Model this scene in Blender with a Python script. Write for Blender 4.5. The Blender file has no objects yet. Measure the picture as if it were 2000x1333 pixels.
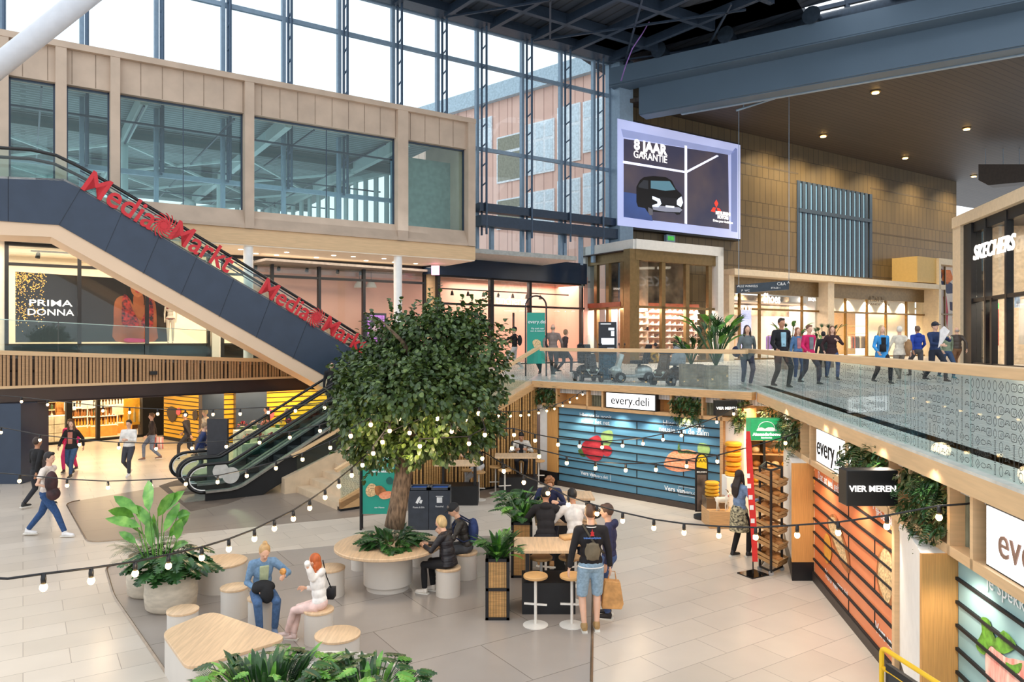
import bpy, bmesh, math, random
from mathutils import Vector, Matrix
random.seed(7)
PI = math.pi
scene = bpy.context.scene
C = scene.collection
# ---------------- camera ----------------
F, CX, HY, CZ = 1450.0, 1000.0, 664.0, 4.2      # focal length in px of a 2000 px wide frame, horizon row, eye height
cam = bpy.data.cameras.new('camera')
cam.sensor_width = 36.0; cam.lens = 36.0*F/2000
cam.shift_y = -0.00125
cam.clip_end = 600
camo = bpy.data.objects.new('camera', cam); C.objects.link(camo)
camo.location = (0, 0, CZ); camo.rotation_euler = (PI/2, 0, 0)
scene.camera = camo
# ---------------- view, world ----------------
vs = scene.view_settings
vs.view_transform = 'Standard'; vs.look = 'None'; vs.gamma = 1.0; vs.use_curve_mapping = False
vs.exposure = 0.1
scene.cycles.transparent_max_bounces = 24
scene.cycles.max_bounces = 8
scene.cycles.sample_clamp_indirect = 6
w = bpy.data.worlds.new('overcast_sky'); scene.world = w; w.use_nodes = True
bg = w.node_tree.nodes['Background']
bg.inputs[0].default_value = (0.88, 0.94, 1.0, 1); bg.inputs[1].default_value = 1.5

def area(name, loc, size, power, col, rot=(0, 0, 0), sy=None, spread=None):
    l = bpy.data.lights.new(name, 'AREA'); l.energy = power; l.color = col
    l.shape = 'RECTANGLE'; l.size = size; l.size_y = sy or size
    if spread: l.spread = spread
    o = bpy.data.objects.new(name, l); C.objects.link(o); o.location = loc; o.rotation_euler = rot
    return o
def spot(name, loc, power, col, ang=100, aim=None, blend=.6, r=.08):
    l = bpy.data.lights.new(name, 'SPOT'); l.energy = power; l.color = col
    l.spot_size = math.radians(ang); l.spot_blend = blend; l.shadow_soft_size = r
    o = bpy.data.objects.new(name, l); C.objects.link(o); o.location = loc
    if aim is not None: o.rotation_euler = (Vector(aim)-Vector(loc)).to_track_quat('-Z', 'Y').to_euler()
    return o
def point(name, loc, power, col, r=.1):
    l = bpy.data.lights.new(name, 'POINT'); l.energy = power; l.color = col; l.shadow_soft_size = r
    o = bpy.data.objects.new(name, l); C.objects.link(o); o.location = loc
    return o
WARM = (1.0, .72, .42); WARM2 = (1.0, .84, .66); PINKW = (1.0, .78, .66); COOL = (.85, .93, 1.0)

# ---------------- measuring helpers ----------------
def P(x, y, d): return Vector(((x-CX)/F*d, d, CZ-(y-HY)/F*d))
def G(x, y, z=0.0):
    d = F*(CZ-z)/(y-HY); return P(x, y, d)
UF = 2.97                                         # level of the upper floor on the right
U2 = Vector((.835, .550)).normalized()            # the building's main direction
class Wall:
    """a vertical plane: s runs to the right, z up, off towards the hall"""
    def __init__(self, p, d):
        self.p = Vector((p[0], p[1])); self.d = Vector((d[0], d[1])).normalized()
        self.n = Vector((self.d.y, -self.d.x))
        self.M3 = Matrix(((self.d.x, 0, self.n.x), (self.d.y, 0, self.n.y), (0, 1, 0)))
    def s(self, x, off=0.0):
        p = self.p+self.n*off; k = (x-CX)/F
        return (k*p.y-p.x)/(self.d.x-k*self.d.y)
    def at(self, x, y, off=0.0):
        s = self.s(x, off); p = self.p+self.n*off+self.d*s
        return Vector((p.x, p.y, CZ-(y-HY)/F*p.y))
    def z(self, x, y, off=0.0): return self.at(x, y, off).z
    def pt(self, s, z, off=0.0):
        p = self.p+self.d*s+self.n*off
        return Vector((p.x, p.y, z))
    def mat(self, s, z, off=0.0):                 # frame for lettering: x along the wall, y up, z towards the hall
        return Matrix.Translation(self.pt(s, z, off)) @ self.M3.to_4x4()
    def box(self, mb, s0, s1, z0, z1, o0, o1):
        mb.hexa([self.pt(s, z, o) for z in (z0, z1) for (s, o) in ((s0, o0), (s1, o0), (s1, o1), (s0, o1))])
    def poly(self, mb, pts, off=.01, th=.004):    # flat piece from picture corners
        mb.prism([self.at(x, y, off) for x, y in pts], Vector((self.n.x, self.n.y, 0))*th)
    def spoly(self, mb, pts, off=.01, th=.004):   # flat piece from wall coordinates
        mb.prism([self.pt(s, z, off) for s, z in pts], Vector((self.n.x, self.n.y, 0))*th)

# ---------------- mesh building ----------------
class MB:
    def __init__(self): self.v = []; self.f = []; self.mi = []; self.cur = 0
    def add(self, vs, fs):
        b = len(self.v); self.v += [Vector(p) for p in vs]
        for f in fs: self.f.append([b+i for i in f]); self.mi.append(self.cur)
        return self
    def hexa(self, p):
        return self.add(p, [(0, 3, 2, 1), (4, 5, 6, 7), (0, 1, 5, 4), (1, 2, 6, 5), (2, 3, 7, 6), (3, 0, 4, 7)])
    def box(self, c, s, M=None, rz=0):
        x, y, z = s[0]/2, s[1]/2, s[2]/2
        ps = [Vector(q) for q in ((-x, -y, -z), (x, -y, -z), (x, y, -z), (-x, y, -z), (-x, -y, z), (x, -y, z), (x, y, z), (-x, y, z))]
        if rz: R = Matrix.Rotation(rz, 3, 'Z'); ps = [R @ q for q in ps]
        ps = [q+Vector(c) for q in ps]
        if M is not None: ps = [M @ q for q in ps]
        return self.hexa(ps)
    def prism(self, poly, vec):
        n = len(poly); vec = Vector(vec); a = [Vector(p) for p in poly]; b = [p+vec for p in a]
        nr = Vector((0, 0, 0))
        for i in range(n): nr += a[i].cross(a[(i+1) % n])
        if nr.dot(vec) < 0: a.reverse(); b.reverse()
        return self.add(a+b, [tuple(range(n-1, -1, -1)), tuple(range(n, 2*n))]+[(i, (i+1) % n, n+(i+1) % n, n+i) for i in range(n)])
    def quad(self, *p): return self.add(p, [tuple(range(len(p)))])
    def bar(self, a, b, w, h=None, up=(0, 0, 1)):
        a = Vector(a); b = Vector(b); d = (b-a).normalized(); h = h or w
        u = Vector(up)
        if abs(d.dot(u)) > .98: u = Vector((0, 1, 0))
        x = d.cross(u).normalized()*w/2; y = x.cross(d).normalized()*h/2
        return self.hexa([a-x-y, a+x-y, a+x+y, a-x+y, b-x-y, b+x-y, b+x+y, b-x+y])
    def tube(self, pts, r, n=8, closed=False, sq=(1, 1)):
        pts = [Vector(p) for p in pts]; N = len(pts); rr = r if isinstance(r, (list, tuple)) else [r]*N
        ring = []; px = None
        for i in range(N):
            if closed: d = pts[(i+1) % N]-pts[i-1]
            else: d = pts[min(i+1, N-1)]-pts[max(i-1, 0)]
            d.normalize()
            if px is None:
                px = d.cross(Vector((0, 0, 1)))
                if px.length < .05: px = d.cross(Vector((0, 1, 0)))
            px = (px-d*px.dot(d)).normalized(); py = d.cross(px)
            ring.append([pts[i]+(px*math.cos(a)*sq[0]+py*math.sin(a)*sq[1])*rr[i] for a in [2*PI*k/n for k in range(n)]])
        vs = [p for q in ring for p in q]; fs = []
        for i in range(N if closed else N-1):
            j = (i+1) % N
            for k in range(n): fs.append((i*n+k, i*n+(k+1) % n, j*n+(k+1) % n, j*n+k))
        if not closed: fs += [tuple(range(n-1, -1, -1)), tuple((N-1)*n+k for k in range(n))]
        return self.add(vs, fs)
    def lathe(self, prof, c=(0, 0, 0), n=32, M=None):
        vs = []; fs = []; c = Vector(c)
        for r, z in prof:
            for k in range(n):
                a = 2*PI*k/n; p = Vector((r*math.cos(a), r*math.sin(a), z))
                if M is not None: p = M @ p
                vs.append(c+p)
        m = len(prof)
        for i in range(m-1):
            for k in range(n): fs.append((i*n+k, i*n+(k+1) % n, (i+1)*n+(k+1) % n, (i+1)*n+k))
        fs += [tuple(range(n-1, -1, -1)), tuple((m-1)*n+k for k in range(n))]
        return self.add(vs, fs)
    def ell(self, c, r, M=None, nu=12, nv=8):
        vs = []; fs = []; c = Vector(c)
        for j in range(nv+1):
            t = PI*j/nv; t = min(max(t, .02), PI-.02)
            for k in range(nu):
                a = 2*PI*k/nu
                p = Vector((r[0]*math.sin(t)*math.cos(a), r[1]*math.sin(t)*math.sin(a), -r[2]*math.cos(t)))
                if M is not None: p = M @ p
                vs.append(c+p)
        for j in range(nv):
            for k in range(nu): fs.append((j*nu+k, j*nu+(k+1) % nu, (j+1)*nu+(k+1) % nu, (j+1)*nu+k))
        fs += [tuple(range(nu-1, -1, -1)), tuple(nv*nu+k for k in range(nu))]
        return self.add(vs, fs)
    def build(self, name, mat, parent=None, smooth=False, bevel=0, **kw):
        me = bpy.data.meshes.new(name)
        vs = self.v
        if parent is not None and parent.name in BASE:
            Mi = BASE[parent.name]; vs = [Mi @ p for p in vs]
        me.from_pydata([tuple(p) for p in vs], [], self.f)
        ms = mat if isinstance(mat, (list, tuple)) else [mat]
        for m in ms: me.materials.append(m)
        if len(ms) > 1: me.polygons.foreach_set('material_index', self.mi)
        if smooth:
            me.polygons.foreach_set('use_smooth', [True]*len(me.polygons))
        me.validate(); me.update()
        o = bpy.data.objects.new(name, me); C.objects.link(o)
        if parent is not None:
            o.parent = parent
            if parent.name in BASE: BASE[o.name] = BASE[parent.name]
        if smooth and smooth != 'all':
            me.set_sharp_from_angle(angle=math.radians(38))
        if bevel:
            b = o.modifiers.new('bevel', 'BEVEL'); b.width = bevel; b.segments = 2; b.limit_method = 'ANGLE'; b.angle_limit = math.radians(40)
            b.harden_normals = False
        for k, v in kw.items(): o[k] = v
        return o
BASE = {}
def tag(o, label, cat, group=None):
    o['label'] = label; o['category'] = cat
    if group: o['group'] = group
    return o
def thing(name, label, cat, loc=(0, 0, 0), rz=0.0, group=None):
    o = bpy.data.objects.new(name, None); C.objects.link(o)
    o.location = loc; o.rotation_euler = (0, 0, rz); o.empty_display_size = .1
    BASE[o.name] = (Matrix.Translation(Vector(loc)) @ Matrix.Rotation(rz, 4, 'Z')).inverted()
    if label: tag(o, label, cat, group)
    return o
def local(o):                                     # parts of o are given in its own coordinates
    BASE[o.name] = Matrix.Identity(4); return o
def struct(name, mb, mat, **kw):
    o = mb.build(name, mat, **kw); o['kind'] = 'structure'; return o
def copy_tree(src, loc=None, rz=None, label=None, group=None, parent=None):
    c = src.copy(); C.objects.link(c)
    if parent: c.parent = parent
    if loc is not None: c.location = loc
    if rz is not None: c.rotation_euler = (0, 0, rz)
    if label: c['label'] = label
    if group: c['group'] = group
    for ch in KIDS(src): copy_tree(ch, parent=c)
    return c
def KIDS(o): return [x for x in C.objects if x.parent == o]

# ---------------- materials ----------------
_M = {}
def sr(c):                                        # sRGB 0-255 to linear
    return tuple(((v/255)/12.92 if v/255 <= .04045 else ((v/255+.055)/1.055)**2.4) for v in c)
def pm(name, col, rough=.5, metal=0.0, var=.08, scale=6.0, stretch=None, emit=0, bump=0.0, alpha=None, col2=None, spec=.5, ecol=None):
    if name in _M: return _M[name]
    m = bpy.data.materials.new(name); m.use_nodes = True; _M[name] = m
    nt = m.node_tree; b = nt.nodes['Principled BSDF']; L = nt.links
    c = sr(col); c2 = sr(col2) if col2 else tuple(max(0, v*(1-var*2)) for v in c); c1 = c if col2 else tuple(min(1, v*(1+var)) for v in c)
    tc = nt.nodes.new('ShaderNodeTexCoord'); mp = nt.nodes.new('ShaderNodeMapping'); nz = nt.nodes.new('ShaderNodeTexNoise'); cr = nt.nodes.new('ShaderNodeValToRGB')
    mp.inputs['Scale'].default_value = stretch or (1, 1, 1)
    nz.inputs['Scale'].default_value = scale; nz.inputs['Detail'].default_value = 3
    L.new(tc.outputs['Object'], mp.inputs[0]); L.new(mp.outputs[0], nz.inputs[0]); L.new(nz.outputs[0], cr.inputs[0])
    cr.color_ramp.elements[0].position = .35; cr.color_ramp.elements[1].position = .65
    cr.color_ramp.elements[0].color = (*c2, 1); cr.color_ramp.elements[1].color = (*c1, 1)
    L.new(cr.outputs[0], b.inputs['Base Color'])
    b.inputs['Roughness'].default_value = rough; b.inputs['Metallic'].default_value = metal
    b.inputs['Specular IOR Level'].default_value = spec
    if emit:
        L.new(cr.outputs[0], b.inputs['Emission Color']); b.inputs['Emission Strength'].default_value = emit
        if ecol: L.remove(b.inputs['Emission Color'].links[0]); b.inputs['Emission Color'].default_value = (*sr(ecol), 1)
    if bump:
        bp = nt.nodes.new('ShaderNodeBump'); bp.inputs['Strength'].default_value = bump; bp.inputs['Distance'].default_value = .02
        L.new(nz.outputs[0], bp.inputs['Height']); L.new(bp.outputs[0], b.inputs['Normal'])
    return m
def glass(name, tint=(.9, .96, .95), refl=.12, rough=0.02, graze=1.0):
    if name in _M: return _M[name]
    m = bpy.data.materials.new(name); m.use_nodes = True; _M[name] = m
    nt = m.node_tree; nt.nodes.clear(); L = nt.links
    out = nt.nodes.new('ShaderNodeOutputMaterial'); mx = nt.nodes.new('ShaderNodeMixShader'); tr = nt.nodes.new('ShaderNodeBsdfTransparent'); gl = nt.nodes.new('ShaderNodeBsdfGlossy')
    lw = nt.nodes.new('ShaderNodeLayerWeight'); ma = nt.nodes.new('ShaderNodeMath'); ma.operation = 'MULTIPLY_ADD'
    nz = nt.nodes.new('ShaderNodeTexNoise'); nz.inputs['Scale'].default_value = .4
    hs = nt.nodes.new('ShaderNodeMixRGB'); hs.inputs[1].default_value = (*tint, 1); hs.inputs[2].default_value = (*[t*.97 for t in tint], 1)
    L.new(nz.outputs[0], hs.inputs[0]); L.new(hs.outputs[0], tr.inputs[0])
    lw.inputs[0].default_value = .35
    ma.inputs[1].default_value = graze*.55; ma.inputs[2].default_value = refl
    L.new(lw.outputs['Facing'], ma.inputs[0])
    pw = nt.nodes.new('ShaderNodeMath'); pw.operation = 'POWER'; pw.inputs[1].default_value = 2.0
    L.new(lw.outputs['Facing'], pw.inputs[0]); L.new(pw.outputs[0], ma.inputs[0])
    gl.inputs['Roughness'].default_value = rough
    L.new(ma.outputs[0], mx.inputs[0]); L.new(tr.outputs[0], mx.inputs[1]); L.new(gl.outputs[0], mx.inputs[2]); L.new(mx.outputs[0], out.inputs[0])
    return m
def wood(name, col, var=.12, stretch=(2, 2, 30), scale=2.5, rough=.5):
    return pm(name, col, rough=rough, var=var, stretch=stretch, scale=scale)
M_steel = pm('blue_grey_steel', (140, 162, 182), .45, .1, var=.04)
M_lad = pm('ladder_steel', (76, 96, 118), .45, .2, var=.04)
M_dsteel = pm('dark_blue_steel', (52, 66, 84), .4, .2, var=.05)
M_navy = pm('navy_cladding', (50, 62, 80), .35, .15, var=.05, scale=2)
M_black = pm('black_powder_coat', (24, 24, 27), .45, var=.1)
M_blackm = pm('matte_black', (14, 14, 16), .7, var=.1)
M_white = pm('white_paint', (240, 238, 234), .5, var=.02)
M_cream = pm('cream_plaster', (238, 222, 200), .6, var=.02)
M_stone = pm('beige_stone_panel', (192, 170, 150), .65, var=.05, scale=1.5)
M_stone2 = pm('grey_stone', (160, 145, 128), .7, var=.1, scale=5)
M_oak = wood('oak', (210, 166, 116), var=.07)
M_oakh = wood('oak_handrail', (218, 182, 138), stretch=(1, 1, 12), scale=2, var=.04)
M_bamboo = wood('bamboo_panel', (212, 156, 90), stretch=(40, 40, 1.5), scale=2, var=.06)
M_bronze = pm('bronze_metal', (122, 100, 66), .4, .5, var=.08)
M_brown = pm('brown_metal_cladding', (112, 92, 66), .5, .2, var=.05, scale=.8)
M_glass = glass('clear_glass', tint=(.96, .98, .97), refl=.02, graze=.3)
M_rail = glass('balustrade_glass', tint=(.88, .95, .94), refl=.03, graze=.28)
M_hallglass = glass('blue_tinted_glazing', tint=(.86, .96, .95), refl=.03, graze=.25)
M_lit = pm('lit_sign_white', (255, 255, 255), .4, emit=1.6, var=0)
M_litw = pm('lit_letter_white', (255, 250, 244), .4, emit=1.3, var=0)

def text(s, M, size, mat, name='lettering', parent=None, align='CENTER', bold=0.0, shear=0.0, depth=.006, sx=1.0, space=1.0, mirror=False, fit=None):
    cu = bpy.data.curves.new('t', 'FONT'); cu.body = s; cu.size = size; cu.align_x = align; cu.align_y = 'CENTER'
    cu.offset = bold; cu.shear = shear; cu.extrude = depth; cu.space_character = space; cu.resolution_u = 3
    o = bpy.data.objects.new('t', cu); C.objects.link(o)
    bpy.context.view_layer.update()
    me = bpy.data.meshes.new_from_object(o.evaluated_get(bpy.context.evaluated_depsgraph_get()))
    bpy.data.objects.remove(o); bpy.data.curves.remove(cu)
    X = M @ Matrix.Diagonal((sx*(-1 if mirror else 1), 1, 1, 1))
    if parent is not None and parent.name in BASE: X = BASE[parent.name] @ X
    if fit:
        xs = [v.co.x for v in me.vertices]
        if xs: me.transform(Matrix.Diagonal((fit/(max(xs)-min(xs)), 1, 1, 1)))
    me.transform(X)
    me.materials.clear(); me.materials.append(mat)
    r = bpy.data.objects.new(name, me); C.objects.link(r)
    if parent is not None: r.parent = parent
    return r
# ================= THE SETTING =================
def brick_mat(name, ca, cb, mortar, bw, rh, rot=0.0, ms=.006, rough=.4, vertical=False, off=.5, bumpd=0, metal=0, spec=.5, sq=1.0):
    m = bpy.data.materials.new(name); m.use_nodes = True; nt = m.node_tree; L = nt.links; b = nt.nodes['Principled BSDF']
    tc = nt.nodes.new('ShaderNodeTexCoord'); mp = nt.nodes.new('ShaderNodeMapping'); br = nt.nodes.new('ShaderNodeTexBrick')
    if vertical: mp.inputs['Rotation'].default_value = (-PI/2, 0, 0)
    # rotate object coordinates so that x runs along the rows
    mp2 = nt.nodes.new('ShaderNodeMapping'); mp2.inputs['Rotation'].default_value = (0, 0, -rot)
    L.new(tc.outputs['Object'], mp2.inputs[0]); L.new(mp2.outputs[0], mp.inputs[0]); L.new(mp.outputs[0], br.inputs[0])
    br.offset = off; br.inputs['Scale'].default_value = 1; br.inputs['Brick Width'].default_value = bw; br.inputs['Row Height'].default_value = rh
    br.inputs['Mortar Size'].default_value = ms; br.inputs['Mortar Smooth'].default_value = .1
    br.inputs['Color1'].default_value = (*sr(ca), 1); br.inputs['Color2'].default_value = (*sr(cb), 1); br.inputs['Mortar'].default_value = (*sr(mortar), 1)
    nz = nt.nodes.new('ShaderNodeTexNoise'); nz.inputs['Scale'].default_value = 1.6; nz.inputs['Detail'].default_value = 6
    L.new(tc.outputs['Object'], nz.inputs[0])
    mx = nt.nodes.new('ShaderNodeMixRGB'); mx.blend_type = 'MULTIPLY'; mx.inputs[0].default_value = .16
    L.new(br.outputs[0], mx.inputs[1]); L.new(nz.outputs[0], mx.inputs[2]); L.new(mx.outputs[0], b.inputs['Base Color'])
    b.inputs['Roughness'].default_value = rough; b.inputs['Metallic'].default_value = metal; b.inputs['Specular IOR Level'].default_value = spec
    _M[name] = m
    return m
ROT = math.atan2(U2.y, U2.x)
M_tile = brick_mat('pale_floor_tile', (214, 202, 188), (202, 190, 176), (158, 146, 134), 1.05, .56, ROT, .005, .28)
M_tile2 = brick_mat('grey_floor_tile', (170, 160, 151), (160, 150, 142), (122, 112, 104), 2.1, 1.25, ROT, .006, .25)
M_tile3 = brick_mat('taupe_floor_tile', (150, 136, 124), (140, 126, 114), (110, 98, 90), 1.9, 1.1, ROT, .008, .3)
M_tile4 = brick_mat('upper_floor_tile', (214, 210, 206), (196, 192, 190), (170, 168, 166), .16, .08, ROT, .012, .35)
M_mat = pm('entrance_mat_brown', (98, 84, 72), .8, var=.15, scale=2)
M_strip = pm('metal_floor_strip', (150, 128, 104), .3, .8)

mb = MB(); mb.box((0, 24, -.15), (90, 74, .3)); struct('floor', mb, M_tile)
def inlay(pix, mat, z, r=.35):
    pts = [G(x, y, 0) for x, y in pix]; out = []
    n = len(pts)
    for i in range(n):
        a, b, c = pts[i-1], pts[i], pts[(i+1) % n]
        d1 = (a-b); d2 = (c-b); rr = min(r, d1.length*.4, d2.length*.4)
        p1 = b+d1.normalized()*rr; p2 = b+d2.normalized()*rr
        for t in (0, .25, .5, .75, 1): out.append((p1*(1-t)**2+b*2*t*(1-t)+p2*t*t))
    for p in out: p.z = 0
    mb = MB(); mb.prism(out, (0, 0, z)); struct('floor_inlay', mb, mat)
    return out
zA = inlay([(128, 983), (172, 1062), (330, 1046), (700, 1010), (905, 985), (1000, 960), (1092, 950), (930, 905), (700, 905), (440, 930)], M_tile3, .003)
zB = inlay([(205, 1105), (222, 1165), (345, 1345), (420, 1480), (1155, 1480), (1156, 1333), (1163, 1100), (1000, 1046), (800, 1052), (700, 1062), (400, 1091)], M_tile2, .003)
inlay([(310, 950), (372, 1000), (445, 985), (480, 972), (430, 925), (340, 940)], M_mat, .006, .05)
mb = MB(); mb.tube([p+Vector((0, 0, .004)) for p in zA[:14]], .018, 4); struct('trim_1', mb, M_strip)
mb = MB(); mb.tube([p+Vector((0, 0, .004)) for p in zB[0:18]], .022, 4); struct('trim_2', mb, M_strip)
mb = MB(); mb.tube([G(1155, 1333)+Vector((0, 0, .004)), G(1160, 1060)+Vector((0, 0, .004))], .02, 4); struct('trim_3', mb, M_strip)

# --- planes ---
BOX = Wall((-10.53, 26), U2)
CUR = Wall((0, 37.5), U2)
STO = Wall((-13.08, 28.4), U2)
SCR = Wall((27.3, 55.0), U2)
LE = Wall((-14.97, 21.7), (.743, .669))
BF = Wall((1.36, 21.4), (.714, -.700))
RF = Wall((5.26, 12.93), (-.141, -.99))
PNK = Wall((0, 37.0), (.7705, .6374))
KL = Wall((6.24, 37.7), (.5329, -.8462))
KR = Wall((6.24, 37.7), U2)
SK = Wall((23.1, 37.7), (-.222, -.975))

def beam_set(W, mb, xs, z0, z1, w, d, off=0):
    for s in xs: W.box(mb, s-w/2, s+w/2, z0, z1, off, off+d)

# ---- glazed stone box above the left shops ----
s0, s1 = BOX.s(-60), BOX.s(926)
zb, zt = 7.62, 13.65
sL = [BOX.s(x) for x in (-60, 17, 108, 130, 215, 234, 477, 495, 775, 795, 912, 926)]
mb = MB()
BOX.box(mb, s0, s1, 12.35, zt-.18, -.5, -.06)                            # top band
zw = 8.95
BOX.box(mb, s0, s1, 12.30, 12.36, -.5, -.25)
for a, b in ((0, 1), (2, 3), (4, 5), (6, 7), (8, 9), (10, 11)): BOX.box(mb, sL[a], sL[b], 8.2, zt-.18, -.45, .12)
BOX.box(mb, s0, s1+.02, zt-.2, zt, -.6, .14)                             # coping
p = [(-.45, 8.95), (-.12, 8.95), (.12, 8.35), (.12, 8.2), (-.45, 8.2)]
mb.hexa([BOX.pt(s, z, o) for s in (s0, s1) for (z, o) in ((8.2, -.45), (8.2, .10), (8.32, .10), (8.9, -.2))][:8]) if False else None
mb.prism([BOX.pt(s0, z, o) for (o, z) in ((-.45, 8.2), (.10, 8.2), (.10, 8.3), (-.22, 8.88), (-.45, 8.88))], Vector((U2.x, U2.y, 0))*(s1-s0))
struct('wall_box', mb, M_stone)
mb = MB()                                                                # joints of the stone panels
k = s0
while k < s1:
    BOX.box(mb, k, k+.02, 12.37, zt-.2, -.062, -.052)
    k += (sL[6]-sL[5])/6
struct('trim_4', mb, pm('panel_joint', (140, 120, 102), .8))
mb = MB()                                                                # end return of the box
BOX.box(mb, s1-.4, s1, 8.2, zt-.2, -3.8, -.45)
struct('wall_box_side', mb, M_stone)
mb = MB(); BOX.box(mb, s0, s1+.05, 7.62, 8.2, -4, .02); struct('trim_5', mb, M_oakh)
mb = MB(); BOX.box(mb, s0, s1+.03, 7.58, 7.64, -4.6, 0); struct('ceiling_soffit', mb, M_cream)
mb = MB(); BOX.box(mb, s0, s1-.4, zt-.6, zt-.25, -24, -.55); struct('ceiling_mirrored_hall', mb, brick_mat('corrugated_deck', (150, 165, 168), (140, 155, 158), (105, 118, 122), 60, .3, ROT, .09, .6))
gi = 0
for a, b in ((1, 2), (3, 4), (5, 6), (7, 8), (9, 10)):
    mb = MB(); BOX.box(mb, sL[a], sL[b], 8.85, 12.36, -.3, -.28)
    if b-a == 1 and a in (5, 7):
        pass
    g = struct('window_%d' % (gi+1), mb, M_hallglass); gi += 1
    m2 = MB(); BOX.box(m2, sL[a], sL[a]+.05, 8.85, 12.36, -.34, -.24); BOX.box(m2, sL[b]-.05, sL[b], 8.85, 12.36, -.34, -.24); BOX.box(m2, sL[a], sL[b], 12.28, 12.34, -.34, -.24)
    if a in (5, 7): c = (sL[a]+sL[b])/2; BOX.box(m2, c-.012, c+.012, 8.85, 12.3, -.31, -.27)
    m2.build('window_frame', M_dsteel, g)
# hall modelled in place of the glass reflection: floor, columns, trusses, far window wall
mb = MB(); BOX.box(mb, s0, s1+6, 8.0, 8.2, -30, -.5); struct('floor_mirrored_hall', mb, pm('grey_screed', (170, 170, 165), .6))
M_hs = pm('pale_green_steel', (176, 194, 194), .5, var=.03)
M_hd = pm('grey_green_steel', (92, 110, 112), .5, var=.05)
def hall_pt(s, t, z): return BOX.pt(s, z, -t)
for i, t in enumerate((7, 13, 20)):
    mb = MB(); mb.bar(hall_pt(s0, t, 12.75), hall_pt(s1-.6, t, 12.75), .28, .45); struct('beam_mirrored_hall', mb, M_hd)
for s in range(-12, 10, 5):
    mb = MB(); mb.bar(hall_pt(s, 1, 12.6), hall_pt(s, 24, 12.6), .25, .5); struct('beam_mirrored_hall', mb, M_hs)
mb = MB()
for s in range(-12, 5, 5):
    for t in (7, 13):
        mb.bar(hall_pt(s, t, 12.35), hall_pt(s+5, t+6.5, 12.35), .1); mb.bar(hall_pt(s+5, t, 12.35), hall_pt(s, t+6.5, 12.35), .1)
struct('trim_6', mb, M_hs)
for (s, t) in ((-7, 7), (-2, 7), (-2, 13), (3, 13), (3, 7), (-7, 20), (-2, 20), (3, 20), (8, 20), (-7, 13)):
    c = hall_pt(s, t, 0); mb = MB(); mb.tube([(c.x, c.y, 8.2), (c.x, c.y, 12.7)], .14, 12); struct('column_mirrored_hall', mb, M_hs, smooth=True)
# far window walls with fins, following the slanting end of the hall
mb = MB()
WA, WB, WC = Vector((-5.2, 37.5)), Vector((-16.5, 47.7)), Vector((-30, 53))
for p_, q_, n_ in ((WA, WB, 17), (WB, WC, 10)):
    L_ = (q_-p_).length
    for i in range(n_+1): c = p_.lerp(q_, i/n_); mb.box((c.x, c.y, 10.6), (.12, .28, 4.9), rz=math.atan2(q_.y-p_.y, q_.x-p_.x)+PI/2)
    mb.bar((p_.x, p_.y, 12.95), (q_.x, q_.y, 12.95), .3, .3); mb.bar((p_.x, p_.y, 8.6), (q_.x, q_.y, 8.6), .3, .7)
struct('wall_fins', mb, M_hs)
mb = MB()
for i in range(7): mb.bar(hall_pt(-11+i*3, 1, 12.3+.05*(i % 3)), hall_pt(-11+i*3, 20, 12.3+.05*(i % 3)), .06)
for t in (3, 10, 16.5): mb.bar(hall_pt(s0, t, 12.2), hall_pt(s1, t, 12.2), .07)
struct('pipes_mirrored_hall', mb, M_dsteel)
area('hall_fill', hall_pt(1, 5, 8.6), 18, 380, COOL, (PI, 0, 0), 8)  # added fill, shines up from the floor to brighten the hall
area('hall_fill', hall_pt(0, 14, 8.6), 18, 420, COOL, (PI, 0, 0), 8)  # second added fill, deeper in the hall
# plastered wall panel inside the right end of the box
mb = MB(); BOX.box(mb, BOX.s(820), s1-.3, 8.2, 12.0, -1.6, -1.4); struct('wall_hall_panel', mb, pm('grey_green_board', (128, 142, 136), .7))

# ---- tall curtain wall ----
cs = [CUR.s(x) for x in (-60, 3, 163, 308, 438, 556, 664, 769, 856, 933, 1021, 1096, 1160, 1190)]
zr = 19.9
zsill = 10.75
zend = CUR.z(1190, 122)
mb = MB()
for i, s in enumerate(cs): CUR.box(mb, s-.13, s+.02, 8.4, zr, -.1, .12)
for z in (CUR.z(1189, 188), CUR.z(1189, 333), CUR.z(1189, 440), CUR.z(1189, 122)-.1):
    CUR.box(mb, cs[0], cs[-1], z-.09, z+.09, -.05, .1)
struct('wall_curtain_frame', mb, M_steel)
for i, s in enumerate(cs[1:-1]):                                       # ladder posts in front of each mullion
    mb = MB(); zl = 9.3 if s > CUR.s(900) else 10.5
    for o in (.25, .70): mb.tube([CUR.pt(s+.08, zl, o), CUR.pt(s+.08, zr-.1, o)], .055, 8)
    z = zl+.5
    while z < zr-.4: mb.bar(CUR.pt(s+.08, z, .25), CUR.pt(s+.08, z+.12, .70), .05); z += .95
    struct('column_ladder', mb, M_lad, smooth=True)
mb = MB(); CUR.box(mb, cs[0], cs[-1], 7, zr, 0, .02); struct('window_6', mb, glass('curtain_glass', tint=(.93, .97, .98), refl=.03, graze=.35))
mb = MB()
zz = CUR.z(1190, 461)
CUR.box(mb, CUR.s(925), CUR.s(1205), zz-.25, zz+.22, .15, .75)
CUR.box(mb, CUR.s(925), CUR.s(1190), CUR.z(1190, 437)-.2, CUR.z(1190, 437)+.2, .1, .6)
struct('trim_7', mb, M_dsteel)
mb = MB(); CUR.box(mb, CUR.s(925), CUR.s(1190), zz+.22, zz+.28, .1, .75); struct('trim_8', mb, M_dsteel)
# lower clerestory under that beam
mb = MB()
for x in (958, 1030, 1100, 1132): s = CUR.s(x); CUR.box(mb, s-.09, s+.09, 8.2, zz, 0, .2)
struct('trim_9', mb, M_steel)
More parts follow.
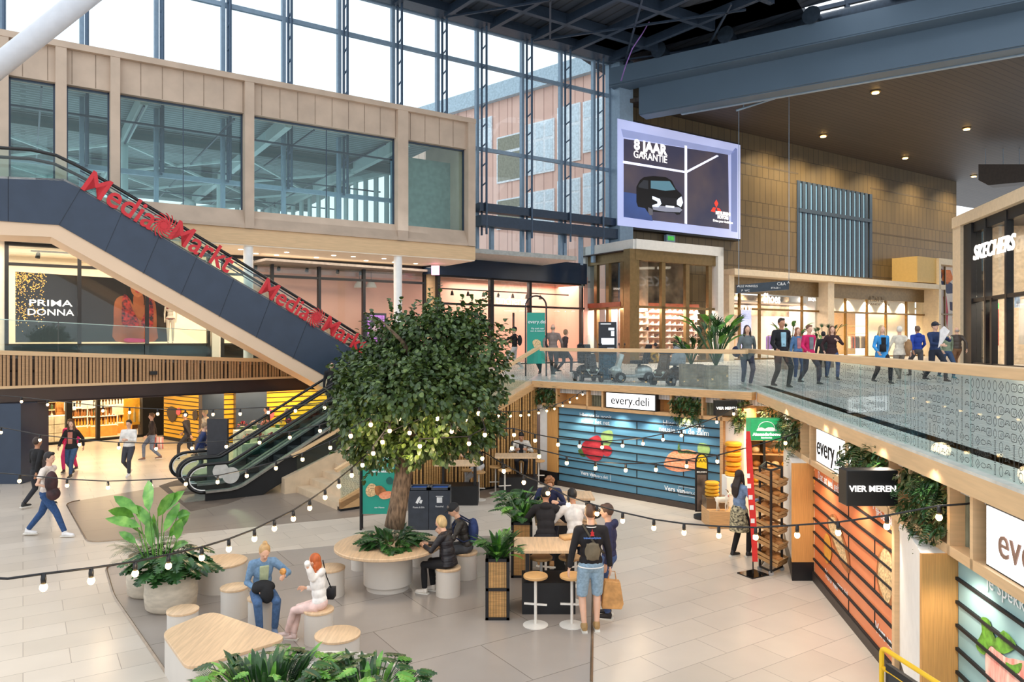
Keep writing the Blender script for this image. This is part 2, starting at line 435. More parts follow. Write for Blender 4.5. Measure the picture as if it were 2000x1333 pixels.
# corner post between glazing and clad wall
mb = MB(); CUR.box(mb, CUR.s(1189), CUR.s(1215), UF, 19.5, -.3, .9); struct('column_corner', mb, M_steel)

# ---- pink shop front ----
mb = MB(); a, b = PNK.s(853), PNK.s(1140)
PNK.box(mb, a-.5, b, PNK.z(1135, 556), PNK.z(1134, 516), -.4, .25); struct('wall_pink_fascia', mb, pm('dark_blue_gloss', (38, 52, 72), .15, .2, var=.05, scale=1))
M_pink = pm('pink_plaster', (240, 184, 164), .6, var=.03, scale=1)
mb = MB(); PNK.box(mb, a-8, b+.5, UF, 7.6, -2.5, -2.3); PNK.box(mb, b, b+.3, UF, 7.6, -2.5, 0); struct('wall_pink', mb, M_pink)
mb = MB(); PNK.box(mb, a-8, b+.5, 7.3, 7.4, -2.5, 0); struct('ceiling_pink_shop', mb, pm('grey_ceiling', (140, 132, 126), .7))
mb = MB(); g = MB()
zt1 = PNK.z(1135, 603.2)
for x, wd in ((855, .16), (959, .22), (1034, .16), (1135, .12)): s = PNK.s(x); PNK.box(mb, s-wd/2, s+wd/2, UF, 7.3, -.1, .1)
PNK.box(mb, a, b, zt1-.05, zt1+.05, -.08, .08); PNK.box(mb, a, b, UF, UF+.06, -.08, .08); PNK.box(mb, a, b, PNK.z(1135, 557)-.05, PNK.z(1135, 557)+.1, -.1, .1)
s = PNK.s(1014); PNK.box(mb, s-.03, s+.03, UF, UF+2.6, -.5, -.4)
struct('trim_10', mb, M_black)
PNK.box(g, a, b, UF, 7.3, 0, .02); struct('window_7', g, M_glass)
area('pink_shop_light', PNK.pt(PNK.s(1050), 7.15, -1.2), 8, 420, PINKW, (0, 0, math.atan2(.6374, .7705)), 1.6)
mb = MB(); PNK.box(mb, a+.2, b-.2, 6.62, 6.68, -1.0, -.96); g = thing('track_light', 'black ceiling track with spotlights inside the pink shop', 'track light', PNK.pt((a+b)/2, 6.6, -1))
mb.build('track', M_black, g)
for k in range(8):
    q = PNK.pt(a+.6+k*.95, 6.45, -.98); m2 = MB(); m2.tube([q+Vector((0, 0, .15)), q], .02, 6); m2.lathe([(.05, .1), (.09, -.1), (.085, -.1)], q, 10); m2.build('spot', M_black, g, smooth=True)
t_ = thing('shop_sign', 'thin white cursive shop name on the pink shop glass', 'sign', PNK.pt(PNK.s(995), zt1+.4, .06))
text('tincherie', PNK.mat(PNK.s(998), PNK.z(998, 588), .06), .62, M_litw, parent=t_, fit=PNK.s(1028)-PNK.s(968))

# ---- store facade under the box (lingerie shop) and its interior ----
zc, ztr, zsl = 7.58, STO.z(667, 546), STO.z(405, 671)
mb = MB()
A0, A1 = STO.s(13), STO.s(410); B0, B1 = STO.s(433), STO.s(829)
for x in (13, 155, 287, 407, 434, 531, 623, 710, 829): s = STO.s(x); STO.box(mb, s-.06, s+.06, 3.2, zc, -.1, .1)
for (c, d) in ((A0, A1), (B0, B1)):
    STO.box(mb, c, d, ztr-.05, ztr+.05, -.08, .08); STO.box(mb, c, d, 7.45, zc, -.1, .1); STO.box(mb, c, d, zsl-.06, zsl, -.1, .1)
struct('trim_11', mb, M_black)
mb = MB(); STO.box(mb, A0, A1, 3.0, zsl-.05, -.3, 0); STO.box(mb, B0, B1-1, 2.9, zsl-.05, -.3, 0)
struct('wall_plinth_left', mb, pm('black_gloss_plinth', (30, 38, 40), .08, var=.05))
mb = MB(); STO.box(mb, A0, A1, zsl, zc, 0, .02); struct('window_8', mb, M_glass)
mb = MB(); STO.box(mb, B0, B1, 3.3, zc, 0, .02); struct('window_9', mb, M_glass)
mb = MB(); STO.box(mb, STO.s(-80), A0-.06, 3.2, zc, -.3, .05); STO.box(mb, A1+.06, B0-.06, 3.2, zc, -.3, .1); struct('wall_left', mb, M_cream)
mb = MB(); s = STO.s(840); STO.box(mb, s-.25, s+.35, UF, zc, -.3, .2); struct('column_wood', mb, M_oakh)
mb = MB(); STO.box(mb, STO.s(-80), STO.s(560), 3.0, zc, -4.2, -4.0); struct('wall_shop_back', mb, M_cream)
mb = MB(); STO.box(mb, STO.s(-80), STO.s(900), zc-.1, zc, -6, 0); struct('ceiling_shop', mb, M_cream)
mb = MB(); STO.box(mb, STO.s(-80), STO.s(900), 3.0, zsl-.02, -6, -.3); struct('floor_shop', mb, M_cream)
mb = MB(); STO.box(mb, STO.s(560), STO.s(700), 3.0, zc, -4.2, -4.0); struct('wall_shop_back_white', mb, M_white)
mb = MB(); STO.box(mb, STO.s(722), STO.s(860), 3.0, zc, -3.0, -2.8); struct('wall_shop_back_pink', mb, M_pink)
mb = MB(); STO.box(mb, STO.s(698), STO.s(724), 3.0, zc, -3.4, -3.2); struct('wall_shop_wood', mb, M_bamboo)
area('shop_light_left', STO.pt(STO.s(200), 7.4, -2), 12, 430, WARM2, (0, 0, ROT), 3)
area('shop_light_mid', STO.pt(STO.s(640), 7.4, -2), 11, 560, WARM2, (0, 0, ROT), 3)
for i, x in enumerate((485, 777)):
    s = STO.s(x, 3.2); mb = MB(); c = STO.pt(s, 0, 3.2); mb.tube([(c.x, c.y, 2.9), (c.x, c.y, 7.6)], .17, 16); struct('column_white', mb, M_white, smooth=True)
# recessed downlights in the soffit
for k, x in enumerate((470, 500, 560, 618, 652, 715, 750, 812, 66, 540, 690, 770)):
    s = BOX.s(x, -1.2-(k % 2)*1.1); q = BOX.pt(s, 7.575, -1.2-(k % 2)*1.1)
    mb = MB(); mb.lathe([(.0, .0), (.09, .0), (.09, -.012), (.0, -.012)], q, 14)
    tag(mb.build('downlight', pm('lamp_glow_warm', (255, 236, 205), emit=6, var=0)), 'small round recessed downlight in the cream soffit under the stone box', 'ceiling light', 'downlights in the soffit')
area('soffit_light', BOX.pt(BOX.s(600), 7.5, -1.8), 14, 480, WARM2, (0, 0, ROT), 2.4)
area('soffit_light_left', BOX.pt(BOX.s(150), 7.5, -1.8), 8, 300, WARM2, (0, 0, ROT), 2.4)

# ---- ramped walkway on the left with slatted fascia ----
def zdeck(s): return 3.86-.047*(s)
LS0, LS1 = LE.s(-80), LE.s(720)
mb = MB()
def ramp(off0, off1, dz0, dz1, sA=LS0, sB=LS1, mbx=None, n=10):
    for k in range(n):
        a = sA+(sB-sA)*k/n; b = sA+(sB-sA)*(k+1)/n
        mbx.hexa([LE.pt(a, zdeck(a)+dz0, off0), LE.pt(b, zdeck(b)+dz0, off0), LE.pt(b, zdeck(b)+dz0, off1), LE.pt(a, zdeck(a)+dz0, off1),
                  LE.pt(a, zdeck(a)+dz1, off0), LE.pt(b, zdeck(b)+dz1, off0), LE.pt(b, zdeck(b)+dz1, off1), LE.pt(a, zdeck(a)+dz1, off1)])
ramp(-8, 0, -.2, 0, mbx=mb); struct('floor_left_walkway', mb, M_tile4)
mb = MB(); ramp(0, .1, -.1, .03, mbx=mb); LE.box(mb, LS0, LS1, 2.76, 2.84, -.1, .1); struct('trim_12', mb, M_oakh)
mb = MB(); LE.box(mb, LS0, LS1, 2.8, 3.3, -.1, 0); ramp(-.1, 0, -.6, -.02, mbx=mb); struct('wall_fascia_backing', mb, pm('dark_brown_backing', (58, 44, 34), .8))
mb = MB(); s = LS0
while s < LS1:
    mb.hexa([LE.pt(s, 2.83, 0), LE.pt(s+.07, 2.83, 0), LE.pt(s+.07, 2.83, .07), LE.pt(s, 2.83, .07)]+[LE.pt(a, zdeck(a)-.09, o) for a, o in ((s, 0), (s+.07, 0), (s+.07, .07), (s, .07))])
    s += random.choice((.095, .095, .11, .14))
struct('wall_fascia_slats', mb, wood('brown_oak_slats', (178, 138, 98), var=.08))
mb = MB(); LE.box(mb, LS0, LS1, 2.33, 2.78, -.35, 0); LE.box(mb, LS0, LS1+2, 2.30, 2.36, -16, 0); struct('ceiling_lower_left', mb, pm('dark_gloss_soffit', (66, 56, 56), .22, .3, var=.1, scale=.6))
gl = MB(); cap = MB(); s = LS0; k = 0
while s < LE.s(640):
    e = s+2.45
    for a, b in ((s, e-.03),):
        gl.hexa([LE.pt(a, zdeck(a)-.02, .03), LE.pt(b, zdeck(b)-.02, .03), LE.pt(b, zdeck(b)-.02, .05), LE.pt(a, zdeck(a)-.02, .05), LE.pt(a, zdeck(a)+.93, .03), LE.pt(b, zdeck(b)+.93, .03), LE.pt(b, zdeck(b)+.93, .05), LE.pt(a, zdeck(a)+.93, .05)])
        cap.hexa([LE.pt(a, zdeck(a)+.93, .02), LE.pt(b, zdeck(b)+.93, .02), LE.pt(b, zdeck(b)+.93, .06), LE.pt(a, zdeck(a)+.93, .06), LE.pt(a, zdeck(a)+.95, .02), LE.pt(b, zdeck(b)+.95, .02), LE.pt(b, zdeck(b)+.95, .06), LE.pt(a, zdeck(a)+.95, .06)])
    s = e
g = thing('glass_balustrade', 'clear glass balustrade along the slatted walkway edge on the left', 'railing', LE.pt(4, 3.6, .04))
gl.build('glass_panel', M_rail, g); cap.build('top_edge', pm('green_glass_edge', (190, 215, 205), .2), g)

# ---- lower left: pillar, liquor shop, yellow walls ----
mb = MB(); q = G(45, 945); mb.box((q.x-1.4, q.y+.55, 1.17), (2.8, 1.3, 2.33), rz=0); struct('column_left', mb, M_navy)
LIQ = Wall((-19.1, 29.0), (.70, .714))
YW1 = Wall((-14.8, 31.5), (.77, -.64))
M_yel = pm('yellow_board', (247, 186, 44), .5, var=.05, scale=.8)
mb = MB(); a, b = LIQ.s(-40), LIQ.s(320)
for x, wd in ((42, .14), (80, .2), (134, .22), (191, .12), (279, .1)): s = LIQ.s(x); LIQ.box(mb, s-wd/2, s+wd/2, 0, 2.35, -.12, .12)
LIQ.box(mb, a, b, 0, .1, -.1, .12); LIQ.box(mb, LIQ.s(279), LIQ.s(322), 0, 2.4, -.6, .1)
struct('trim_13', mb, M_blackm)
mb = MB(); LIQ.box(mb, a, b, 0, 2.4, 0, .02); struct('window_10', mb, M_glass)
mb = MB(); LIQ.box(mb, a, b+2, 0, 2.4, -5.2, -5); struct('wall_liquor_shop', mb, pm('shop_dark_wall', (150, 110, 70), .6))
area('liquor_shop_light', LIQ.pt((a+b)/2, 2.25, -1.6), 8, 900, WARM, (0, 0, math.atan2(.714, .70)), 4)
def slatwall(W, x0, x1, z0, z1, mat, n, name='wall', rail=.028, off=0, bars=True, joints=()):
    mb = MB(); sa, sb = W.s(x0, off), W.s(x1, off); W.box(mb, sa, sb, z0, z1, off-.08, off); struct(name, mb, mat)
    mb = MB()
    for k in range(n+1):
        z = z0+(z1-z0)*k/n; W.box(mb, sa, sb, z-rail/2, z+rail/2, off, off+.03)
    for (x, k) in joints:
        s = W.s(x, off); W.box(mb, s-.012, s+.012, z0+(z1-z0)*k/n, z0+(z1-z0)*(k+1)/n, off, off+.008)
    struct('trim_14', mb, M_blackm)
slatwall(YW1, 320, 392, .12, 2.4, M_yel, 13, 'wall_yellow')
mb = MB(); YW1.box(mb, YW1.s(320), YW1.s(430), 0, .12, -.1, .05); struct('baseboard_left', mb, M_blackm)
YW2 = Wall((-10.6, 29.9), U2)
mb = MB(); YW2.box(mb, YW2.s(390), YW2.s(432), 0, 2.4, -.2, .5); YW2.box(mb, YW2.s(456), YW2.s(516), 0, 2.4, -.1, .4); struct('wall_dark_panels', mb, M_navy)
slatwall(YW2, 428, 460, .1, 2.4, M_yel, 12, 'wall_yellow')
slatwall(YW2, 514, 760, .1, 2.6, M_yel, 13, 'wall_yellow', joints=((590, 11), (590, 9), (560, 7)))
for x, y in ((100, 800), (360, 790), (450, 790), (560, 785), (620, 785)):
    q = P(x, y, 25 if x > 300 else 24); spot('ceiling_spot', (q.x, q.y, 2.25), 170, WARM, 130)
area('lower_left_light', LE.pt(3, 2.25, -4), 12, 330, WARM, (0, 0, math.atan2(.669, .743)), 4)
area('lower_left_light_b', YW2.pt(YW2.s(560), 2.28, 1.2), 6, 330, WARM, (0, 0, ROT), 1.2)
mb = MB(); LE.box(mb, LS0, LS1+6, 2.36, 2.6, -22, -8); struct('ceiling_lower_back', mb, M_blackm)

# ---- upper floor on the right ----
def V2(v, z): return Vector((v.x, v.y, z))
e1 = BF.at(1055, 748); e2 = BF.pt(BF.s(1459), 0); eR = RF.pt(RF.s(1459), 0)
def isect(A, B):
    d = A.d.x*B.d.y-A.d.y*B.d.x; q = B.p-A.p; t = (q.x*B.d.y-q.y*B.d.x)/d
    return A.p+A.d*t
cor = isect(BF, RF)
e1 = Vector((e1.x, e1.y)); eN = RF.p+RF.d*(RF.s(2600) if False else 9.5)
st_w = 2.85                                        # stair width
pd = Vector((-U2.y, U2.x))                         # across the stair, away from the camera
slab = [Vector((e1.x, e1.y)), cor, eN, Vector((60, eN.y)), Vector((60, 75)), Vector((-6, 44)), Vector((-9, 33)), Vector((e1.x, e1.y))+pd*6.2-U2*3.0, Vector((e1.x, e1.y))+pd*6.2, Vector((e1.x, e1.y))+pd*3.0]
mb = MB(); mb.prism([Vector((p.x, p.y, UF-.3)) for p in slab], (0, 0, .3)); struct('floor_upper', mb, M_tile4)
# ---- clad wall with the big screen, upper right ----
M_clad = brick_mat('bronze_cladding', (104, 88, 62), (96, 81, 57), (62, 52, 38), .56, 1.62, 0, .022, .42, off=.5, metal=.25)
def wall_local(name, W, mat, boxes, z_up=True, **kw):
    """structure whose object axes follow the wall, so that its pattern runs level"""
    mb = MB(); F4 = Matrix.Translation(W.pt(0, 0)) @ W.M3.to_4x4()
    for (a, b, c, d, o0, o1) in boxes: mb.hexa([Vector((s, z, o)) for z in (c, d) for (s, o) in ((a, o0), (b, o0), (b, o1), (a, o1))])
    o = mb.build(name, mat, **kw); o.matrix_world = F4; o['kind'] = 'structure'; return o
wa, wb = SCR.s(1213), SCR.s(1868)
ha, hb = SCR.s(1559), SCR.s(1700)
hz0, hz1 = SCR.z(1559, 532), SCR.z(1559, 353)
wall_local('wall_right', SCR, M_clad, [(wa, SCR.s(1418), UF, 19.5, -.4, 0), (SCR.s(1418), ha, 8.3, 17.6, -.4, 0), (hb, wb, 8.3, 17.6, -.4, 0), (ha, hb, hz1, 17.6, -.4, 0), (ha, hb, 8.2, hz0, -.4, 0)])
mb = MB()
for k in range(3): z = UF+5.8+k*3.24; SCR.box(mb, wa, ha, z, z+.1, 0, .012); SCR.box(mb, hb, wb, z, z+.1, 0, .012)
struct('trim_15', mb, pm('shadow_joint', (70, 58, 42), .6))
mb = MB(); n = 15
for k in range(n+1): s = ha+(hb-ha)*k/n; SCR.box(mb, s-.17, s+.17, hz0, hz1, -.03, .05)
zm = SCR.z(1700, 432); SCR.box(mb, ha, hb, zm-.12, zm+.12, -.2, .1)
struct('wall_louvres', mb, M_dsteel)
mb = MB(); SCR.box(mb, ha, hb, hz0, hz1, -.38, -.36); struct('window_11', mb, glass('blue_glass', tint=(.6, .74, .77), refl=.04, graze=.3))
# corner return of the clad wall
mb = MB(); a = SCR.pt(wa, 0); mb.box((a.x-.35, a.y+.3, 11), (.1, .5, 15)); struct('wall_return', mb, M_clad)
# screen
z0a, z1a = SCR.z(1213, 441, .5), SCR.z(1213, 233, .5)
sa, sb = SCR.s(1213, .5), SCR.s(1446, .5)
t_ = thing('video_screen', 'large wall video screen advertising a black car with 8 JAAR GARANTIE', 'screen', SCR.pt((sa+sb)/2, z0a, .2))
mb = MB(); SCR.box(mb, sa, sb, z0a-.12, z1a+.1, 0, .48); mb.build('casing', M_black, t_)
mb = MB(); SCR.box(mb, sa-.25, sb, z0a, z1a, .48, .5); mb.build('display', pm('screen_lavender', (188, 196, 240), .3, emit=.55, var=.06, scale=.25), t_)
def scr(name, pts, col, off, e=.8, col2=None):
    mb = MB(); SCR.poly(mb, pts, off, .003); return mb.build(name, pm('screen_'+name, col, .3, emit=e*.8, var=.05 if not col2 else 0, scale=.3, col2=col2), t_)
scr('picture_field', [(1218, 271), (1422, 302), (1424, 448), (1218, 424)], (96, 84, 88), .505, .55, (62, 62, 84))
scr('inner_frame_shade', [(1213, 252), (1436, 296), (1425, 303), (1217, 268)], (150, 160, 205), .506, .7)
scr('inner_frame_side', [(1436, 289), (1440, 291), (1440, 454), (1428, 452), (1428, 300)], (120, 132, 180), .506, .7)
scr('blue_glow', [(1218, 375), (1262, 382), (1275, 432), (1218, 424)], (74, 104, 172), .508, .6, (60, 74, 120))
scr('light_beam', [(1217, 314), (1340, 334.5), (1340, 338.5), (1217, 319)], (226, 230, 255), .51, 1.2)
scr('light_beam', [(1337, 284), (1342, 285), (1342, 438), (1337, 437)], (226, 230, 255), .51, 1.2)
scr('light_beam', [(1340, 334), (1400, 303), (1404, 305), (1342, 338)], (226, 230, 255), .51, 1.2)
scr('car_body', [(1243, 365), (1250, 352), (1258, 346), (1275, 344), (1300, 346), (1312, 353), (1320, 369), (1331, 380), (1334, 395), (1333, 410), (1328, 419), (1322, 420), (1317, 416), (1276, 414), (1271, 420), (1266, 416), (1260, 407), (1246, 404), (1243, 395)], (30, 27, 27), .512, .25)
scr('windscreen', [(1271, 353), (1308, 354), (1319, 371), (1300, 373), (1271, 368)], (98, 140, 156), .516, .6)
scr('side_window', [(1247, 362), (1257, 352), (1266, 353), (1266, 370), (1247, 366)], (58, 60, 66), .516, .4)
scr('headlamp', [(1274, 383), (1292, 390), (1294, 396), (1286, 405), (1274, 404), (1274, 401), (1284, 398), (1284, 394), (1274, 389)], (224, 236, 255), .516, 1.3)
scr('headlamp', [(1325, 388), (1331, 384), (1334, 396), (1330, 405), (1322, 400), (1322, 392)], (224, 236, 255), .516, 1.3)
scr('bumper', [(1274, 405), (1286, 402), (1326, 405), (1333, 410), (1328, 415), (1300, 414), (1276, 410)], (150, 152, 168), .516, .6)
scr('grille', [(1288, 385), (1322, 388), (1320, 400), (1292, 399)], (44, 42, 46), .518, .3)
scr('number_plate', [(1300, 401), (1317, 403), (1317, 407), (1300, 405)], (232, 236, 250), .52, 1)
scr('wheel', [(1266, 405), (1275, 409), (1275, 420), (1269, 421), (1266, 414)], (110, 108, 114), .52, .5)
mr = (230, 64, 48)
scr('emblem', [(1399, 390), (1403, 398), (1399, 406), (1395, 397)], mr, .515, 1.2)
scr('emblem', [(1398, 406), (1393, 405), (1388, 413), (1396, 415)], mr, .515, 1.2)
scr('emblem', [(1400, 406), (1406, 408), (1411, 417), (1402, 415)], mr, .515, 1.2)
text('8 JAAR', SCR.mat(SCR.s(1258), SCR.z(1258, 293), .52), .78, M_litw, parent=t_, bold=.03, fit=SCR.s(1291, .5)-SCR.s(1225, .5))
text('GARANTIE', SCR.mat(SCR.s(1258), SCR.z(1258, 311), .52), .56, M_litw, parent=t_, bold=.003, fit=SCR.s(1291, .5)-SCR.s(1225, .5))
text('MITSUBISHI', SCR.mat(SCR.s(1399), SCR.z(1399, 420), .52), .27, M_litw, parent=t_, bold=.012, fit=SCR.s(1413)-SCR.s(1385))
text('MOTORS', SCR.mat(SCR.s(1399), SCR.z(1399, 427.5), .52), .27, M_litw, parent=t_, bold=.012, fit=SCR.s(1410)-SCR.s(1389))
text('Drive your Ambition', SCR.mat(SCR.s(1399), SCR.z(1399, 435.5), .52), .19, M_litw, parent=t_, bold=.004, fit=SCR.s(1418)-SCR.s(1380))
# emergency sign under the screen
t_ = thing('exit_sign', 'small green emergency exit sign in a grey frame under the video screen', 'exit sign', SCR.pt(SCR.s(1303), 8.6, .2))
mb = MB(); s = SCR.s(1303); z = SCR.z(1303, 467); SCR.box(mb, s-.35, s+.35, z-.2, z+.2, .1, .3); mb.build('frame', M_steel, t_)
mb = MB(); SCR.box(mb, s-.25, s+.25, z-.12, z+.12, .3, .32); mb.build('lit_panel', pm('exit_green', (70, 170, 70), emit=.8), t_)

# ---- ceiling and roof ----
B0_, BD = Vector((5.5, 40.0)), Vector((.835, -.55)).normalized()
BM = Wall((5.5, 40.0), BD)
mb = MB()
def P2(v, z): return Vector((v[0], v[1], z))
e_ = B0_+BD*30
BK = Vector((.55, .835)).normalized(); c1_ = B0_+BK*1.1; c2_ = e_+BK*1.1
mb.prism([P2(p, 17.2) for p in ((c1_.x, c1_.y), (c2_.x, c2_.y), (70, 20), (75, 90), (30, 64.5), (28, 58))], (0, 0, .2))
struct('ceiling', mb, brick_mat('dark_slat_ceiling', (70, 60, 54), (62, 54, 48), (40, 36, 34), 30, .35, ROT, .03, .6))
mb = MB(); BM.box(mb, -.3, 34, 17.95, 18.9, -.1, .0); BM.box(mb, -.3, 34, 17.9, 17.98, -1.1, 0); BM.box(mb, 1.0, 34, 16.45, 17.95, -1.2, -1.0); BM.box(mb, 1.0, 34, 16.4, 16.5, -2.0, -1.1)
struct('beam_edge', mb, M_dsteel if False else pm('slate_blue_fascia', (86, 106, 124), .5, 0, var=.03, scale=.3))
mb = MB(); BM.box(mb, 3, 34, 16.36, 16.42, -2.2, -2.0); struct('trim_16', mb, M_steel)
mb = MB()
rz_ = 19.75
RP = [CUR.pt(CUR.s(700), rz_, .4), CUR.pt(CUR.s(1200), rz_, .4), P2(B0_+BD*11.0, rz_), P2(B0_+BD*11+Vector((-10, -14)), rz_), P2((-12, 22), rz_)]
RP = [Vector((p.x, p.y, rz_)) for p in RP]
mb.prism(RP, (0, 0, .3)); q1, q2, q3, q4 = B0_-BD*2, B0_+BD*9.6, B0_+BD*13.2, B0_+BD*30
for A_, B_ in ((q1, q2), (q3, q4)): mb.prism([P2(A_-BK*3, rz_), P2(B_-BK*3, rz_), P2(B_+BK*9, rz_), P2(A_+BK*9, rz_)], (0, 0, .29))
struct('ceiling_roof', mb, brick_mat('dark_roof_deck', (66, 76, 90), (60, 69, 82), (36, 42, 50), 40, .5, ROT+PI/2, .05, .6))
mb = MB()
CUR.box(mb, CUR.s(690), CUR.s(1205), 19.35, 19.75, .3, 1.1); CUR.box(mb, CUR.s(690), CUR.s(1205), 19.7, 19.9, .1, .6)
for k in range(6):
    o = 3.2+k*3.4; mb.bar(CUR.pt(CUR.s(640), 19.45, o), CUR.pt(CUR.s(1160)+2, 19.45, o), .25, .5)
for k in range(6):
    s = CUR.s(760)+k*2.5; mb.bar(CUR.pt(s, 19.4, .8), CUR.pt(s+1.5, 19.4, 20), .22, .4)
    if k % 2: mb.bar(CUR.pt(s, 19.2, .8), CUR.pt(s+6, 19.2, 9), .09); mb.bar(CUR.pt(s+6, 19.2, .8), CUR.pt(s, 19.2, 9), .09)
struct('beam_roof', mb, M_dsteel)
mb = MB(); mb.tube([P2(B0_+BD*(2+k)+Vector((.7, 1.2)), 19.2+.02*k) for k in range(0, 22)], .42, 12)
for k in range(0, 60): pass
struct('duct_roof', mb, pm('dark_duct', (54, 66, 80), .35, .5), smooth=True)
for k in (6.5, 3.0, 10.5):
    q = P2(B0_+BD*k+Vector((-.3, .3)), 19.25); m2 = MB(); m2.tube([q+Vector((.4, .5, 0)), q, q+Vector((-.12, -.15, 0))], [.3, .3, .42], 14)
    tag(m2.build('air_nozzle', pm('nozzle_metal', (70, 84, 100), .3, .6), smooth=True), 'round metal air nozzle on the duct behind the slate blue roof beam', 'air nozzle', 'air nozzles along the roof duct')
mb = MB(); mb.bar(P2(B0_+BD*9+Vector((1, 3)), 18.9), P2(B0_+BD*9+Vector((1, 3)), 23), .3)
for k in (11.5, 14.5): mb.bar(P2(B0_+BD*k+Vector((1, 2)), 18.5), P2(B0_+BD*k+Vector((1, 2)), 24), .2)
mb.bar(P2(B0_+BD*9+Vector((1, 2)), 20.4), P2(B0_+BD*22+Vector((1, 2)), 20.4), .2)
struct('trim_17', mb, M_dsteel)
for (x, y) in ((1386, 207), (1710, 178), (1608, 264), (1888, 250), (1768, 307), (1902, 343)):
    q = G(x, y, 17.2) if False else P(x, y, F*13/(HY-y))
    t = thing('ceiling_spotlight', 'warm round recessed spotlight glowing in the dark slatted ceiling', 'ceiling light', (q.x, q.y, 17.2), group='spotlights in the dark slatted ceiling')
    mb = MB(); mb.lathe([(.0, 17.2), (.26, 17.2), (.26, 17.14), (.2, 17.13), (0, 17.13)], (q.x, q.y, 0), 16); mb.build('ring', M_bronze, t)
    mb = MB(); mb.lathe([(.0, 17.12), (.17, 17.12), (.17, 17.08), (0, 17.08)], (q.x, q.y, 0), 16); mb.build('lamp', pm('lamp_glow_amber', (255, 200, 110), emit=18, var=0), t)
for x in (1500, 1560, 1620, 1700, 1780, 1850):
    s = SCR.s(x); q = SCR.pt(s, 16.9, 2.6); spot('wall_washer', q, 2300, (1, .80, .5), 120, SCR.pt(s+.3, 9, -.5), blend=1)
for x, y in ((1600, 110), (1900, 200), (1700, 240)):
    q = P(x, y, F*13/(HY-y)); spot('hall_downlight', (q.x, q.y, 16.9), 2600, WARM2, 120)
# small window at the far end and air handling box
mb = MB(); mb.box((40.5, 63, 15.6), (.2, 6, 4.0)); struct('trim_18', mb, M_steel) if False else None
t_ = thing('air_unit', 'dark boxy air unit hanging below the slatted ceiling at the far right', 'air unit', P(1970, 345, 50))
mb = MB(); q = P(1960, 340, 50); mb.prism([P(x, y, 50) for x, y in ((1911, 321), (2040, 321), (2040, 352), (1930, 362), (1911, 352))], (.9, .9, 0)); mb.build('housing', pm('dark_brown_metal', (62, 52, 44), .5, .3), t_)
for dx in (-.9, .3, 1.4): m2 = MB(); m2.tube([q+Vector((dx, .5, .6)), (q.x+dx, q.y+.5, 17.2)], .02, 5); m2.build('hanger', M_steel, t_)
# violet cord from the roof
t_ = tag(None or (lambda m: m.build('violet_cord', pm('violet_cord', (150, 110, 190), .6), smooth='all'))(MB().tube([P(1285, -5, 36), P(1275, 30, 36.2), P(1255, 65, 36.5), P(1235, 95, 37), P(1222, 128, 37.5), P(1213, 158, 38)], .03, 6)), 'thin violet cord hanging from the dark roof at top', 'cord')

# ---- shops under the pale canopy ----
SH = Wall(SCR.p+SCR.n*1.2, U2)
M_canopy = pm('pale_wood_canopy', (226, 208, 178), .5, var=.03)
zc0 = SH.z(1411, 527); sh = [SH.s(x) for x in (1411, 1421, 1604, 1616, 1810, 1823)]
mb = MB(); SH.box(mb, sh[0], sh[5], zc0-.35, zc0, -1.2, .9)
for a, b in ((0, 1), (2, 3), (4, 5)): SH.box(mb, sh[a], sh[b], UF, zc0-.3, -.8, .5)
struct('trim_19', mb, M_canopy)
mb = MB(); SH.box(mb, sh[1], sh[2], zc0-1.3, zc0-.35, -.5, -.2); SH.box(mb, sh[3], sh[4], zc0-1.3, zc0-.35, -.5, -.2); struct('wall_shop_header', mb, M_bronze)
ztr2 = SH.z(1700, 612, -.2)
mb = MB()
for x in (1421, 1446, 1485, 1568, 1602, 1618, 1653, 1695, 1732, 1772, 1808): s = SH.s(x, -.2); SH.box(mb, s-.06, s+.06, UF, zc0-1.3, -.35, -.2)
SH.box(mb, sh[1], sh[4], ztr2-.06, ztr2+.06, -.35, -.15); SH.box(mb, sh[1], sh[4], UF, UF+.1, -.35, -.15)
struct('trim_20', mb, pm('gold_brown_frame', (140, 104, 50), .35, .6))
mb = MB(); SH.box(mb, sh[1], sh[4], UF, zc0-1.3, -.3, -.28); struct('window_12', mb, M_glass)
mb = MB(); SH.box(mb, SH.s(1618), sh[4], ztr2, zc0-1.2, -1.0, -.9); struct('wall_fashion_upper', mb, pm('lit_cream_panel', (255, 236, 206), .6, var=.02))
mb = MB(); SH.box(mb, sh[1], sh[2], ztr2-.3, zc0-1.2, -2.5, -2.4); struct('wall_shoes_upper', mb, pm('beige_art_panel', (176, 150, 118), .6, var=.35, scale=1.3))
mb = MB(); SH.box(mb, sh[0], sh[5]+1, UF, zc0-1, -7.2, -7); struct('wall_fashion_back', mb, pm('warm_shop_wall', (226, 186, 120), .6, var=.05))
mb = MB(); SH.box(mb, sh[0], sh[5]+1, UF+3.6, UF+3.7, -7, -1.1); struct('ceiling_fashion', mb, M_cream)
mb = MB(); SH.box(mb, sh[2]-.1, sh[3], UF, zc0-1, -7, -.4); struct('wall_shop_divider', mb, M_white)
mb = MB(); SH.box(mb, SH.s(1620), SH.s(1652), UF, UF+3.4, -1.6, -1.5); SH.box(mb, SH.s(1735), SH.s(1806), UF, UF+3.4, -1.6, -1.5); struct('wall_white_display', mb, pm('white_display', (250, 236, 212), .6, var=.02))
area('fashion_light', SH.pt((sh[3]+sh[4])/2, UF+3.5, -2.6), 10, 1100, WARM, (0, 0, ROT), 3)
area('shoes_light', SH.pt((sh[1]+sh[2])/2, UF+3.5, -2.6), 10, 900, PINKW, (0, 0, ROT), 3)
for k in range(5): s = sh[3]+1.3+k*2.35; spot('panel_washer', SH.pt(s, zc0-1.35, -.5), 700, WARM2, 110, SH.pt(s, ztr2, -.95))
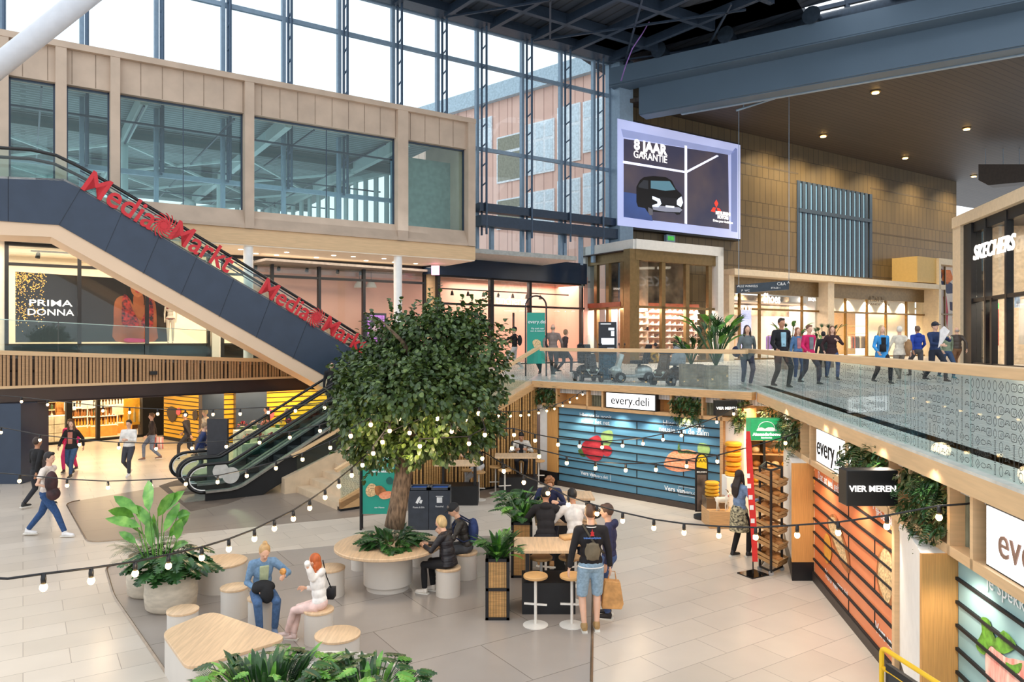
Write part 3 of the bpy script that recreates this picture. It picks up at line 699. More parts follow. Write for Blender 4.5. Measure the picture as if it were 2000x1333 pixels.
for k in range(4): s = sh[1]+1.3+k*2.6; spot('panel_washer', SH.pt(s, zc0-1.35, -1.4), 500, WARM2, 110, SH.pt(s, ztr2, -2.4))
def shop_sign(name, label, W, x, y, wd, ht, off, txt, size, bg=M_black, bold=.02, tm=M_litw):
    s = W.s(x, off); z = W.z(x, y, off); t = thing(name, label, 'sign', W.pt(s, z-ht/2, off))
    mb = MB(); W.box(mb, s-wd/2, s+wd/2, z-ht/2, z+ht/2, off-.12, off); mb.build('sign_box', bg, t)
    text(txt, W.mat(s, z, off+.01), size, tm, parent=t, bold=bold); return t
FR = lambda x, y, d: Wall((P(x, y, d).x, P(x, y, d).y), (1, 0))
def front_sign(label, x, y, d, wpx, hpx, txt, size, bg=M_black, bold=.02, tm=M_litw, depth=.15):
    W = FR(x, y, d); k = d/F; t = thing('shop_sign', label, 'sign', P(x, y+hpx/2, d))
    z = P(x, y, d).z; mb = MB(); W.box(mb, -wpx*k/2, wpx*k/2, z-hpx*k/2, z+hpx*k/2, -depth, 0); mb.build('sign_box', bg, t, bevel=.01)
    for (tx, dy, sz) in txt: text(tx, W.mat(0, z-dy*k, .012), sz*k, tm, parent=t, bold=bold*sz*k)
    return t
front_sign('black box sign of the shoe shop beside the kiosk', 1420.5, 576, 46, 21, 15, [('unisa', 0, 10)], 0)
front_sign('black box sign reading ADAM on the pillar between the canopy shops', 1621, 584, 53, 20, 14, [('ADAM', 0, 9)], 0)
front_sign('dark box sign on the far shop with the painted facade', 1837, 594, 58, 20, 13, [('costes', 0, 7)], 0)
t_ = thing('shop_sign', 'thin dark lettering ADAM on the lit cream panel', 'sign', SH.pt(SH.s(1720), 6.6, -.1))
text('ADAM', SH.mat(SH.s(1718), SH.z(1718, 585), -.12), .55, M_bronze, parent=t_, fit=2.0)
text('BRANDSTORE', SH.mat(SH.s(1718), SH.z(1718, 595), -.12), .2, M_bronze, parent=t_, fit=3.0)
t_ = thing('shop_sign', 'glowing white word Shoes behind the shop glass', 'sign', SH.pt(SH.s(1511), 6.6, -.1))
text('Shoes', SH.mat(SH.s(1511), SH.z(1511, 584), -.12), .85, M_litw, parent=t_, bold=.02, fit=SH.s(1528)-SH.s(1495))
t_ = thing('shop_sign', 'small glowing word MAQA behind the shop glass', 'sign', SH.pt(SH.s(1589), 6.6, -.1))
text('MAQA', SH.mat(SH.s(1589), SH.z(1589, 585), -.12), .3, M_litw, parent=t_, bold=.008, fit=SH.s(1597)-SH.s(1582))
t_ = thing('shop_sign', 'small glowing words FIT N TRY above the shoe shop doors', 'sign', SH.pt(SH.s(1461), 6.3, -.1))
text('FIT \'N TRY', SH.mat(SH.s(1461), SH.z(1461, 602), -.12), .4, M_litw, parent=t_, bold=.008, fit=SH.s(1472)-SH.s(1450))
# bright display panels in the shoe shop
for x0, x1, lb, col in ((1420, 1445, 'bright white poster panel in the shoe shop window, left', (245, 240, 255)), (1465, 1483, 'pale lavender display screen in the shoe shop window', (190, 190, 225))):
    mb = MB(); SH.box(mb, SH.s(x0), SH.s(x1), UF+.6, UF+3.2, -.7, -.6)
    tag(mb.build('video_display', pm('display_%d' % x0, col, emit=1.0, var=.04)), lb, 'display')
mb = MB(); SH.box(mb, SH.s(1490), SH.s(1506), UF+1.2, UF+2.6, -3.3, -3.2); tag(mb.build('video_display', pm('display_blue', (60, 120, 230), emit=.7, var=.3, scale=2)), 'small blue picture screen deeper inside the shoe shop', 'display')
# tall painted shop front at the far right with box over the canopy
MU = Wall(SCR.p+SCR.n*1.8, U2)
mb = MB(); a, b = MU.s(1826), MU.s(1900); zt = MU.z(1826, 505)
MU.box(mb, MU.s(1789), a+.3, MU.z(1826, 554), zt, -2, .1); struct('wall_canopy_box', mb, pm('sand_box', (208, 178, 116), .6, var=.02))
mb = MB(); MU.box(mb, a+.3, b+4, zt-.45, zt, -1, .3); MU.box(mb, a, a+.3, UF, zt, -1, .3); struct('trim_21', mb, M_canopy)
art = MB(); MU.box(art, a+.3, b+3, UF, zt-.4, -.6, -.5); struct('wall_painted', art, pm('mural_base', (226, 214, 204), .6, var=.02))
k = 0
for pts, col in (([(1830, 527), (1840, 525), (1843, 535), (1838, 545), (1830, 541)], (54, 44, 92)), ([(1838, 527), (1856, 528), (1862, 545), (1850, 556), (1840, 548)], (232, 126, 56)),
                 ([(1864, 530), (1878, 530), (1876, 552), (1862, 548)], (235, 150, 90)), ([(1838, 549), (1856, 552), (1866, 560), (1878, 558), (1876, 572), (1850, 574), (1840, 562)], (62, 66, 98)),
                 ([(1842, 580), (1848, 578), (1852, 610), (1850, 640), (1846, 612)], (196, 70, 84)), ([(1855, 590), (1870, 592), (1874, 604), (1866, 610), (1856, 606)], (58, 50, 84)), ([(1860, 620), (1874, 618), (1880, 640), (1864, 646)], (240, 150, 50))):
    mb = MB(); MU.poly(mb, pts, -.49, .01); struct('trim_22', mb, pm('mural_%d' % k, col, .6)); k += 1
mb = MB()
for x in (1856, 1879): s = MU.s(x); MU.box(mb, s-.05, s+.05, UF, zt-.4, -.45, -.35)
MU.box(mb, a+.3, b+3, MU.z(1856, 614)-.05, MU.z(1856, 614)+.05, -.45, -.35); struct('trim_23', mb, M_bronze)

# ---- shoe shop kiosk ----
zk = 9.32
kl0, kl1 = KL.s(1137), 0.0
kr0, kr1 = 0.0, KR.s(1410)
M_kw = pm('kiosk_white_frame', (222, 220, 214), .45, var=.02)
mb = MB()
for W, a, b in ((KL, kl0, kl1), (KR, kr0, kr1)):
    W.box(mb, a, b, zk-.5, zk, -.6, .12 if W is KR else .12)
KL.box(mb, kl0, kl0+.45, UF, zk, -.6, .12); KR.box(mb, kr1-.45, kr1, UF, zk, -.6, .12)
struct('wall_kiosk_frame', mb, M_kw)
mb = MB()
KL.box(mb, kl0+.45, 0, zk-1.05, zk-.5, -.4, -.05); KR.box(mb, 0, kr1-.45, zk-1.05, zk-.5, -.4, -.05)
KR.box(mb, -.32, .32, UF, zk-.5, -.5, -.02)
zkt = KR.z(1300, 601)
for x in (1160, 1183, 1211): s = KL.s(x); KL.box(mb, s-.12, s+.12, UF, zk-1, -.3, -.1)
for x in (1299, 1346, 1390): s = KR.s(x); KR.box(mb, s-.13, s+.13, UF, zk-1, -.3, -.1)
KL.box(mb, kl0+.45, 0, zkt-.06, zkt+.06, -.3, -.1); KR.box(mb, 0, kr1-.45, zkt-.06, zkt+.06, -.3, -.1)
KL.box(mb, kl0+.45, 0, UF, UF+.12, -.3, -.05); KR.box(mb, 0, kr1-.45, UF, UF+.12, -.3, -.05)
struct('trim_24', mb, pm('brushed_bronze', (134, 112, 76), .35, .55, var=.05))
mb = MB(); KL.box(mb, kl0+.4, 0, UF, zk-1, -.22, -.2); KR.box(mb, 0, kr1-.4, UF, zk-1, -.22, -.2); struct('window_13', mb, M_glass)
mb = MB(); KR.box(mb, -.2, kr1, zk-.55, zk-.5, -4.3, -.1); struct('ceiling_kiosk', mb, pm('kiosk_dark_ceiling', (64, 52, 48), .6))
mb = MB(); KR.box(mb, .1, kr1-.5, zkt+.05, zkt+.3, -4.3, -1.2); struct('ceiling_kiosk_lower', mb, pm('kiosk_rust_band', (150, 82, 60), .6))
mb = MB(); KR.box(mb, .2, kr1-.4, UF, zkt+.2, -1.55, -1.45); KL.box(mb, kl0+.6, -1.3, UF, zkt+.2, -1.55, -1.45); struct('wall_shoe_shelving', mb, pm('shoe_wall_back', (214, 176, 158), .6))
mb = MB(); KR.box(mb, .3, kr1-.4, zkt+.3, zk-.6, -2.6, -2.5); struct('wall_kiosk_mural', mb, pm('mural_dark', (120, 104, 84), .7, var=.5, scale=.9))
mb = MB(); q = KR.pt(KR.s(1283), 0, -1.1); mb.tube([(q.x, q.y, UF), (q.x, q.y, zk-.6)], .32, 20); struct('column_kiosk', mb, pm('greige_column', (168, 146, 124), .6), smooth=True)
mb = MB(); q = KL.s(1227); KL.box(mb, q-.25, q+.2, zkt+1.2, zk-1.3, -.14, -.1); struct('trim_25', mb, M_cream)
t_ = thing('vertical_sign', 'cream vertical banner with letters A and D in the kiosk window', 'sign', KL.pt(q, 7, -.1))
for i, ch in enumerate('AD'): text(ch, KL.mat(q, zk-1.95-.62*i if False else KL.z(1228, 519+12*i), -.08), .62, M_blackm, parent=t_, bold=.03)
area('kiosk_light_right', KR.pt(kr1/2, zkt-.05, -.9), 6.5, 900, PINKW, (0, 0, ROT), .8)
area('kiosk_light_left', KL.pt(kl0/2, zkt-.05, -.9), 3.2, 420, PINKW, (0, 0, math.atan2(-.8462, .5329)), .8)
# shoes
sm = MB(); prof = [(0, .05), (.05, .075), (.12, .085), (.17, .11), (.26, .13)]
sm.hexa([(-.15, -.05, 0), (.15, -.05, 0), (.15, .05, 0), (-.15, .05, 0), (-.14, -.04, .05), (.14, -.04, .07), (.14, .04, .07), (-.14, .04, .05)])
sm.hexa([(.0, -.045, .06), (.14, -.04, .06), (.14, .04, .06), (.0, .045, .06), (.05, -.03, .13), (.14, -.03, .15), (.14, .03, .15), (.05, .03, .13)])
shoe_m = [pm('shoe_white', (250, 244, 238), .5), pm('shoe_sand', (216, 186, 160), .5), pm('shoe_grey', (120, 112, 112), .5), pm('shoe_black', (40, 36, 38), .5)]
protos = []
for m in shoe_m:
    o = sm.build('shoe', m); C.objects.unlink(o); protos.append(o)
rows = [UF+.35+i*.34 for i in range(8)]
bd = MB()
for W, a, b in ((KR, .5, kr1-.6), (KL, kl0+.7, -.4)):
    for z in rows: W.box(bd, a, b, z-.03, z, -1.45, -1.1)
struct('trim_26', bd, pm('lit_shelf_board', (240, 206, 184), .5))
for W, a, b, lab, grp in ((KR, .5, kr1-.6, 'pale trainer on the lit shoe wall behind the right front of the glass kiosk', 'trainers on the right kiosk shoe wall'), (KL, kl0+.7, -.4, 'pale trainer on the lit shoe wall behind the left front of the glass kiosk', 'trainers on the left kiosk shoe wall')):
    for z in rows:
        s = a+.2
        while s < b:
            o = protos[random.choice((0, 0, 0, 1, 1, 2, 3))].copy(); C.objects.link(o); o.location = W.pt(s, z, -1.26); o.rotation_euler = (0, 0, math.atan2(W.d.y, W.d.x)+random.uniform(-.3, .3)); o.scale = (1.05, 1.2, 1.25)
            tag(o, lab, 'shoe', grp); s += .42
# ---- blue boarded shop front (back) and right-hand shop fronts ----
bz0, bz1 = .14, 2.27
BLs, BRs = BF.s(1049), BF.s(1461)
M_blue = brick_mat('blue_board', (92, 146, 172), (74, 126, 154), (84, 136, 162), 5, .9, 0, .0, .5) if False else pm('blue_board', (112, 168, 190), .45, var=0, scale=.5, col2=(72, 120, 150), stretch=(.3, .3, 2.2))
M_orange = pm('orange_board', (238, 150, 104), .45, var=0, scale=.7, col2=(226, 122, 70))
M_teal = pm('pale_teal_board', (164, 200, 200), .45, var=0, scale=.7, col2=(140, 178, 180))
slatwall(BF, 1092, 1411, bz0, bz1, M_blue, 10, 'wall_blue', joints=[(1162, 9), (1162, 7), (1162, 5), (1162, 3), (1244, 8), (1244, 6), (1244, 4), (1244, 2), (1244, 0), (1335, 9), (1335, 7), (1335, 5), (1335, 3), (1162, 1), (1335, 1)])
mb = MB(); BF.box(mb, BLs, BRs-.9, 0, bz0, -.3, .06); struct('baseboard_back', mb, pm('dark_plinth', (62, 52, 46), .5))
mb = MB()
BF.box(mb, BLs, BRs+.2, UF-.16, UF+.02, -.35, .22); BF.box(mb, BLs+.3, BRs+.1, bz1, bz1+.09, -.3, .12); BF.box(mb, BF.s(1410), BF.s(1416), 0, bz1, -.2, .1)
for x in (1048.5, 1092, 1152, 1181.5, 1282, 1315, 1376, 1413, 1460): s = BF.s(x); BF.box(mb, s-.03, s+.03, bz1, UF-.1, -.3, .12)
struct('trim_27', mb, M_oak)
mb = MB(); BF.box(mb, BLs, BRs+.2, UF+.02, UF+.035, -.35, .22); struct('trim_28', mb, pm('pale_capping', (206, 204, 196), .4))
mb = MB(); BF.box(mb, BLs, BRs, bz1, UF-.05, -.42, -.3); struct('wall_band_back', mb, M_bamboo)
mb = MB()
for a, b in ((1153, 1181), (1378, 1412)):
    s = BF.s(a)
    while s < BF.s(b): mb.tube([BF.pt(s, bz1+.08, -.1), BF.pt(s, UF-.16, -.1)], .045, 8); s += .09
struct('trim_29', mb, pm('grey_green_felt', (118, 118, 98), .9, var=.15), smooth=True)
mb = MB(); BF.box(mb, BF.s(1056), BF.s(1071), .36, bz1, -.3, .02); BF.box(mb, BF.s(1416), BF.s(1452), 0, bz1+.05, -.3, -.02); struct('wall_white_pier', mb, M_white)
mb = MB(); BF.box(mb, BF.s(1071), BF.s(1091), .36, bz1, -.3, .05); struct('column_bamboo_back', mb, M_bamboo)
mb = MB(); BF.box(mb, BF.s(1056), BF.s(1091), 0, .37, -.3, .07); struct('baseboard_back_2', mb, M_black)
for x in (1122, 1300): spot('niche_light', BF.pt(BF.s(x), UF-.22, -.08), 30, WARM, 140)
for x in (1150, 1215, 1280, 1350): spot('board_washer', BF.pt(BF.s(x), bz1+.02, .34), 75, (1, .9, .74), 110, BF.pt(BF.s(x), .9, 0))

def lit_sign(label, W, x0, x1, z0, z1, off, txt, size, mats=(M_black, M_lit), tm=None, name='shop_sign', tx=None):
    a, b = W.s(x0, off), W.s(x1, off); t = thing(name, label, 'sign', W.pt((a+b)/2, z0, off))
    mb = MB(); W.box(mb, a, b, z0, z1, off-.2, off); mb.build('frame', mats[0], t)
    mb = MB(); W.box(mb, a+.03, b-.03, z0+.03, z1-.03, off, off+.01); mb.build('lit_face', mats[1], t)
    text(txt, W.mat((a+b)/2 if tx is None else tx, (z0+z1)/2, off+.015), size, tm or M_blackm, parent=t); return t
lit_sign('lit white box sign reading every.deli above the blue boarded front', BF, 1183, 1281, 2.36, 2.80, .13, 'every.deli', .32)
# lettering and pictures on the blue boards
t_ = thing('wall_print', 'white slogans and pictures of tuna and salmon printed on the blue boards', 'print', BF.pt(BF.s(1240), bz0, .01))
M_pw = pm('print_white', (240, 244, 246), .5, var=0)
def wt(W, s, x, y, size, off=.012, m=None, p=None, **k): return text(s, W.mat(W.s(x), W.z(x, y), off), size, m or M_pw, parent=p or t_, depth=.001, **k)
wt(BF, 'Hier vis je nooit', 1163, 813.5, .17); wt(BF, 'achter het net', 1163, 824.5, .17)
wt(BF, 'Hier vind je het', 1335, 830, .19); wt(BF, 'neusje van de zalm', 1335, 842.5, .19)
wt(BF, 'Vers van', 1149, 926, .15, bold=.004); wt(BF, 'Vers van', 1318, 957, .17, bold=.004)
for cx, cy, sz in ((1174.5, 931.5, .12), (1350, 963, .13)):
    wt(BF, 'every.deli', cx, cy, sz); s = BF.s(cx); z = BF.z(cx, cy); mb = MB(); w_, h_ = sz*2.7, sz*.9
    for (a, b, c, d) in ((s-w_, s+w_, z+h_-.01, z+h_), (s-w_, s+w_, z-h_, z-h_+.01), (s-w_, s-w_+.01, z-h_, z+h_), (s+w_-.01, s+w_, z-h_, z+h_)): BF.box(mb, a, b, c, d, .012, .014)
    mb.build('print_frame', M_pw, t_)
def blob(W, name, pts, mat, off=.012, p=None):
    """smooth closed outline through picture points"""
    n = len(pts); out = []
    for i in range(n):
        p0, p1, p2, p3 = pts[i-1], pts[i], pts[(i+1) % n], pts[(i+2) % n]
        for t in (0, .33, .66):
            out.append(tuple(.5*((2*p1[k])+(-p0[k]+p2[k])*t+(2*p0[k]-5*p1[k]+4*p2[k]-p3[k])*t*t+(-p0[k]+3*p1[k]-3*p2[k]+p3[k])*t**3) for k in (0, 1)))
    mb = MB(); W.poly(mb, out, off, .002); return mb.build(name, mat, p or t_)
M_tuna = pm('tuna_red', (206, 62, 70), .5, var=0, col2=(160, 34, 46), scale=3, stretch=(1, 1, 4)); M_salmon = pm('salmon_orange', (238, 132, 84), .5, var=0, col2=(246, 178, 140), scale=14, stretch=(1, 1, 3))
M_lime = pm('lime_green', (150, 180, 110), .5); M_leafp = pm('printed_leaf', (86, 116, 56), .5, var=.3, scale=20)
blob(BF, 'printed_lime', [(1175, 846), (1195, 842), (1196, 862), (1185, 874), (1176, 868)], M_lime)
blob(BF, 'printed_herb', [(1129, 880), (1140, 878), (1146, 890), (1136, 892)], M_leafp)
blob(BF, 'printed_tuna', [(1137, 868), (1150, 858), (1168, 851), (1177, 866), (1178, 890), (1168, 901), (1150, 896), (1138, 882)], M_tuna, .014)
blob(BF, 'printed_tuna', [(1178, 872), (1190, 872), (1196, 882), (1188, 892), (1178, 888)], M_tuna, .014)
blob(BF, 'printed_lime', [(1363, 868), (1380, 868), (1387, 880), (1378, 896), (1366, 894)], M_lime)
blob(BF, 'printed_salmon', [(1297, 905), (1306, 888), (1322, 880), (1345, 879), (1363, 886), (1367, 905), (1355, 918), (1322, 922), (1300, 914)], M_salmon, .014)
blob(BF, 'printed_herb', [(1326, 864), (1330, 880), (1345, 880), (1362, 888), (1340, 886), (1324, 884)], M_leafp, .017)

# ---- right-hand front ----
rz0, rz1 = .16, 2.04
xs_end = 2500
eA, eB = RF.s(1459), 9.6
mb = MB()
RF.box(mb, eA-.2, eB, UF-.2, UF+.0, -.6, .2)
struct('trim_30', mb, M_oakh)
mb = MB(); RF.box(mb, eA-.2, eB, UF, UF+.03, -.3, .2); struct('trim_31', mb, pm('pale_capping', (206, 204, 196), .4))
mb = MB(); RF.box(mb, RF.s(1530), eB, rz1, rz1+.1, -.3, .1)
for x in (1529, 1575, 1593.5, 1665.5, 1697, 1752, 1794, 1873, 1919.5): s = RF.s(x); RF.box(mb, s-.03, s+.03, rz1, UF-.15, -.3, .1)
RF.box(mb, RF.s(1752), RF.s(1757), 0, rz1, -.2, .06)
struct('trim_32', mb, M_oakh)
mb = MB(); RF.box(mb, RF.s(1520), eB, rz1, UF-.1, -.45, -.3); struct('wall_band_right', mb, M_bamboo)
mb = MB()
for a, b in ((1577, 1592), (1877, 1918)):
    s = RF.s(a)
    while s < RF.s(b): mb.tube([RF.pt(s, rz1+.08, -.08), RF.pt(s, UF-.2, -.08)], .04, 8); s += .085
struct('trim_33', mb, pm('grey_green_felt', (118, 118, 98), .9), smooth=True)
RJ = [(1658, k) for k in (0, 2, 4, 6)]+[(1709, k) for k in (1, 3, 5)]
slatwall(RF, 1591, 1753, rz0, rz1, M_orange, 8, 'wall_orange', joints=RJ, rail=.03)
slatwall(RF, 1872, 2350, rz0, rz1, M_teal, 8, 'wall_teal', rail=.03)
mb = MB(); RF.box(mb, RF.s(1590), eB, 0, rz0, -.3, .03); struct('baseboard_right', mb, pm('dark_plinth', (62, 52, 46), .5))
# splayed piers
def pier(x_front0, x_front1, y_f, x_back, nm):
    a = RF.pt(RF.s(x_front1), 0); f = (x_front0-CX)/F*a.y; fl = Vector((f, a.y, 0)); bk = RF.pt(RF.s(x_back), 0)
    m1 = MB(); m1.prism([fl, a, a+Vector((.25, 1.0, 0)), bk+Vector((.02, .05, 0))] if False else [fl, a, bk], (0, 0, .32)); struct('baseboard_pier', m1, M_black)
    i = Vector((.012, .03, 0)); m2 = MB(); m2.prism([Vector((p.x, p.y, .32)) for p in (fl+i, a+Vector((0, .03, 0)), bk)], (0, 0, rz1-.32)); struct('wall_pier', m2, M_white)
    m3 = MB(); m3.prism([Vector((p.x, p.y, .325)) for p in (fl+Vector((.0, 0, 0)), a, a+Vector((0, .035, 0)), fl+Vector((0.0, .035, 0)))], (0, 0, rz1-.32)); struct('column_bamboo', m3, M_bamboo)
pier(1547, 1590, 0, 1530, 0)
pier(1800, 1871, 0, 1757, 0)
lit_sign('lit white box sign reading every.deli above the orange boarded front', RF, 1595, 1664, 2.13, 2.72, .05, 'every.deli', .46)
lit_sign('large lit white box sign reading every.deli above the teal boards', RF, 1926, 2290, 2.13, 2.72, .05, 'every.deli', .42, tm=pm('sign_brown', (140, 106, 92), .5), tx=RF.s(2035)+.25)
t_ = thing('wall_print', 'white slogans and bread pictures printed on the orange boards', 'print', RF.pt(RF.s(1670), rz0, .01))
M_crust = pm('bread_crust', (176, 110, 60), .6, var=.2, scale=8); M_crumb = pm('bread_crumb', (226, 190, 140), .6, var=.25, scale=30)
wt(RF, 'Dat zit wel gebakken', 1627, 948, .2); wt(RF, 'Hier vind', 1726, 998, .2); wt(RF, 'je een broodje', 1740, 1018, .17)
wt(RF, 'Vers van', 1625, 1133, .2, bold=.004); wt(RF, 'every.deli', 1647, 1152, .14); wt(RF, 'Vers van', 1730, 1245, .2, bold=.004)
blob(RF, 'printed_badge', [(1611, 1045), (1620, 1050), (1624, 1085), (1616, 1102), (1610, 1085)], pm('badge_yellow', (232, 160, 60), .5))
blob(RF, 'printed_bread', [(1615, 1015), (1630, 1005), (1640, 1030), (1650, 1060), (1658, 1085), (1659, 1120), (1648, 1110), (1632, 1080), (1622, 1045)], M_crust)
blob(RF, 'printed_bread', [(1618, 1020), (1629, 1012), (1645, 1055), (1655, 1105), (1640, 1085), (1626, 1050)], M_crumb, .015)
blob(RF, 'printed_bread', [(1716, 1085), (1728, 1065), (1740, 1075), (1751, 1100), (1751, 1165), (1735, 1186), (1720, 1165), (1712, 1125)], M_crust)
blob(RF, 'printed_bread', [(1719, 1088), (1728, 1072), (1738, 1082), (1745, 1110), (1742, 1160), (1733, 1180), (1722, 1158), (1715, 1125)], M_crumb, .015)
t_ = thing('wall_print', 'white slogan with ham and parsley printed on the pale teal boards', 'print', RF.pt(RF.s(1950), rz0, .01))
wt(RF, 'Hier ben', 1972, 1140, .2); wt(RF, 'je spekkoper', 1988, 1172, .2)
M_ham = pm('ham_pink', (226, 132, 120), .5, var=0, col2=(246, 206, 190), scale=5, stretch=(3, 3, .6))
blob(RF, 'printed_ham', [(1925, 1275), (1930, 1262), (1945, 1268), (1965, 1285), (1990, 1290), (2030, 1310), (2030, 1400), (1970, 1390), (1930, 1340)], M_ham)
blob(RF, 'printed_herb', [(1906, 1262), (1918, 1235), (1916, 1208), (1932, 1212), (1944, 1248), (1960, 1232), (1985, 1262), (1962, 1278), (1945, 1270), (1935, 1262), (1922, 1280)], pm('printed_parsley', (96, 150, 50), .5, var=.3, scale=12), .015)
blob(RF, 'printed_herb', [(1964, 1294), (1978, 1300), (1996, 1296), (1990, 1315), (1972, 1312)], pm('printed_parsley', (96, 150, 50), .5), .015)
for s in (RF.s(1620), RF.s(1690), RF.s(1740), RF.s(1920), RF.s(2050)): spot('board_washer', RF.pt(s, rz1+.02, .34), 34, (1, .86, .7), 115, RF.pt(s, .7, 0))
for x in (1682, 1780): spot('niche_light', RF.pt(RF.s(x), UF-.25, -.08), 7, WARM, 140)
for s in (RF.s(1590)-1.2, RF.s(1640), RF.s(1760), 2.0, 5.5): spot('canopy_downlight', RF.pt(s, 2.9, .16), 150, WARM2, 150, RF.pt(s, 0, 1.2))

# ---- projecting signs ----
d = 10.2
front_sign('black projecting box sign reading VIER MEREN above the orange front, nearest', 1704, 954.5, 8.6, 101, 70, [('VIER MEREN', 1, 17)], 0, depth=.22, bold=.008)
front_sign('small black box sign reading VIER MEREN at the corner of the blue front', 1419, 798, 17.2, 43, 30, [('VIER MEREN', 0, 7.4)], 0, depth=.2, bold=.008)
M_gs = pm('sign_green', (40, 150, 92), .4, emit=.6, var=.1)
t_ = front_sign('green lit box sign reading Alexanderhoeve above the cheese stall', 1497, 840, 14.8, 62, 42, [('Alexanderhoeve', 9, 8.2), ('kaas & noten', 15.5, 4)], 0, bg=M_gs, depth=.3)
W_ = FR(1497, 840, 14.8); k_ = 14.8/F; z_ = P(1497, 840, 14.8).z
mb = MB(); mb.tube([W_.pt(math.cos(a)*16*k_, z_+(3-0+math.sin(a)*13)*k_, .01) for a in [PI*i/14 for i in range(15)]], .008, 5); mb.build('emblem', M_pw, t_)
mb = MB()
W_.spoly(mb, [((x)*k_, z_+y*k_) for x, y in ((-20, -2), (-18, 3), (-10, 5), (-3, 2), (3, 5), (12, 5), (20, 0), (20, -3))], .008, .003); mb.build('emblem', M_pw, t_)

# ---- balustrades on the upper floor ----
M_ink = pm('glass_print_ink', (40, 48, 48), .6)
def rail_seg(W, s0, s1, z0, z1, name_l, panel, cap=True, off=.1, w=.16):
    t = thing('glass_balustrade', name_l, 'railing', W.pt((s0+s1)/2, z0, off))
    s = s0
    while s < s1-.05:
        e = min(s+panel, s1); m = MB(); W.box(m, s, e-.012, z0, z1-.03, off-.01, off+.01); m.build('glass_panel', M_rail, t); s = e
    m = MB(); W.box(m, s0, s1, z1-.10, z1, off-w/2, off+w/2); m.build('handrail', M_oakh, t, bevel=.008)
    return t
ra = rail_seg(BF, BF.s(1062), BRs+.02, UF+.02, UF+1.0, 'glass balustrade with wooden handrail above the blue boarded front', 1.75)
rb = rail_seg(RF, eA, eB, UF+.02, UF+1.0, 'long printed glass balustrade with wooden handrail, nearest on the right', 1.6)
def icons(W, s0, s1, z0, z1, off, cell, parent, lw, seed, keep=1.0, mat=M_ink):
    rnd = random.Random(seed); mb = MB()
    nc = int((s1-s0)/cell); nr = int((z1-z0)/cell)
    kindcol = None
    for c in range(nc):
        kd = rnd.randrange(7)
        for r in range(nr):
            if r % 3 == 0: kd = rnd.randrange(7)
            if rnd.random() > keep: continue
            cs_, cz_ = s0+(c+.5)*cell, z0+(r+.5)*cell; a = cell*.42
            if kd == 0: pts = [(math.cos(t)*a*.7, math.sin(t)*a) for t in [2*PI*i/12 for i in range(12)]]
            elif kd == 1: pts = [(0, a), (a*.55, a*.3), (a*.6, -a*.3), (0, -a), (-a*.6, -a*.3), (-a*.55, a*.3)]
            elif kd == 2: pts = [(-a, a*.5), (-a*.6, a*.75), (a*.6, a*.75), (a, a*.5), (a, -a*.5), (a*.6, -a*.75), (-a*.6, -a*.75), (-a, -a*.5)]
            elif kd == 3: pts = [(-a, -a*.2), (-a*.4, a*.6), (a*.4, a*.6), (a, -a*.2), (a*.5, -a*.1), (0, a*.2), (-a*.5, -a*.1)]
            elif kd == 4: pts = [(0, a), (a, 0), (0, -a), (-a, 0)]
            elif kd == 5: pts = [(-a*.3, a), (a*.3, a), (a*.15, 0), (a*.3, -a), (-a*.3, -a), (-a*.15, 0)]
            else: pts = [(math.cos(t)*a, math.sin(t)*a*.5) for t in [2*PI*i/10 for i in range(10)]]
            n = len(pts)
            for i in range(n):
                (x1, y1), (x2, y2) = pts[i], pts[(i+1) % n]; L = math.hypot(x2-x1, y2-y1) or 1; nx, ny = -(y2-y1)/L*lw/2, (x2-x1)/L*lw/2
                mb.quad(W.pt(cs_+x1+nx, cz_+y1+ny, off), W.pt(cs_+x2+nx, cz_+y2+ny, off), W.pt(cs_+x2-nx, cz_+y2-ny, off), W.pt(cs_+x1-nx, cz_+y1-ny, off))
            if kd in (2, 4):
                for q in (-.4, .1): mb.quad(*[W.pt(cs_+x, cz_+y, off) for x, y in ((a*q, -a*.4), (a*q+lw, -a*.4), (a*(q+.4)+lw, a*.4), (a*(q+.4), a*.4))])
    o = mb.build('glass_print', mat, parent); return o
icons(RF, eA+.1, eB, UF+.04, UF+.92, .113, .105, rb, .006, 3)
icons(BF, BF.s(1066), BRs, UF+.04, UF+.80, .113, .075, ra, .0045, 5, keep=.8, mat=pm('glass_print_grey', (110, 122, 126), .6))
# ---- stone stair ----
S0 = G(663, 999); S0 = Vector((S0.x, S0.y)); E1 = BF.pt(BF.s(1050), 0); E1 = Vector((E1.x, E1.y))
sd = (E1-S0); SL = sd.length; sd.normalize(); sp = Vector((-sd.y, sd.x))           # along, across (away)
ST = Wall(S0, sd)                                                               # right-hand side of the stair; n points to the hall
SW = 2.75
NS = 17; rise = UF/NS; run = (SL-.1)/NS
M_step = pm('beige_step_stone', (208, 184, 154), .45, var=.06, scale=3)
t_ = thing('staircase', 'beige stone staircase climbing to the upper floor beside the escalators', 'stairs', (S0.x, S0.y, 0))
for k in range(NS):
    mb = MB(); ST.box(mb, k*run, (k+1)*run+.02 if k < NS-1 else SL, 0 if k == 0 else (k-.6)*rise, (k+1)*rise, -SW, -.02)
    o = mb.build('step', M_step, t_)
mb = MB(); mb.prism([ST.pt(-.35, 0, -SW), ST.pt(-.35, .42, -SW), ST.pt(SL, UF+.1, -SW), ST.pt(SL, UF-.6, -SW), ST.pt(.6, 0, -SW)], -Vector((ST.n.x, ST.n.y, 0))*.28)
mb.build('stringer', M_step, t_)
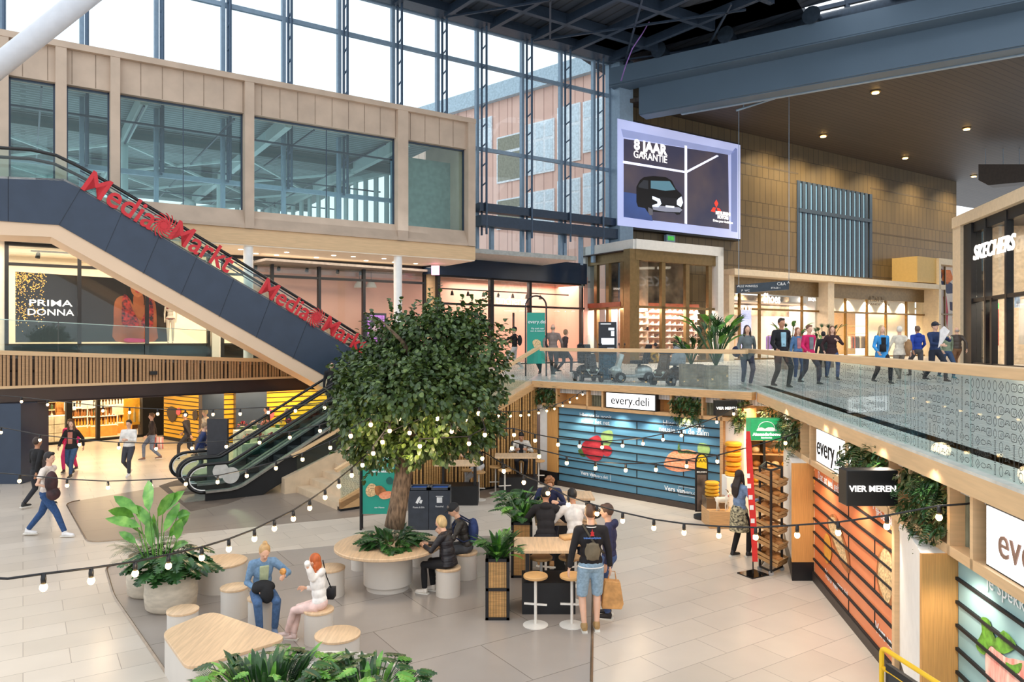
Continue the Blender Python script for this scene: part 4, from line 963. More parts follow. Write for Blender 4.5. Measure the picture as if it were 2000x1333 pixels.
# slatted side wall under the stair
sl = UF/SL
mb = MB(); mb.prism([ST.pt(0, .0, -.02), ST.pt(0, .10, -.02), ST.pt(SL, UF-.1, -.02), ST.pt(SL, 0, -.02)], Vector((ST.n.x, ST.n.y, 0))*-.1); struct('wall_stair', mb, pm('dark_brown_backing', (58, 44, 34), .8))
mb = MB(); s = .35; rnd = random.Random(2)
while s < SL:
    z = s*sl+.0
    mb.hexa([ST.pt(s, .06, 0), ST.pt(s+.045, .06, 0), ST.pt(s+.045, .06, .05), ST.pt(s, .06, .05), ST.pt(s, z, 0), ST.pt(s+.045, z+.02, 0), ST.pt(s+.045, z+.02, .05), ST.pt(s, z, .05)])
    s += rnd.choice((.075, .075, .09, .12))
struct('wall_stair_slats', mb, wood('oak_slats', (206, 158, 98)))
mb = MB(); mb.prism([ST.pt(0, .06, .06), ST.pt(0, .28, .06), ST.pt(SL, UF+.02, .06), ST.pt(SL, UF-.16, .06)], Vector((ST.n.x, ST.n.y, 0))*-.1)
mb.prism([ST.pt(0, .06, .06), ST.pt(.5, .06, .06), ST.pt(.5, .4, .06), ST.pt(0, .22, .06)], Vector((ST.n.x, ST.n.y, 0))*-.08)
struct('trim_34', mb, M_oak)
mb = MB(); ST.box(mb, 0, SL, 0, .06, -.05, .07); struct('baseboard_stair', mb, M_blackm)
def stair_rail(off, lab, prn):
    t = thing('glass_balustrade', lab, 'railing', ST.pt(0, 0, off))
    n = 4
    for k in range(n):
        a = SL*k/n+.03; b = SL*(k+1)/n-.01
        m = MB(); m.prism([ST.pt(a, a*sl+.22, off), ST.pt(b, b*sl+.22, off), ST.pt(b, b*sl+1.05, off), ST.pt(a, a*sl+1.05, off)], Vector((ST.n.x, ST.n.y, 0))*.02); m.build('glass_panel', M_rail, t)
    m = MB(); m.bar(ST.pt(-.1, 1.05-.1*sl, off), ST.pt(SL+.1, UF+1.03, off), .14, .08); m.build('handrail', M_oakh, t)
    return t
r1 = stair_rail(.0, 'glass balustrade with wooden handrail on the near side of the stone stair', 1)
r2 = stair_rail(-SW-.1, 'glass balustrade with wooden handrail between the stone stair and the escalator', 0)
rnd = random.Random(9); mb = MB(); s = .1
while s < SL-.1:
    for k in range(7):
        z = s*sl+.28+k*.105; r = .042; pts = [ST.pt(s+math.cos(a)*r*(1 if (k+int(s*9)) % 2 else .6), z+math.sin(a)*r, .022) for a in [2*PI*i/8 for i in range(8)]]
        for i in range(8):
            a, b = pts[i], pts[(i+1) % 8]; c = sum(pts, Vector())/8; mb.quad(a, b, b+(c-b)*.14, a+(c-a)*.14)
    s += .1
mb.build('glass_print', pm('glass_print_dark', (84, 86, 80), .6), r1)

# ---- escalators up to the upper floor ----
M_hand = pm('handrail_rubber', (16, 16, 18), .35); M_estep = pm('grooved_step_metal', (70, 72, 76), .4, .6)
M_deck = pm('escalator_deck_steel', (170, 168, 162), .3, .7)
def esc_path(L0, h, L2, r=1.2, ang=math.radians(30), n=6):
    """centre line (s, z) of an escalator climbing h"""
    pts = [(0, 0), (L0, 0)]; t = math.tan(ang/2)*r
    for i in range(1, n+1): a = ang*i/n; pts.append((L0+math.sin(a)*r, r-math.cos(a)*r))
    s1, z1 = pts[-1]; dz = h-2*(r-math.cos(ang)*r); s2 = s1+dz/math.tan(ang); z2 = z1+dz; pts.append((s2, z2))
    for i in range(n-1, -1, -1): a = ang*i/n; pts.append((s2+(math.sin(ang)-math.sin(a))*r, h-(r-math.cos(a)*r)))
    pts.append((pts[-1][0]+L2, h)); return pts
def offs(path, d):
    out = []
    for i, (s, z) in enumerate(path):
        a = path[max(0, i-1)]; b = path[min(len(path)-1, i+1)]; L = math.hypot(b[0]-a[0], b[1]-a[1]); out.append((s-(b[1]-a[1])/L*d, z+(b[0]-a[0])/L*d))
    return out
ES0 = Vector((-7.95, 19.25)); ES = Wall(ES0, U2)
def escalator(W, o, width, label, h, zb, L0=1.0, L2=1.2, near_deck=True):
    p = [(s, z+zb) for s, z in esc_path(L0, h, L2)]
    t = thing('escalator', label, 'escalator', W.pt(0, zb, o-width/2))
    n = Vector((W.n.x, W.n.y, 0))
    low = offs(p, -.05)
    def strip(a, b, o0, th, name, mat):
        m = MB()
        for i in range(len(p)-1): m.hexa([W.pt(*a[i], o0), W.pt(*a[i+1], o0), W.pt(*a[i+1], o0-th), W.pt(*a[i], o0-th), W.pt(*b[i], o0), W.pt(*b[i+1], o0), W.pt(*b[i+1], o0-th), W.pt(*b[i], o0-th)])
        return m.build(name, mat, t)
    for side, o0 in ((0, o), (1, o-width+.06)):
        A = offs(p, -.55); A = [(s, max(z, zb)) for s, z in A]
        strip(A, offs(p, .22), o0, .06, 'side_skirt', M_blackm)
        strip(offs(p, .22), offs(p, .27), o0+.06, .18, 'deck_strip', M_deck)
        q0, q1 = offs(p, .27), offs(p, .90)
        m = MB(); gp = [W.pt(*v, o0-.04) for v in q0]+[W.pt(*v, o0-.04) for v in reversed(q1)]
        cc = (q0[0][0], (q0[0][1]+q1[0][1])/2); rr = (q1[0][1]-q0[0][1])/2
        loop = [(cc[0]-math.sin(a)*rr*1.15, cc[1]-math.cos(a)*rr) for a in [PI*i/10 for i in range(1, 10)]]
        for i in range(len(q0)-1): m.hexa([W.pt(*q0[i], o0-.03), W.pt(*q0[i+1], o0-.03), W.pt(*q0[i+1], o0-.045), W.pt(*q0[i], o0-.045), W.pt(*q1[i], o0-.03), W.pt(*q1[i+1], o0-.03), W.pt(*q1[i+1], o0-.045), W.pt(*q1[i], o0-.045)])
        m.prism([W.pt(*v, o0-.03) for v in [q0[0]]+loop+[q1[0]]], n*-.015)
        m.build('glass_side', M_rail, t)
        q2 = offs(p, .95); rr2 = (q2[0][1]-q0[0][1]+.05)/2; cy = (q2[0][1]+q0[0][1]-.05)/2
        lp = [(cc[0]-math.sin(a)*rr2*1.2, cy-math.cos(a)*rr2) for a in [PI*i/12 for i in range(0, 12)]]
        m = MB(); m.tube([W.pt(*v, o0-.037) for v in lp+q2], .042, 8); m.build('handrail', M_hand, t, smooth='all')
        m = MB(); m.tube([W.pt(cc[0]-math.sin(a)*rr2*1.05, cy-math.cos(a)*(rr2-.06), o0-.037) for a in [PI*i/12 for i in range(0, 13)]], .018, 6); m.build('guide_strip', M_white, t, smooth='all')
    m = MB(); st = .4; s = L0*.8
    def zat(s):
        for i in range(len(p)-1):
            if p[i][0] <= s <= p[i+1][0]: return p[i][1]+(p[i+1][1]-p[i][1])*(s-p[i][0])/max(1e-6, p[i+1][0]-p[i][0])
        return p[-1][1]
    W.box(m, -.5, s, zb, zb+.02, o-width+.12, o-.12); m.build('comb_plate', M_deck, t)
    m = MB()
    while s < p[-1][0]-L2*.6: z = zat(s+.3); W.box(m, s, s+.41, z-.25, z+.05, o-width+.12, o-.12); s += st
    m.build('steps', M_estep, t)
    m = MB(); A = offs(p, -.6)
    for i in range(len(p)-1): m.hexa([W.pt(p[i][0], max(zb, A[i][1]), o-.06), W.pt(p[i+1][0], max(zb, A[i+1][1]), o-.06), W.pt(p[i+1][0], max(zb, A[i+1][1]), o-width), W.pt(p[i][0], max(zb, A[i][1]), o-width), W.pt(*offs(p, -.3)[i], o-.06), W.pt(*offs(p, -.3)[i+1], o-.06), W.pt(*offs(p, -.3)[i+1], o-width), W.pt(*offs(p, -.3)[i], o-width)])
    m.build('underside', M_blackm, t)
    return t
escalator(ES, 0, 1.2, 'lower escalator beside the stone stair, nearest of the pair', UF, 0, .55)
escalator(ES, -1.42, 1.2, 'lower escalator on the far side of the pair, towards the flower stall', UF, 0, .55)
# round stickers on the escalator glass
t_ = thing('round_sticker', 'overlapping round grey safety stickers on the near escalator glass', 'sticker', ES.pt(.3, .4, -.02))
for x, y, r in ((431, 920, 15), (451, 929, 16)):
    c = ES.at(x, y, -.02); k = r*c.y/F; m = MB(); m.prism([c+ES.M3 @ Vector((math.cos(a)*k*1.0, math.sin(a)*k, .004+(x > 440)*.004)) for a in [2*PI*i/24 for i in range(24)]], Vector((ES.n.x, ES.n.y, 0))*.002); m.build('disc', pm('sticker_grey', (196, 194, 188), .6), t_)
# wall behind the stair / escalators: dark board
t_ = thing('information_board', 'tall dark grey board standing beside the escalator handrails', 'board', G(424, 950))
mb = MB(); q = G(424, 900, 0); FRW = FR(424, 950, 21.3); FRW.box(mb, -.29, .29, 0, 1.93, -.12, 0); mb.build('panel', pm('charcoal_board', (42, 42, 48), .4), t_); mb = MB(); FRW.box(mb, -.3, .3, 0, .03, -.2, .1); mb.build('foot', M_blackm, t_)

# ---- long escalator with the red lettering ----
ME = Wall((-6.58, 26.0), U2)
top = [(-70, 343), (0, 345), (125, 350), (150, 362), (172, 376), (705, 690), (760, 724)]
bot = [(760, 806), (640, 738), (115, 440), (0, 432), (-70, 430)]
bcr = [(760, 830), (632, 758), (100, 463), (0, 459), (-70, 457)]
t_ = thing('escalator', 'long upper escalator with navy side panels and red letters', 'escalator', ME.pt(0, 2.6, 0))
n3 = Vector((ME.n.x, ME.n.y, 0))
def mpoly(pix, o0, th, name, mat): mb = MB(); mb.prism([ME.at(x, y, 0)+n3*o0 for x, y in pix], n3*-th); return mb.build(name, mat, t_)
mpoly(top+bot, .04, .06, 'side_panel', M_navy); mpoly(top+bot, -1.62, .06, 'side_panel', M_navy)
def strips(a, b, o0, o1, name, mat):
    mb = MB(); A = [ME.at(x, y, 0) for x, y in a]; B = [ME.at(x, y, 0) for x, y in b]
    for i in range(len(A)-1): mb.hexa([A[i]+n3*o0, A[i+1]+n3*o0, A[i+1]+n3*o1, A[i]+n3*o1, B[i]+n3*o0, B[i+1]+n3*o0, B[i+1]+n3*o1, B[i]+n3*o1])
    return mb.build(name, mat, t_)
strips([bcr[i] for i in range(5)], bot, -.10-1.5, .0, 'soffit', pm('peach_soffit', (232, 200, 168), .5, var=.02, scale=.6))
mb = MB()
for x, y, x2, y2 in ((16, 345, 16, 432), (158, 368, 115, 440), (238, 416, 205, 492), (312, 459, 280, 535), (385, 502, 353, 577), (457, 545, 428, 620), (528, 586, 500, 660), (600, 630, 572, 702)):
    a, b = ME.at(x, y, .045), ME.at(x2, y2, .045); mb = MB(); mb.bar(a, b, .012, .012); mb.build('panel_joint', pm('navy_joint', (30, 38, 50), .6), t_)

hand = [(-70, 284), (0, 287), (60, 291), (110, 302), (157, 325), (220, 360), (360, 444), (667, 632), (760, 690)]
for o0 in (-.12, -1.4):
    mb = MB(); mb.tube([ME.at(x, y, 0)+n3*o0 for x, y in hand], .05, 8); mb.build('handrail', M_hand, t_, smooth='all')
    tp = [(-70, 344), (0, 345), (125, 350), (150, 362), (172, 376), (705, 690), (760, 724)]
    mb = MB(); mb.prism([ME.at(x, y, 0)+n3*o0 for x, y in hand+tp[::-1]], n3*.015); mb.build('glass_side', M_rail, t_)
    mb = MB(); mb.tube([ME.at(x, y+7, 0)+n3*o0 for x, y in hand[4:]], .02, 6); mb.build('guide_strip', M_dsteel, t_)
mb = MB(); A = [ME.at(x, y, 0) for x, y in top]
for i in range(len(A)-1): mb.hexa([A[i]+n3*.04, A[i+1]+n3*.04, A[i+1]-n3*1.62, A[i]-n3*1.62]+[q+Vector((0, 0, -.06)) for q in (A[i]+n3*.04, A[i+1]+n3*.04, A[i+1]-n3*1.62, A[i]-n3*1.62)])
mb.build('deck', pm('pale_deck', (206, 206, 204), .4), t_)
# red letters
M_red = pm('red_letter', (196, 16, 30), .35, emit=.06, var=.03)
ra_ = -math.radians(30.3)
def mm(x, y, off=.09, sh=0): p = ME.at(x, y, off); return Matrix.Translation(p) @ ME.M3.to_4x4() @ Matrix.Rotation(ra_, 4, 'Z')
def swirl(x, y, r, p):
    M = mm(x, y); mb = MB()
    for k in range(14):
        a0 = 2*PI*k/14; L = []
        for i in range(7):
            f = i/6; a = a0+f*1.05; rr = r*(.28+.72*f); w_ = r*.10*(1-f*.55)
            L.append((rr, a, w_))
        A = [M @ Vector((rr*math.cos(a)-w_*math.sin(a), rr*math.sin(a)+w_*math.cos(a), 0)) for rr, a, w_ in L]; B = [M @ Vector((rr*math.cos(a)+w_*math.sin(a), rr*math.sin(a)-w_*math.cos(a), 0)) for rr, a, w_ in L]
        mb.prism(A+B[::-1], n3*.05)
    mb.prism([M @ Vector((math.cos(2*PI*i/16)*r*.28, math.sin(2*PI*i/16)*r*.28, 0)) for i in range(16)], n3*.05)
    mb.build('swirl_emblem', M_red, p)
for lab, (xm, ym), (xs, ys), (xk, yk), sc in (
    ('upper red shop lettering with swirl on the long escalator', (240, 397), (320, 441), (393, 483), 1.0),
    ('lower red shop lettering with swirl on the long escalator', (562, 590), (617, 621), (672, 655), .86)):
    t2 = thing('red_lettering', lab, 'sign', ME.at(xs, ys, .09))
    text('Media', mm(xm-4, ym-3), .95*sc, M_red, parent=t2, bold=.012, depth=.03, fit=2.15*sc)
    text('Markt', mm(xk+2, yk+1), .95*sc, M_red, parent=t2, bold=.012, depth=.03, fit=2.05*sc)
    swirl(xs, ys, .40*sc, t2)

# ---- pale steel tube across the top left corner ----
mb = MB(); mb.tube([P(-90, 198, 14), P(40, 95, 14), P(210, -40, 14)], .2, 24); struct('column_raking', mb, pm('pale_grey_paint', (206, 208, 214), .35, var=.02), smooth='all')

# ---- shop on the right with glowing letters ----
a0, a1 = 0.0, SK.s(2300)
zsk = SK.z(1870, 405, .2)
zsk = 10.6
mb = MB(); SK.box(mb, SK.s(1869), a1, zsk-.55, zsk, -6, .25); SK.box(mb, SK.s(1869), SK.s(1869)+.01, UF, zsk, -.3, .0)
SK.box(mb, SK.s(1869)-.02, SK.s(1884), UF, zsk-.5, -.6, .2); struct('trim_35', mb, M_canopy)
mb = MB(); SK.box(mb, SK.s(1884), SK.s(1899), UF, zsk-.55, -.5, .05); SK.box(mb, SK.s(1884), a1, zsk-1.05, zsk-.55, -.4, -.05)
for x in (1923, 1963.5): s = SK.s(x); SK.box(mb, s-.1, s+.1, UF, zsk-.6, -.3, 0)
zs2 = SK.z(1950, 580); SK.box(mb, SK.s(1884), a1, zs2-.09, zs2+.09, -.3, -.02); SK.box(mb, SK.s(1884), a1, UF, UF+.1, -.3, 0)
SK.box(mb, SK.s(1934), SK.s(1934)+.2, UF, zs2, -.25, .02)
struct('trim_36', mb, M_black)
mb = MB(); SK.box(mb, SK.s(1899), a1, UF, zsk-.6, -.2, -.18); struct('window_14', mb, M_glass)
mb = MB(); SK.box(mb, SK.s(1890), a1, UF, zsk-.6, -6, -5.8); SK.box(mb, SK.s(1884), SK.s(1884)+.2, UF, zsk-.6, -6, -.5); struct('wall_right_shop', mb, pm('shop_cream_wall', (226, 206, 180), .6))
mb = MB(); SK.box(mb, SK.s(1890), a1, zsk-.7, zsk-.6, -6, -.2); struct('ceiling_right_shop', mb, pm('shop_dark_ceiling', (70, 64, 60), .6))
mb = MB(); SK.box(mb, SK.s(1965), a1, UF+.1, UF+3.2, -2.6, -2.4); struct('wall_right_shoe_display', mb, pm('shoe_wall_back', (214, 176, 158), .6))
mb = MB(); SK.box(mb, SK.s(1901), SK.s(1918), UF+1.0, UF+3.2, -2.1, -2.0); struct('wall_display_white', mb, M_white)
area('right_shop_light', SK.pt((SK.s(1900)+SK.s(2000))/2, UF+3.6, -1.6), 4, 300, WARM2, (0, 0, math.atan2(-.975, -.222)), 1.2)
area('right_shop_light_top', SK.pt((SK.s(1900)+SK.s(2000))/2, zsk-.9, -3.0), 5, 260, WARM2, (0, 0, math.atan2(-.975, -.222)), 2)
mb = MB()
for k in range(8):
    SK.box(mb, SK.s(1966), a1, UF+.35+k*.36, UF+.38+k*.36, -2.4, -2.1)
struct('trim_37', mb, pm('lit_shelf_board', (240, 206, 184), .5))
for k in range(8):
    for j in range(12):
        o = protos[random.choice((0, 0, 1, 2, 3))].copy(); C.objects.link(o); o.location = SK.pt(SK.s(1966)+.3+j*.32, UF+.38+k*.36, -2.24); o.rotation_euler = (0, 0, 1.3+random.uniform(-.4, .4)); o.scale = (1, 1, 1.1)
        tag(o, 'pale trainer on the lit shelves inside the glass shop at the right edge', 'shoe', 'trainers in the right-hand shop')
t_ = thing('shop_sign', 'large glowing white slanted SKECHERS letters on the right-hand shop front', 'sign', SK.at(1938, 484, .1))
text('SKECHERS', Matrix.Translation(SK.at(1938, 486, .12)) @ SK.M3.to_4x4(), .98, M_litw, parent=t_, bold=.015, shear=.3, depth=.03, fit=SK.s(1978)-SK.s(1898))
for x, y, lab, col, w_, h_ in ((1944, 640, 'red and blue sneaker poster in the right-hand shop window', (196, 70, 60), .62, 1.7), (1903, 612, 'green exit sign behind the right-hand shop glass', (90, 200, 110), .3, .22), (1947, 598, 'green exit light over the right-hand shop door', (90, 220, 120), .3, .25), (1971, 655, 'blue vertical sticker on the right-hand shop glass', (40, 90, 190), .12, .6), (1986, 590, 'pale blue screen high in the right-hand shop', (190, 205, 225), .5, .5)):
    mb = MB(); s = SK.s(x, -.3); z = SK.z(x, y, -.3); SK.box(mb, s-w_/2, s+w_/2, z-h_/2, z+h_/2, -.33, -.3); tag(mb.build('window_poster', pm('poster_%d' % x, col, .4, emit=.5 if 'exit' in lab or 'screen' in lab else .15, var=.3, scale=3)), lab, 'poster')

# ---- buildings outdoors ----
OB = Wall((-14.0, 52.0), (.668, -.744)) if False else Wall((-3, 62), (.744, -.668))
M_terra = brick_mat('terracotta_panels', (240, 196, 178), (232, 186, 168), (190, 146, 132), .7, 1.4, 0, .03, .6)
def rect_px(W, x0, y0, x1, y1):
    return W.s(x0), W.s(x1), W.z(x0, y1), W.z(x0, y0)
o1 = W1 = OB
t_ = thing('office_building', 'terracotta clad office building with grey windows seen through the tall glazing', 'building', OB.pt(OB.s(1000), 0))
F4 = Matrix.Translation(OB.pt(0, 0)) @ OB.M3.to_4x4()
mb = MB(); OB.box(mb, OB.s(800), OB.s(1260), 0, OB.z(1000, 190), -14, 0); ob = mb.build('facade', M_terra, t_)
mb = MB(); OB.box(mb, OB.s(798), OB.s(1262), OB.z(1000, 190), OB.z(1000, 158), -14, .5); mb.build('roof_band', pm('pale_blue_grey_fascia', (178, 196, 208), .5), t_)
def owin(x0, x1, yt, yb, nm=3, dark=False):
    a, b = OB.s(x0), OB.s(x1); z0, z1 = OB.z(x0, yb), OB.z(x0, yt)
    m = MB(); OB.box(m, a, b, z0, z1, .0, .12); f = m.build('window', pm('white_frame', (232, 236, 240), .5), t_)
    for k in range(nm):
        s0_ = a+(b-a)*k/nm+.12; s1_ = a+(b-a)*(k+1)/nm-.12; m = MB(); OB.box(m, s0_, s1_, z0+.15, z0+(z1-z0)*.62, .12, .14); OB.box(m, s0_, s1_, z0+(z1-z0)*.68, z1-.12, .12, .14); m.build('pane', pm('pale_pane' if not dark else 'dark_pane', (214, 226, 234) if not dark else (140, 138, 120), .15), f)
owin(1028, 1084, 245, 345, 3); owin(1090, 1135, 212, 322, 2); owin(1028, 1084, 378, 445, 3); owin(1090, 1135, 355, 430, 2); owin(972, 1020, 270, 360, 1, True); owin(972, 1020, 392, 450, 1, True)
owin(845, 925, 300, 400, 3); owin(845, 930, 430, 520, 3); owin(930, 962, 236, 300, 2)
owin(1140, 1180, 200, 300, 2); owin(1140, 1180, 340, 420, 2)
# ================= FURNITURE =================
M_grey = pm('greige_laminate', (214, 206, 196), .45, var=.02, scale=2)
M_top = pm('oak_table_top', (214, 182, 146), .4, var=.07, stretch=(14, 1.2, 4), scale=2.2)
M_edge = pm('oak_edge', (206, 160, 104), .5, var=.08)
def pouf(name, lab, x, yb, r, h=.46, cat='stool', grp=None):
    """x, yb: picture column and row of the front foot"""
    c = G(x, yb); c = Vector((c.x, c.y+r, 0)); t = thing(name, lab, cat, c, group=grp)
    mb = MB(); mb.lathe([(r*.985, 0), (r*.985, h-.035)], c, 40); mb.build('body', M_grey, t, smooth=True)
    mb = MB(); mb.lathe([(r, h-.035), (r+.008, h-.03), (r+.008, h-.006), (r, h)], c, 40); mb.build('seat', M_top, t, smooth=True)
    return t, c
pouf('round_bench', 'large round grey bench with oak top behind the big leafy planters', 414, 1165, .405)
pouf('stool', 'narrow grey drum stool with oak top just right of the front big planter', 344, 1267, .205)
pouf('stool', 'narrow grey drum stool with oak top between planters and woman in denim', 448, 1215, .20)
tD, cD = pouf('stool', 'grey drum stool under the woman in the denim jacket', 503, 1238, .20)
tG, cG = pouf('stool', 'grey drum stool under the red-haired girl', 615, 1266, .20)
pouf('round_bench', 'low round grey bench with oak top in front of the red-haired girl', 649, 1328, .28)
pouf('round_bench', 'round grey bench with oak top behind the red-haired girl', 637, 1173, .24)
pouf('stool', 'grey drum stool tucked under the left side of the round tree table', 702, 1118, .19)
pouf('stool', 'grey drum stool tucked under the round tree table behind its right side', 822, 1111, .19)
tO, cO = pouf('stool', 'grey drum stool under the woman in the black puffer jacket', 873, 1171, .205)
tM, cM = pouf('stool', 'grey drum stool under the man in the dark cap', 908, 1136, .205)
# rounded triangular low table
def rounded(pts, r, n=6):
    out = []; N = len(pts)
    for i in range(N):
        a, b, c = pts[i-1], pts[i], pts[(i+1) % N]; p1 = b+(a-b).normalized()*r; p2 = b+(c-b).normalized()*r
        for k in range(n+1): t = k/n; out.append(p1*(1-t)**2+b*2*t*(1-t)+p2*t*t)
    return out
zt_ = .48
tri = rounded([G(x, y, zt_) for x, y in ((314, 1234), (412, 1193), (566, 1246), (366, 1308))], .22)
cen = sum(tri, Vector())/len(tri)
t = thing('low_table', 'low grey table with rounded four-cornered oak top in the foreground', 'table', (cen.x, cen.y, 0))
mb = MB(); mb.prism([Vector((p.x, p.y, 0)) for p in [cen+(q-cen)*.985 for q in tri]], (0, 0, zt_-.04)); mb.build('body', M_grey, t, smooth=True)
mb = MB(); mb.prism([Vector((p.x, p.y, zt_-.04)) for p in tri], (0, 0, .04)); mb.build('table_top', M_top, t, bevel=.006)
# big round table round the tree
TC = G(757, 1065, .74); TC = Vector((TC.x, TC.y+.05, 0))
t = thing('round_table', 'big round oak table on a grey drum with the tree growing through it', 'table', TC)
mb = MB(); mb.lathe([(.36, 0), (.36, .09), (.41, .10), (.41, .68)], TC, 48); mb.build('pedestal', M_grey, t, smooth=True)
mb = MB(); mb.lathe([(.3, .68), (.88, .69), (.895, .70), (.895, .735), (.885, .745), (.3, .745)], TC, 64); mb.build('table_top', M_top, t, smooth=True)
# slatted planters
M_slat = wood('bamboo_slats', (214, 164, 102))
def slat_planter(lab, x0, x1, yb, dy, h, ytop=None):
    a = G(x0, yb); b = G(x1, yb); w_ = b.x-a.x; c = Vector(((a.x+b.x)/2, a.y+dy/2, 0)); t = thing('slatted_planter', lab, 'planter', c)
    f = MB(); q = .022
    for x in (-1, 1):
        for y in (-1, 1): f.box((c.x+x*(w_/2-q), c.y+y*(dy/2-q), h/2), (2*q, 2*q, h))
    for z in (q, h/2, h-q):
        for y in (-1, 1): f.box((c.x, c.y+y*(dy/2-q), z), (w_, 2*q, 2*q))
        for x in (-1, 1): f.box((c.x+x*(w_/2-q), c.y, z), (2*q, dy, 2*q))
    f.build('frame', M_black, t)
    s = MB(); n = int(w_/.026)
    for k in range(n): x = c.x-w_/2+.03+(w_-.06)*(k+.5)/n; s.box((x, c.y-dy/2+.025, h/2), (.016, .012, h-.06))
    n = int(dy/.026)
    for k in range(n):
        y = c.y-dy/2+.03+(dy-.06)*(k+.5)/n
        for sx in (-1, 1): s.box((c.x+sx*(w_/2-.025), y, h/2), (.012, .016, h-.06))
    s.build('slat_cladding', M_slat, t)
    m = MB(); m.box((c.x, c.y, h/2), (w_-.07, dy-.07, h-.08)); m.build('liner', M_black, t)
    return t, Vector((c.x, c.y, h-.03)), w_, dy
pA = slat_planter('tall oak-slatted planter box with black frame, nearest of the group', 948, 995, 1213, .72, .92)
pB = slat_planter('oak-slatted planter box standing behind the nearest one, beside the seated boys', 998, 1040, 1130, .62, .98)
pC = slat_planter('square wooden planter box behind the recycling bins', 791, 832, 972, .5, .80)
# high tables
def high_table(lab, x0, x1, yf, z, depth, base=True, bx=None):
    a = G(x0, yf, z); b = G(x1, yf, z); t = thing('high_table', lab, 'table', ((a.x+b.x)/2, a.y+depth/2, 0))
    cx = (a.x+b.x)/2; w_ = b.x-a.x; cy = a.y+depth/2
    m = MB(); m.box((cx, cy, z-.025), (w_, depth, .05)); m.build('table_top', M_top, t, bevel=.005)
    if base:
        m = MB(); m.box((cx+.05, cy, .24), (w_-.15, depth-.15, .48)); m.build('base_box', M_black, t)
        for sx in (-1, 1):
            m = MB(); m.box((cx+.05+sx*(w_/2-.16), cy, z/2), (.06, depth-.3, z-.05)); m.build('leg', M_black, t)
    return t, Vector((cx, cy, z))
hA = high_table('high oak table with black base box beside the man with the backpack', 1004, 1128, 1076, 1.0, .78)
hB = high_table('high oak table between the boy in navy and the boys with their backs turned', 1046, 1166, 1022, 1.0, .6)
hC = high_table('high oak table beyond the boys, nearest to the blue boards', 1048, 1162, 974, 1.0, .75)
hD = high_table('high wooden table against the slatted stair wall behind the tree', 848, 935, 908, 1.05, .75)
hE = high_table('high wooden table at the right end of the slatted stair wall', 966, 1052, 893, 1.05, .7)
M_wm = pm('white_metal', (232, 226, 216), .4, var=.02)
def bar_stool():
    t = local(thing('bar_stool', 'x', 'stool'))
    m = MB(); m.lathe([(0, .70), (.17, .70), (.18, .71), (.18, .735), (.17, .745), (0, .745)], n=28); m.build('seat', M_edge, t, smooth=True)
    m = MB(); m.lathe([(.022, .02), (.022, .70)], n=12); m.build('post', M_wm, t, smooth=True)
    m = MB(); m.lathe([(.185, 0), (.185, .012), (.03, .03), (0, .03)], n=28); m.build('base_plate', M_wm, t, smooth=True)
    m = MB(); m.box((0, 0, .31), (.34, .025, .025)); m.build('footrest', M_wm, t)
    return t
bs = bar_stool(); first = True
for x, y, lab in ((1046, 1222, 'bar stool with wooden seat in front of the high table, left of the two'), (1117, 1222, 'bar stool with wooden seat in front of the high table, beside the man in shorts'),
                  (1057, 1178, 'bar stool half hidden under the left of the near high table'), (1113, 1178, 'bar stool half hidden behind the man in shorts under the table'),
                  (1066, 1143, 'bar stool under the boy in the black hoodie'), (1124, 1143, 'bar stool under the boy in the white shirt'), (1072, 1084, 'bar stool under the curly-haired boy in navy'),
                  (935, 977, 'bar stool right of the table behind the bins, nearest the camera'), (914, 972, 'bar stool under the person in pale grey trousers'), (968, 964, 'bar stool standing alone before the slatted stair wall, left'),
                  (986, 972, 'bar stool before the slatted stair wall, between the two tables'), (862, 965, 'bar stool at the left end of the table behind the bins'), (845, 955, 'bar stool close to the small wooden planter behind the bins'), (1052, 950, 'bar stool at the right end of the far wall table'), (1018, 950, 'bar stool under the man in the dark vest')):
    c = G(x, y)
    if first: o = bs; o.location = c; o['label'] = lab; first = False
    else: o = copy_tree(bs, loc=c, label=lab)
    o.rotation_euler = (0, 0, random.uniform(-.3, .3))
# recycling bins
FB = FR(838, 1036, G(842, 1036).y); k_ = FB.p.y/F
t = thing('recycling_bins', 'dark grey twin recycling bins with blue openings behind the tree', 'bin', FB.pt(0, 0, -.2))
for i, (a, b) in enumerate(((-.46, -.01), (.0, .46))):
    m = MB(); FB.box(m, a, b, 0, .88, -.42, 0); u = m.build('bin_body', pm('anthracite', (58, 64, 74), .4), t)
    m = MB(); FB.box(m, a+.05, b-.05, .88, .89, -.36, -.06); m.build('blue_opening', pm('bin_blue', (34, 96, 190), .4), t)
    m = MB()
    for (c, d, e, f) in ((a, b, -.06, 0), (a, b, -.42, -.36), (a, a+.05, -.42, 0), (b-.05, b, -.42, 0)): FB.box(m, c, d, .87, .93, e, f)
    m.build('rim', pm('anthracite', (58, 64, 74), .4), t)
M_ic = pm('icon_white', (235, 236, 236), .5)
m = MB(); FB.box(m, .17, .29, .60, .72, .0, .003); FB.box(m, .15, .31, .735, .75, 0, .003); m.build('bin_symbol', M_ic, t)
m = MB(); FB.spoly(m, [(-.3, .6), (-.25, .58), (-.18, .70), (-.2, .75), (-.24, .72)], 0, .003); FB.spoly(m, [(-.22, .6), (-.17, .58), (-.14, .66), (-.19, .67)], 0, .003); m.build('bottle_symbol', M_ic, t)
text('Plastic & Blik', FB.mat(-.23, .50, .003), .05, M_ic, parent=t); text('Restafval', FB.mat(.23, .52, .003), .05, M_ic, parent=t)
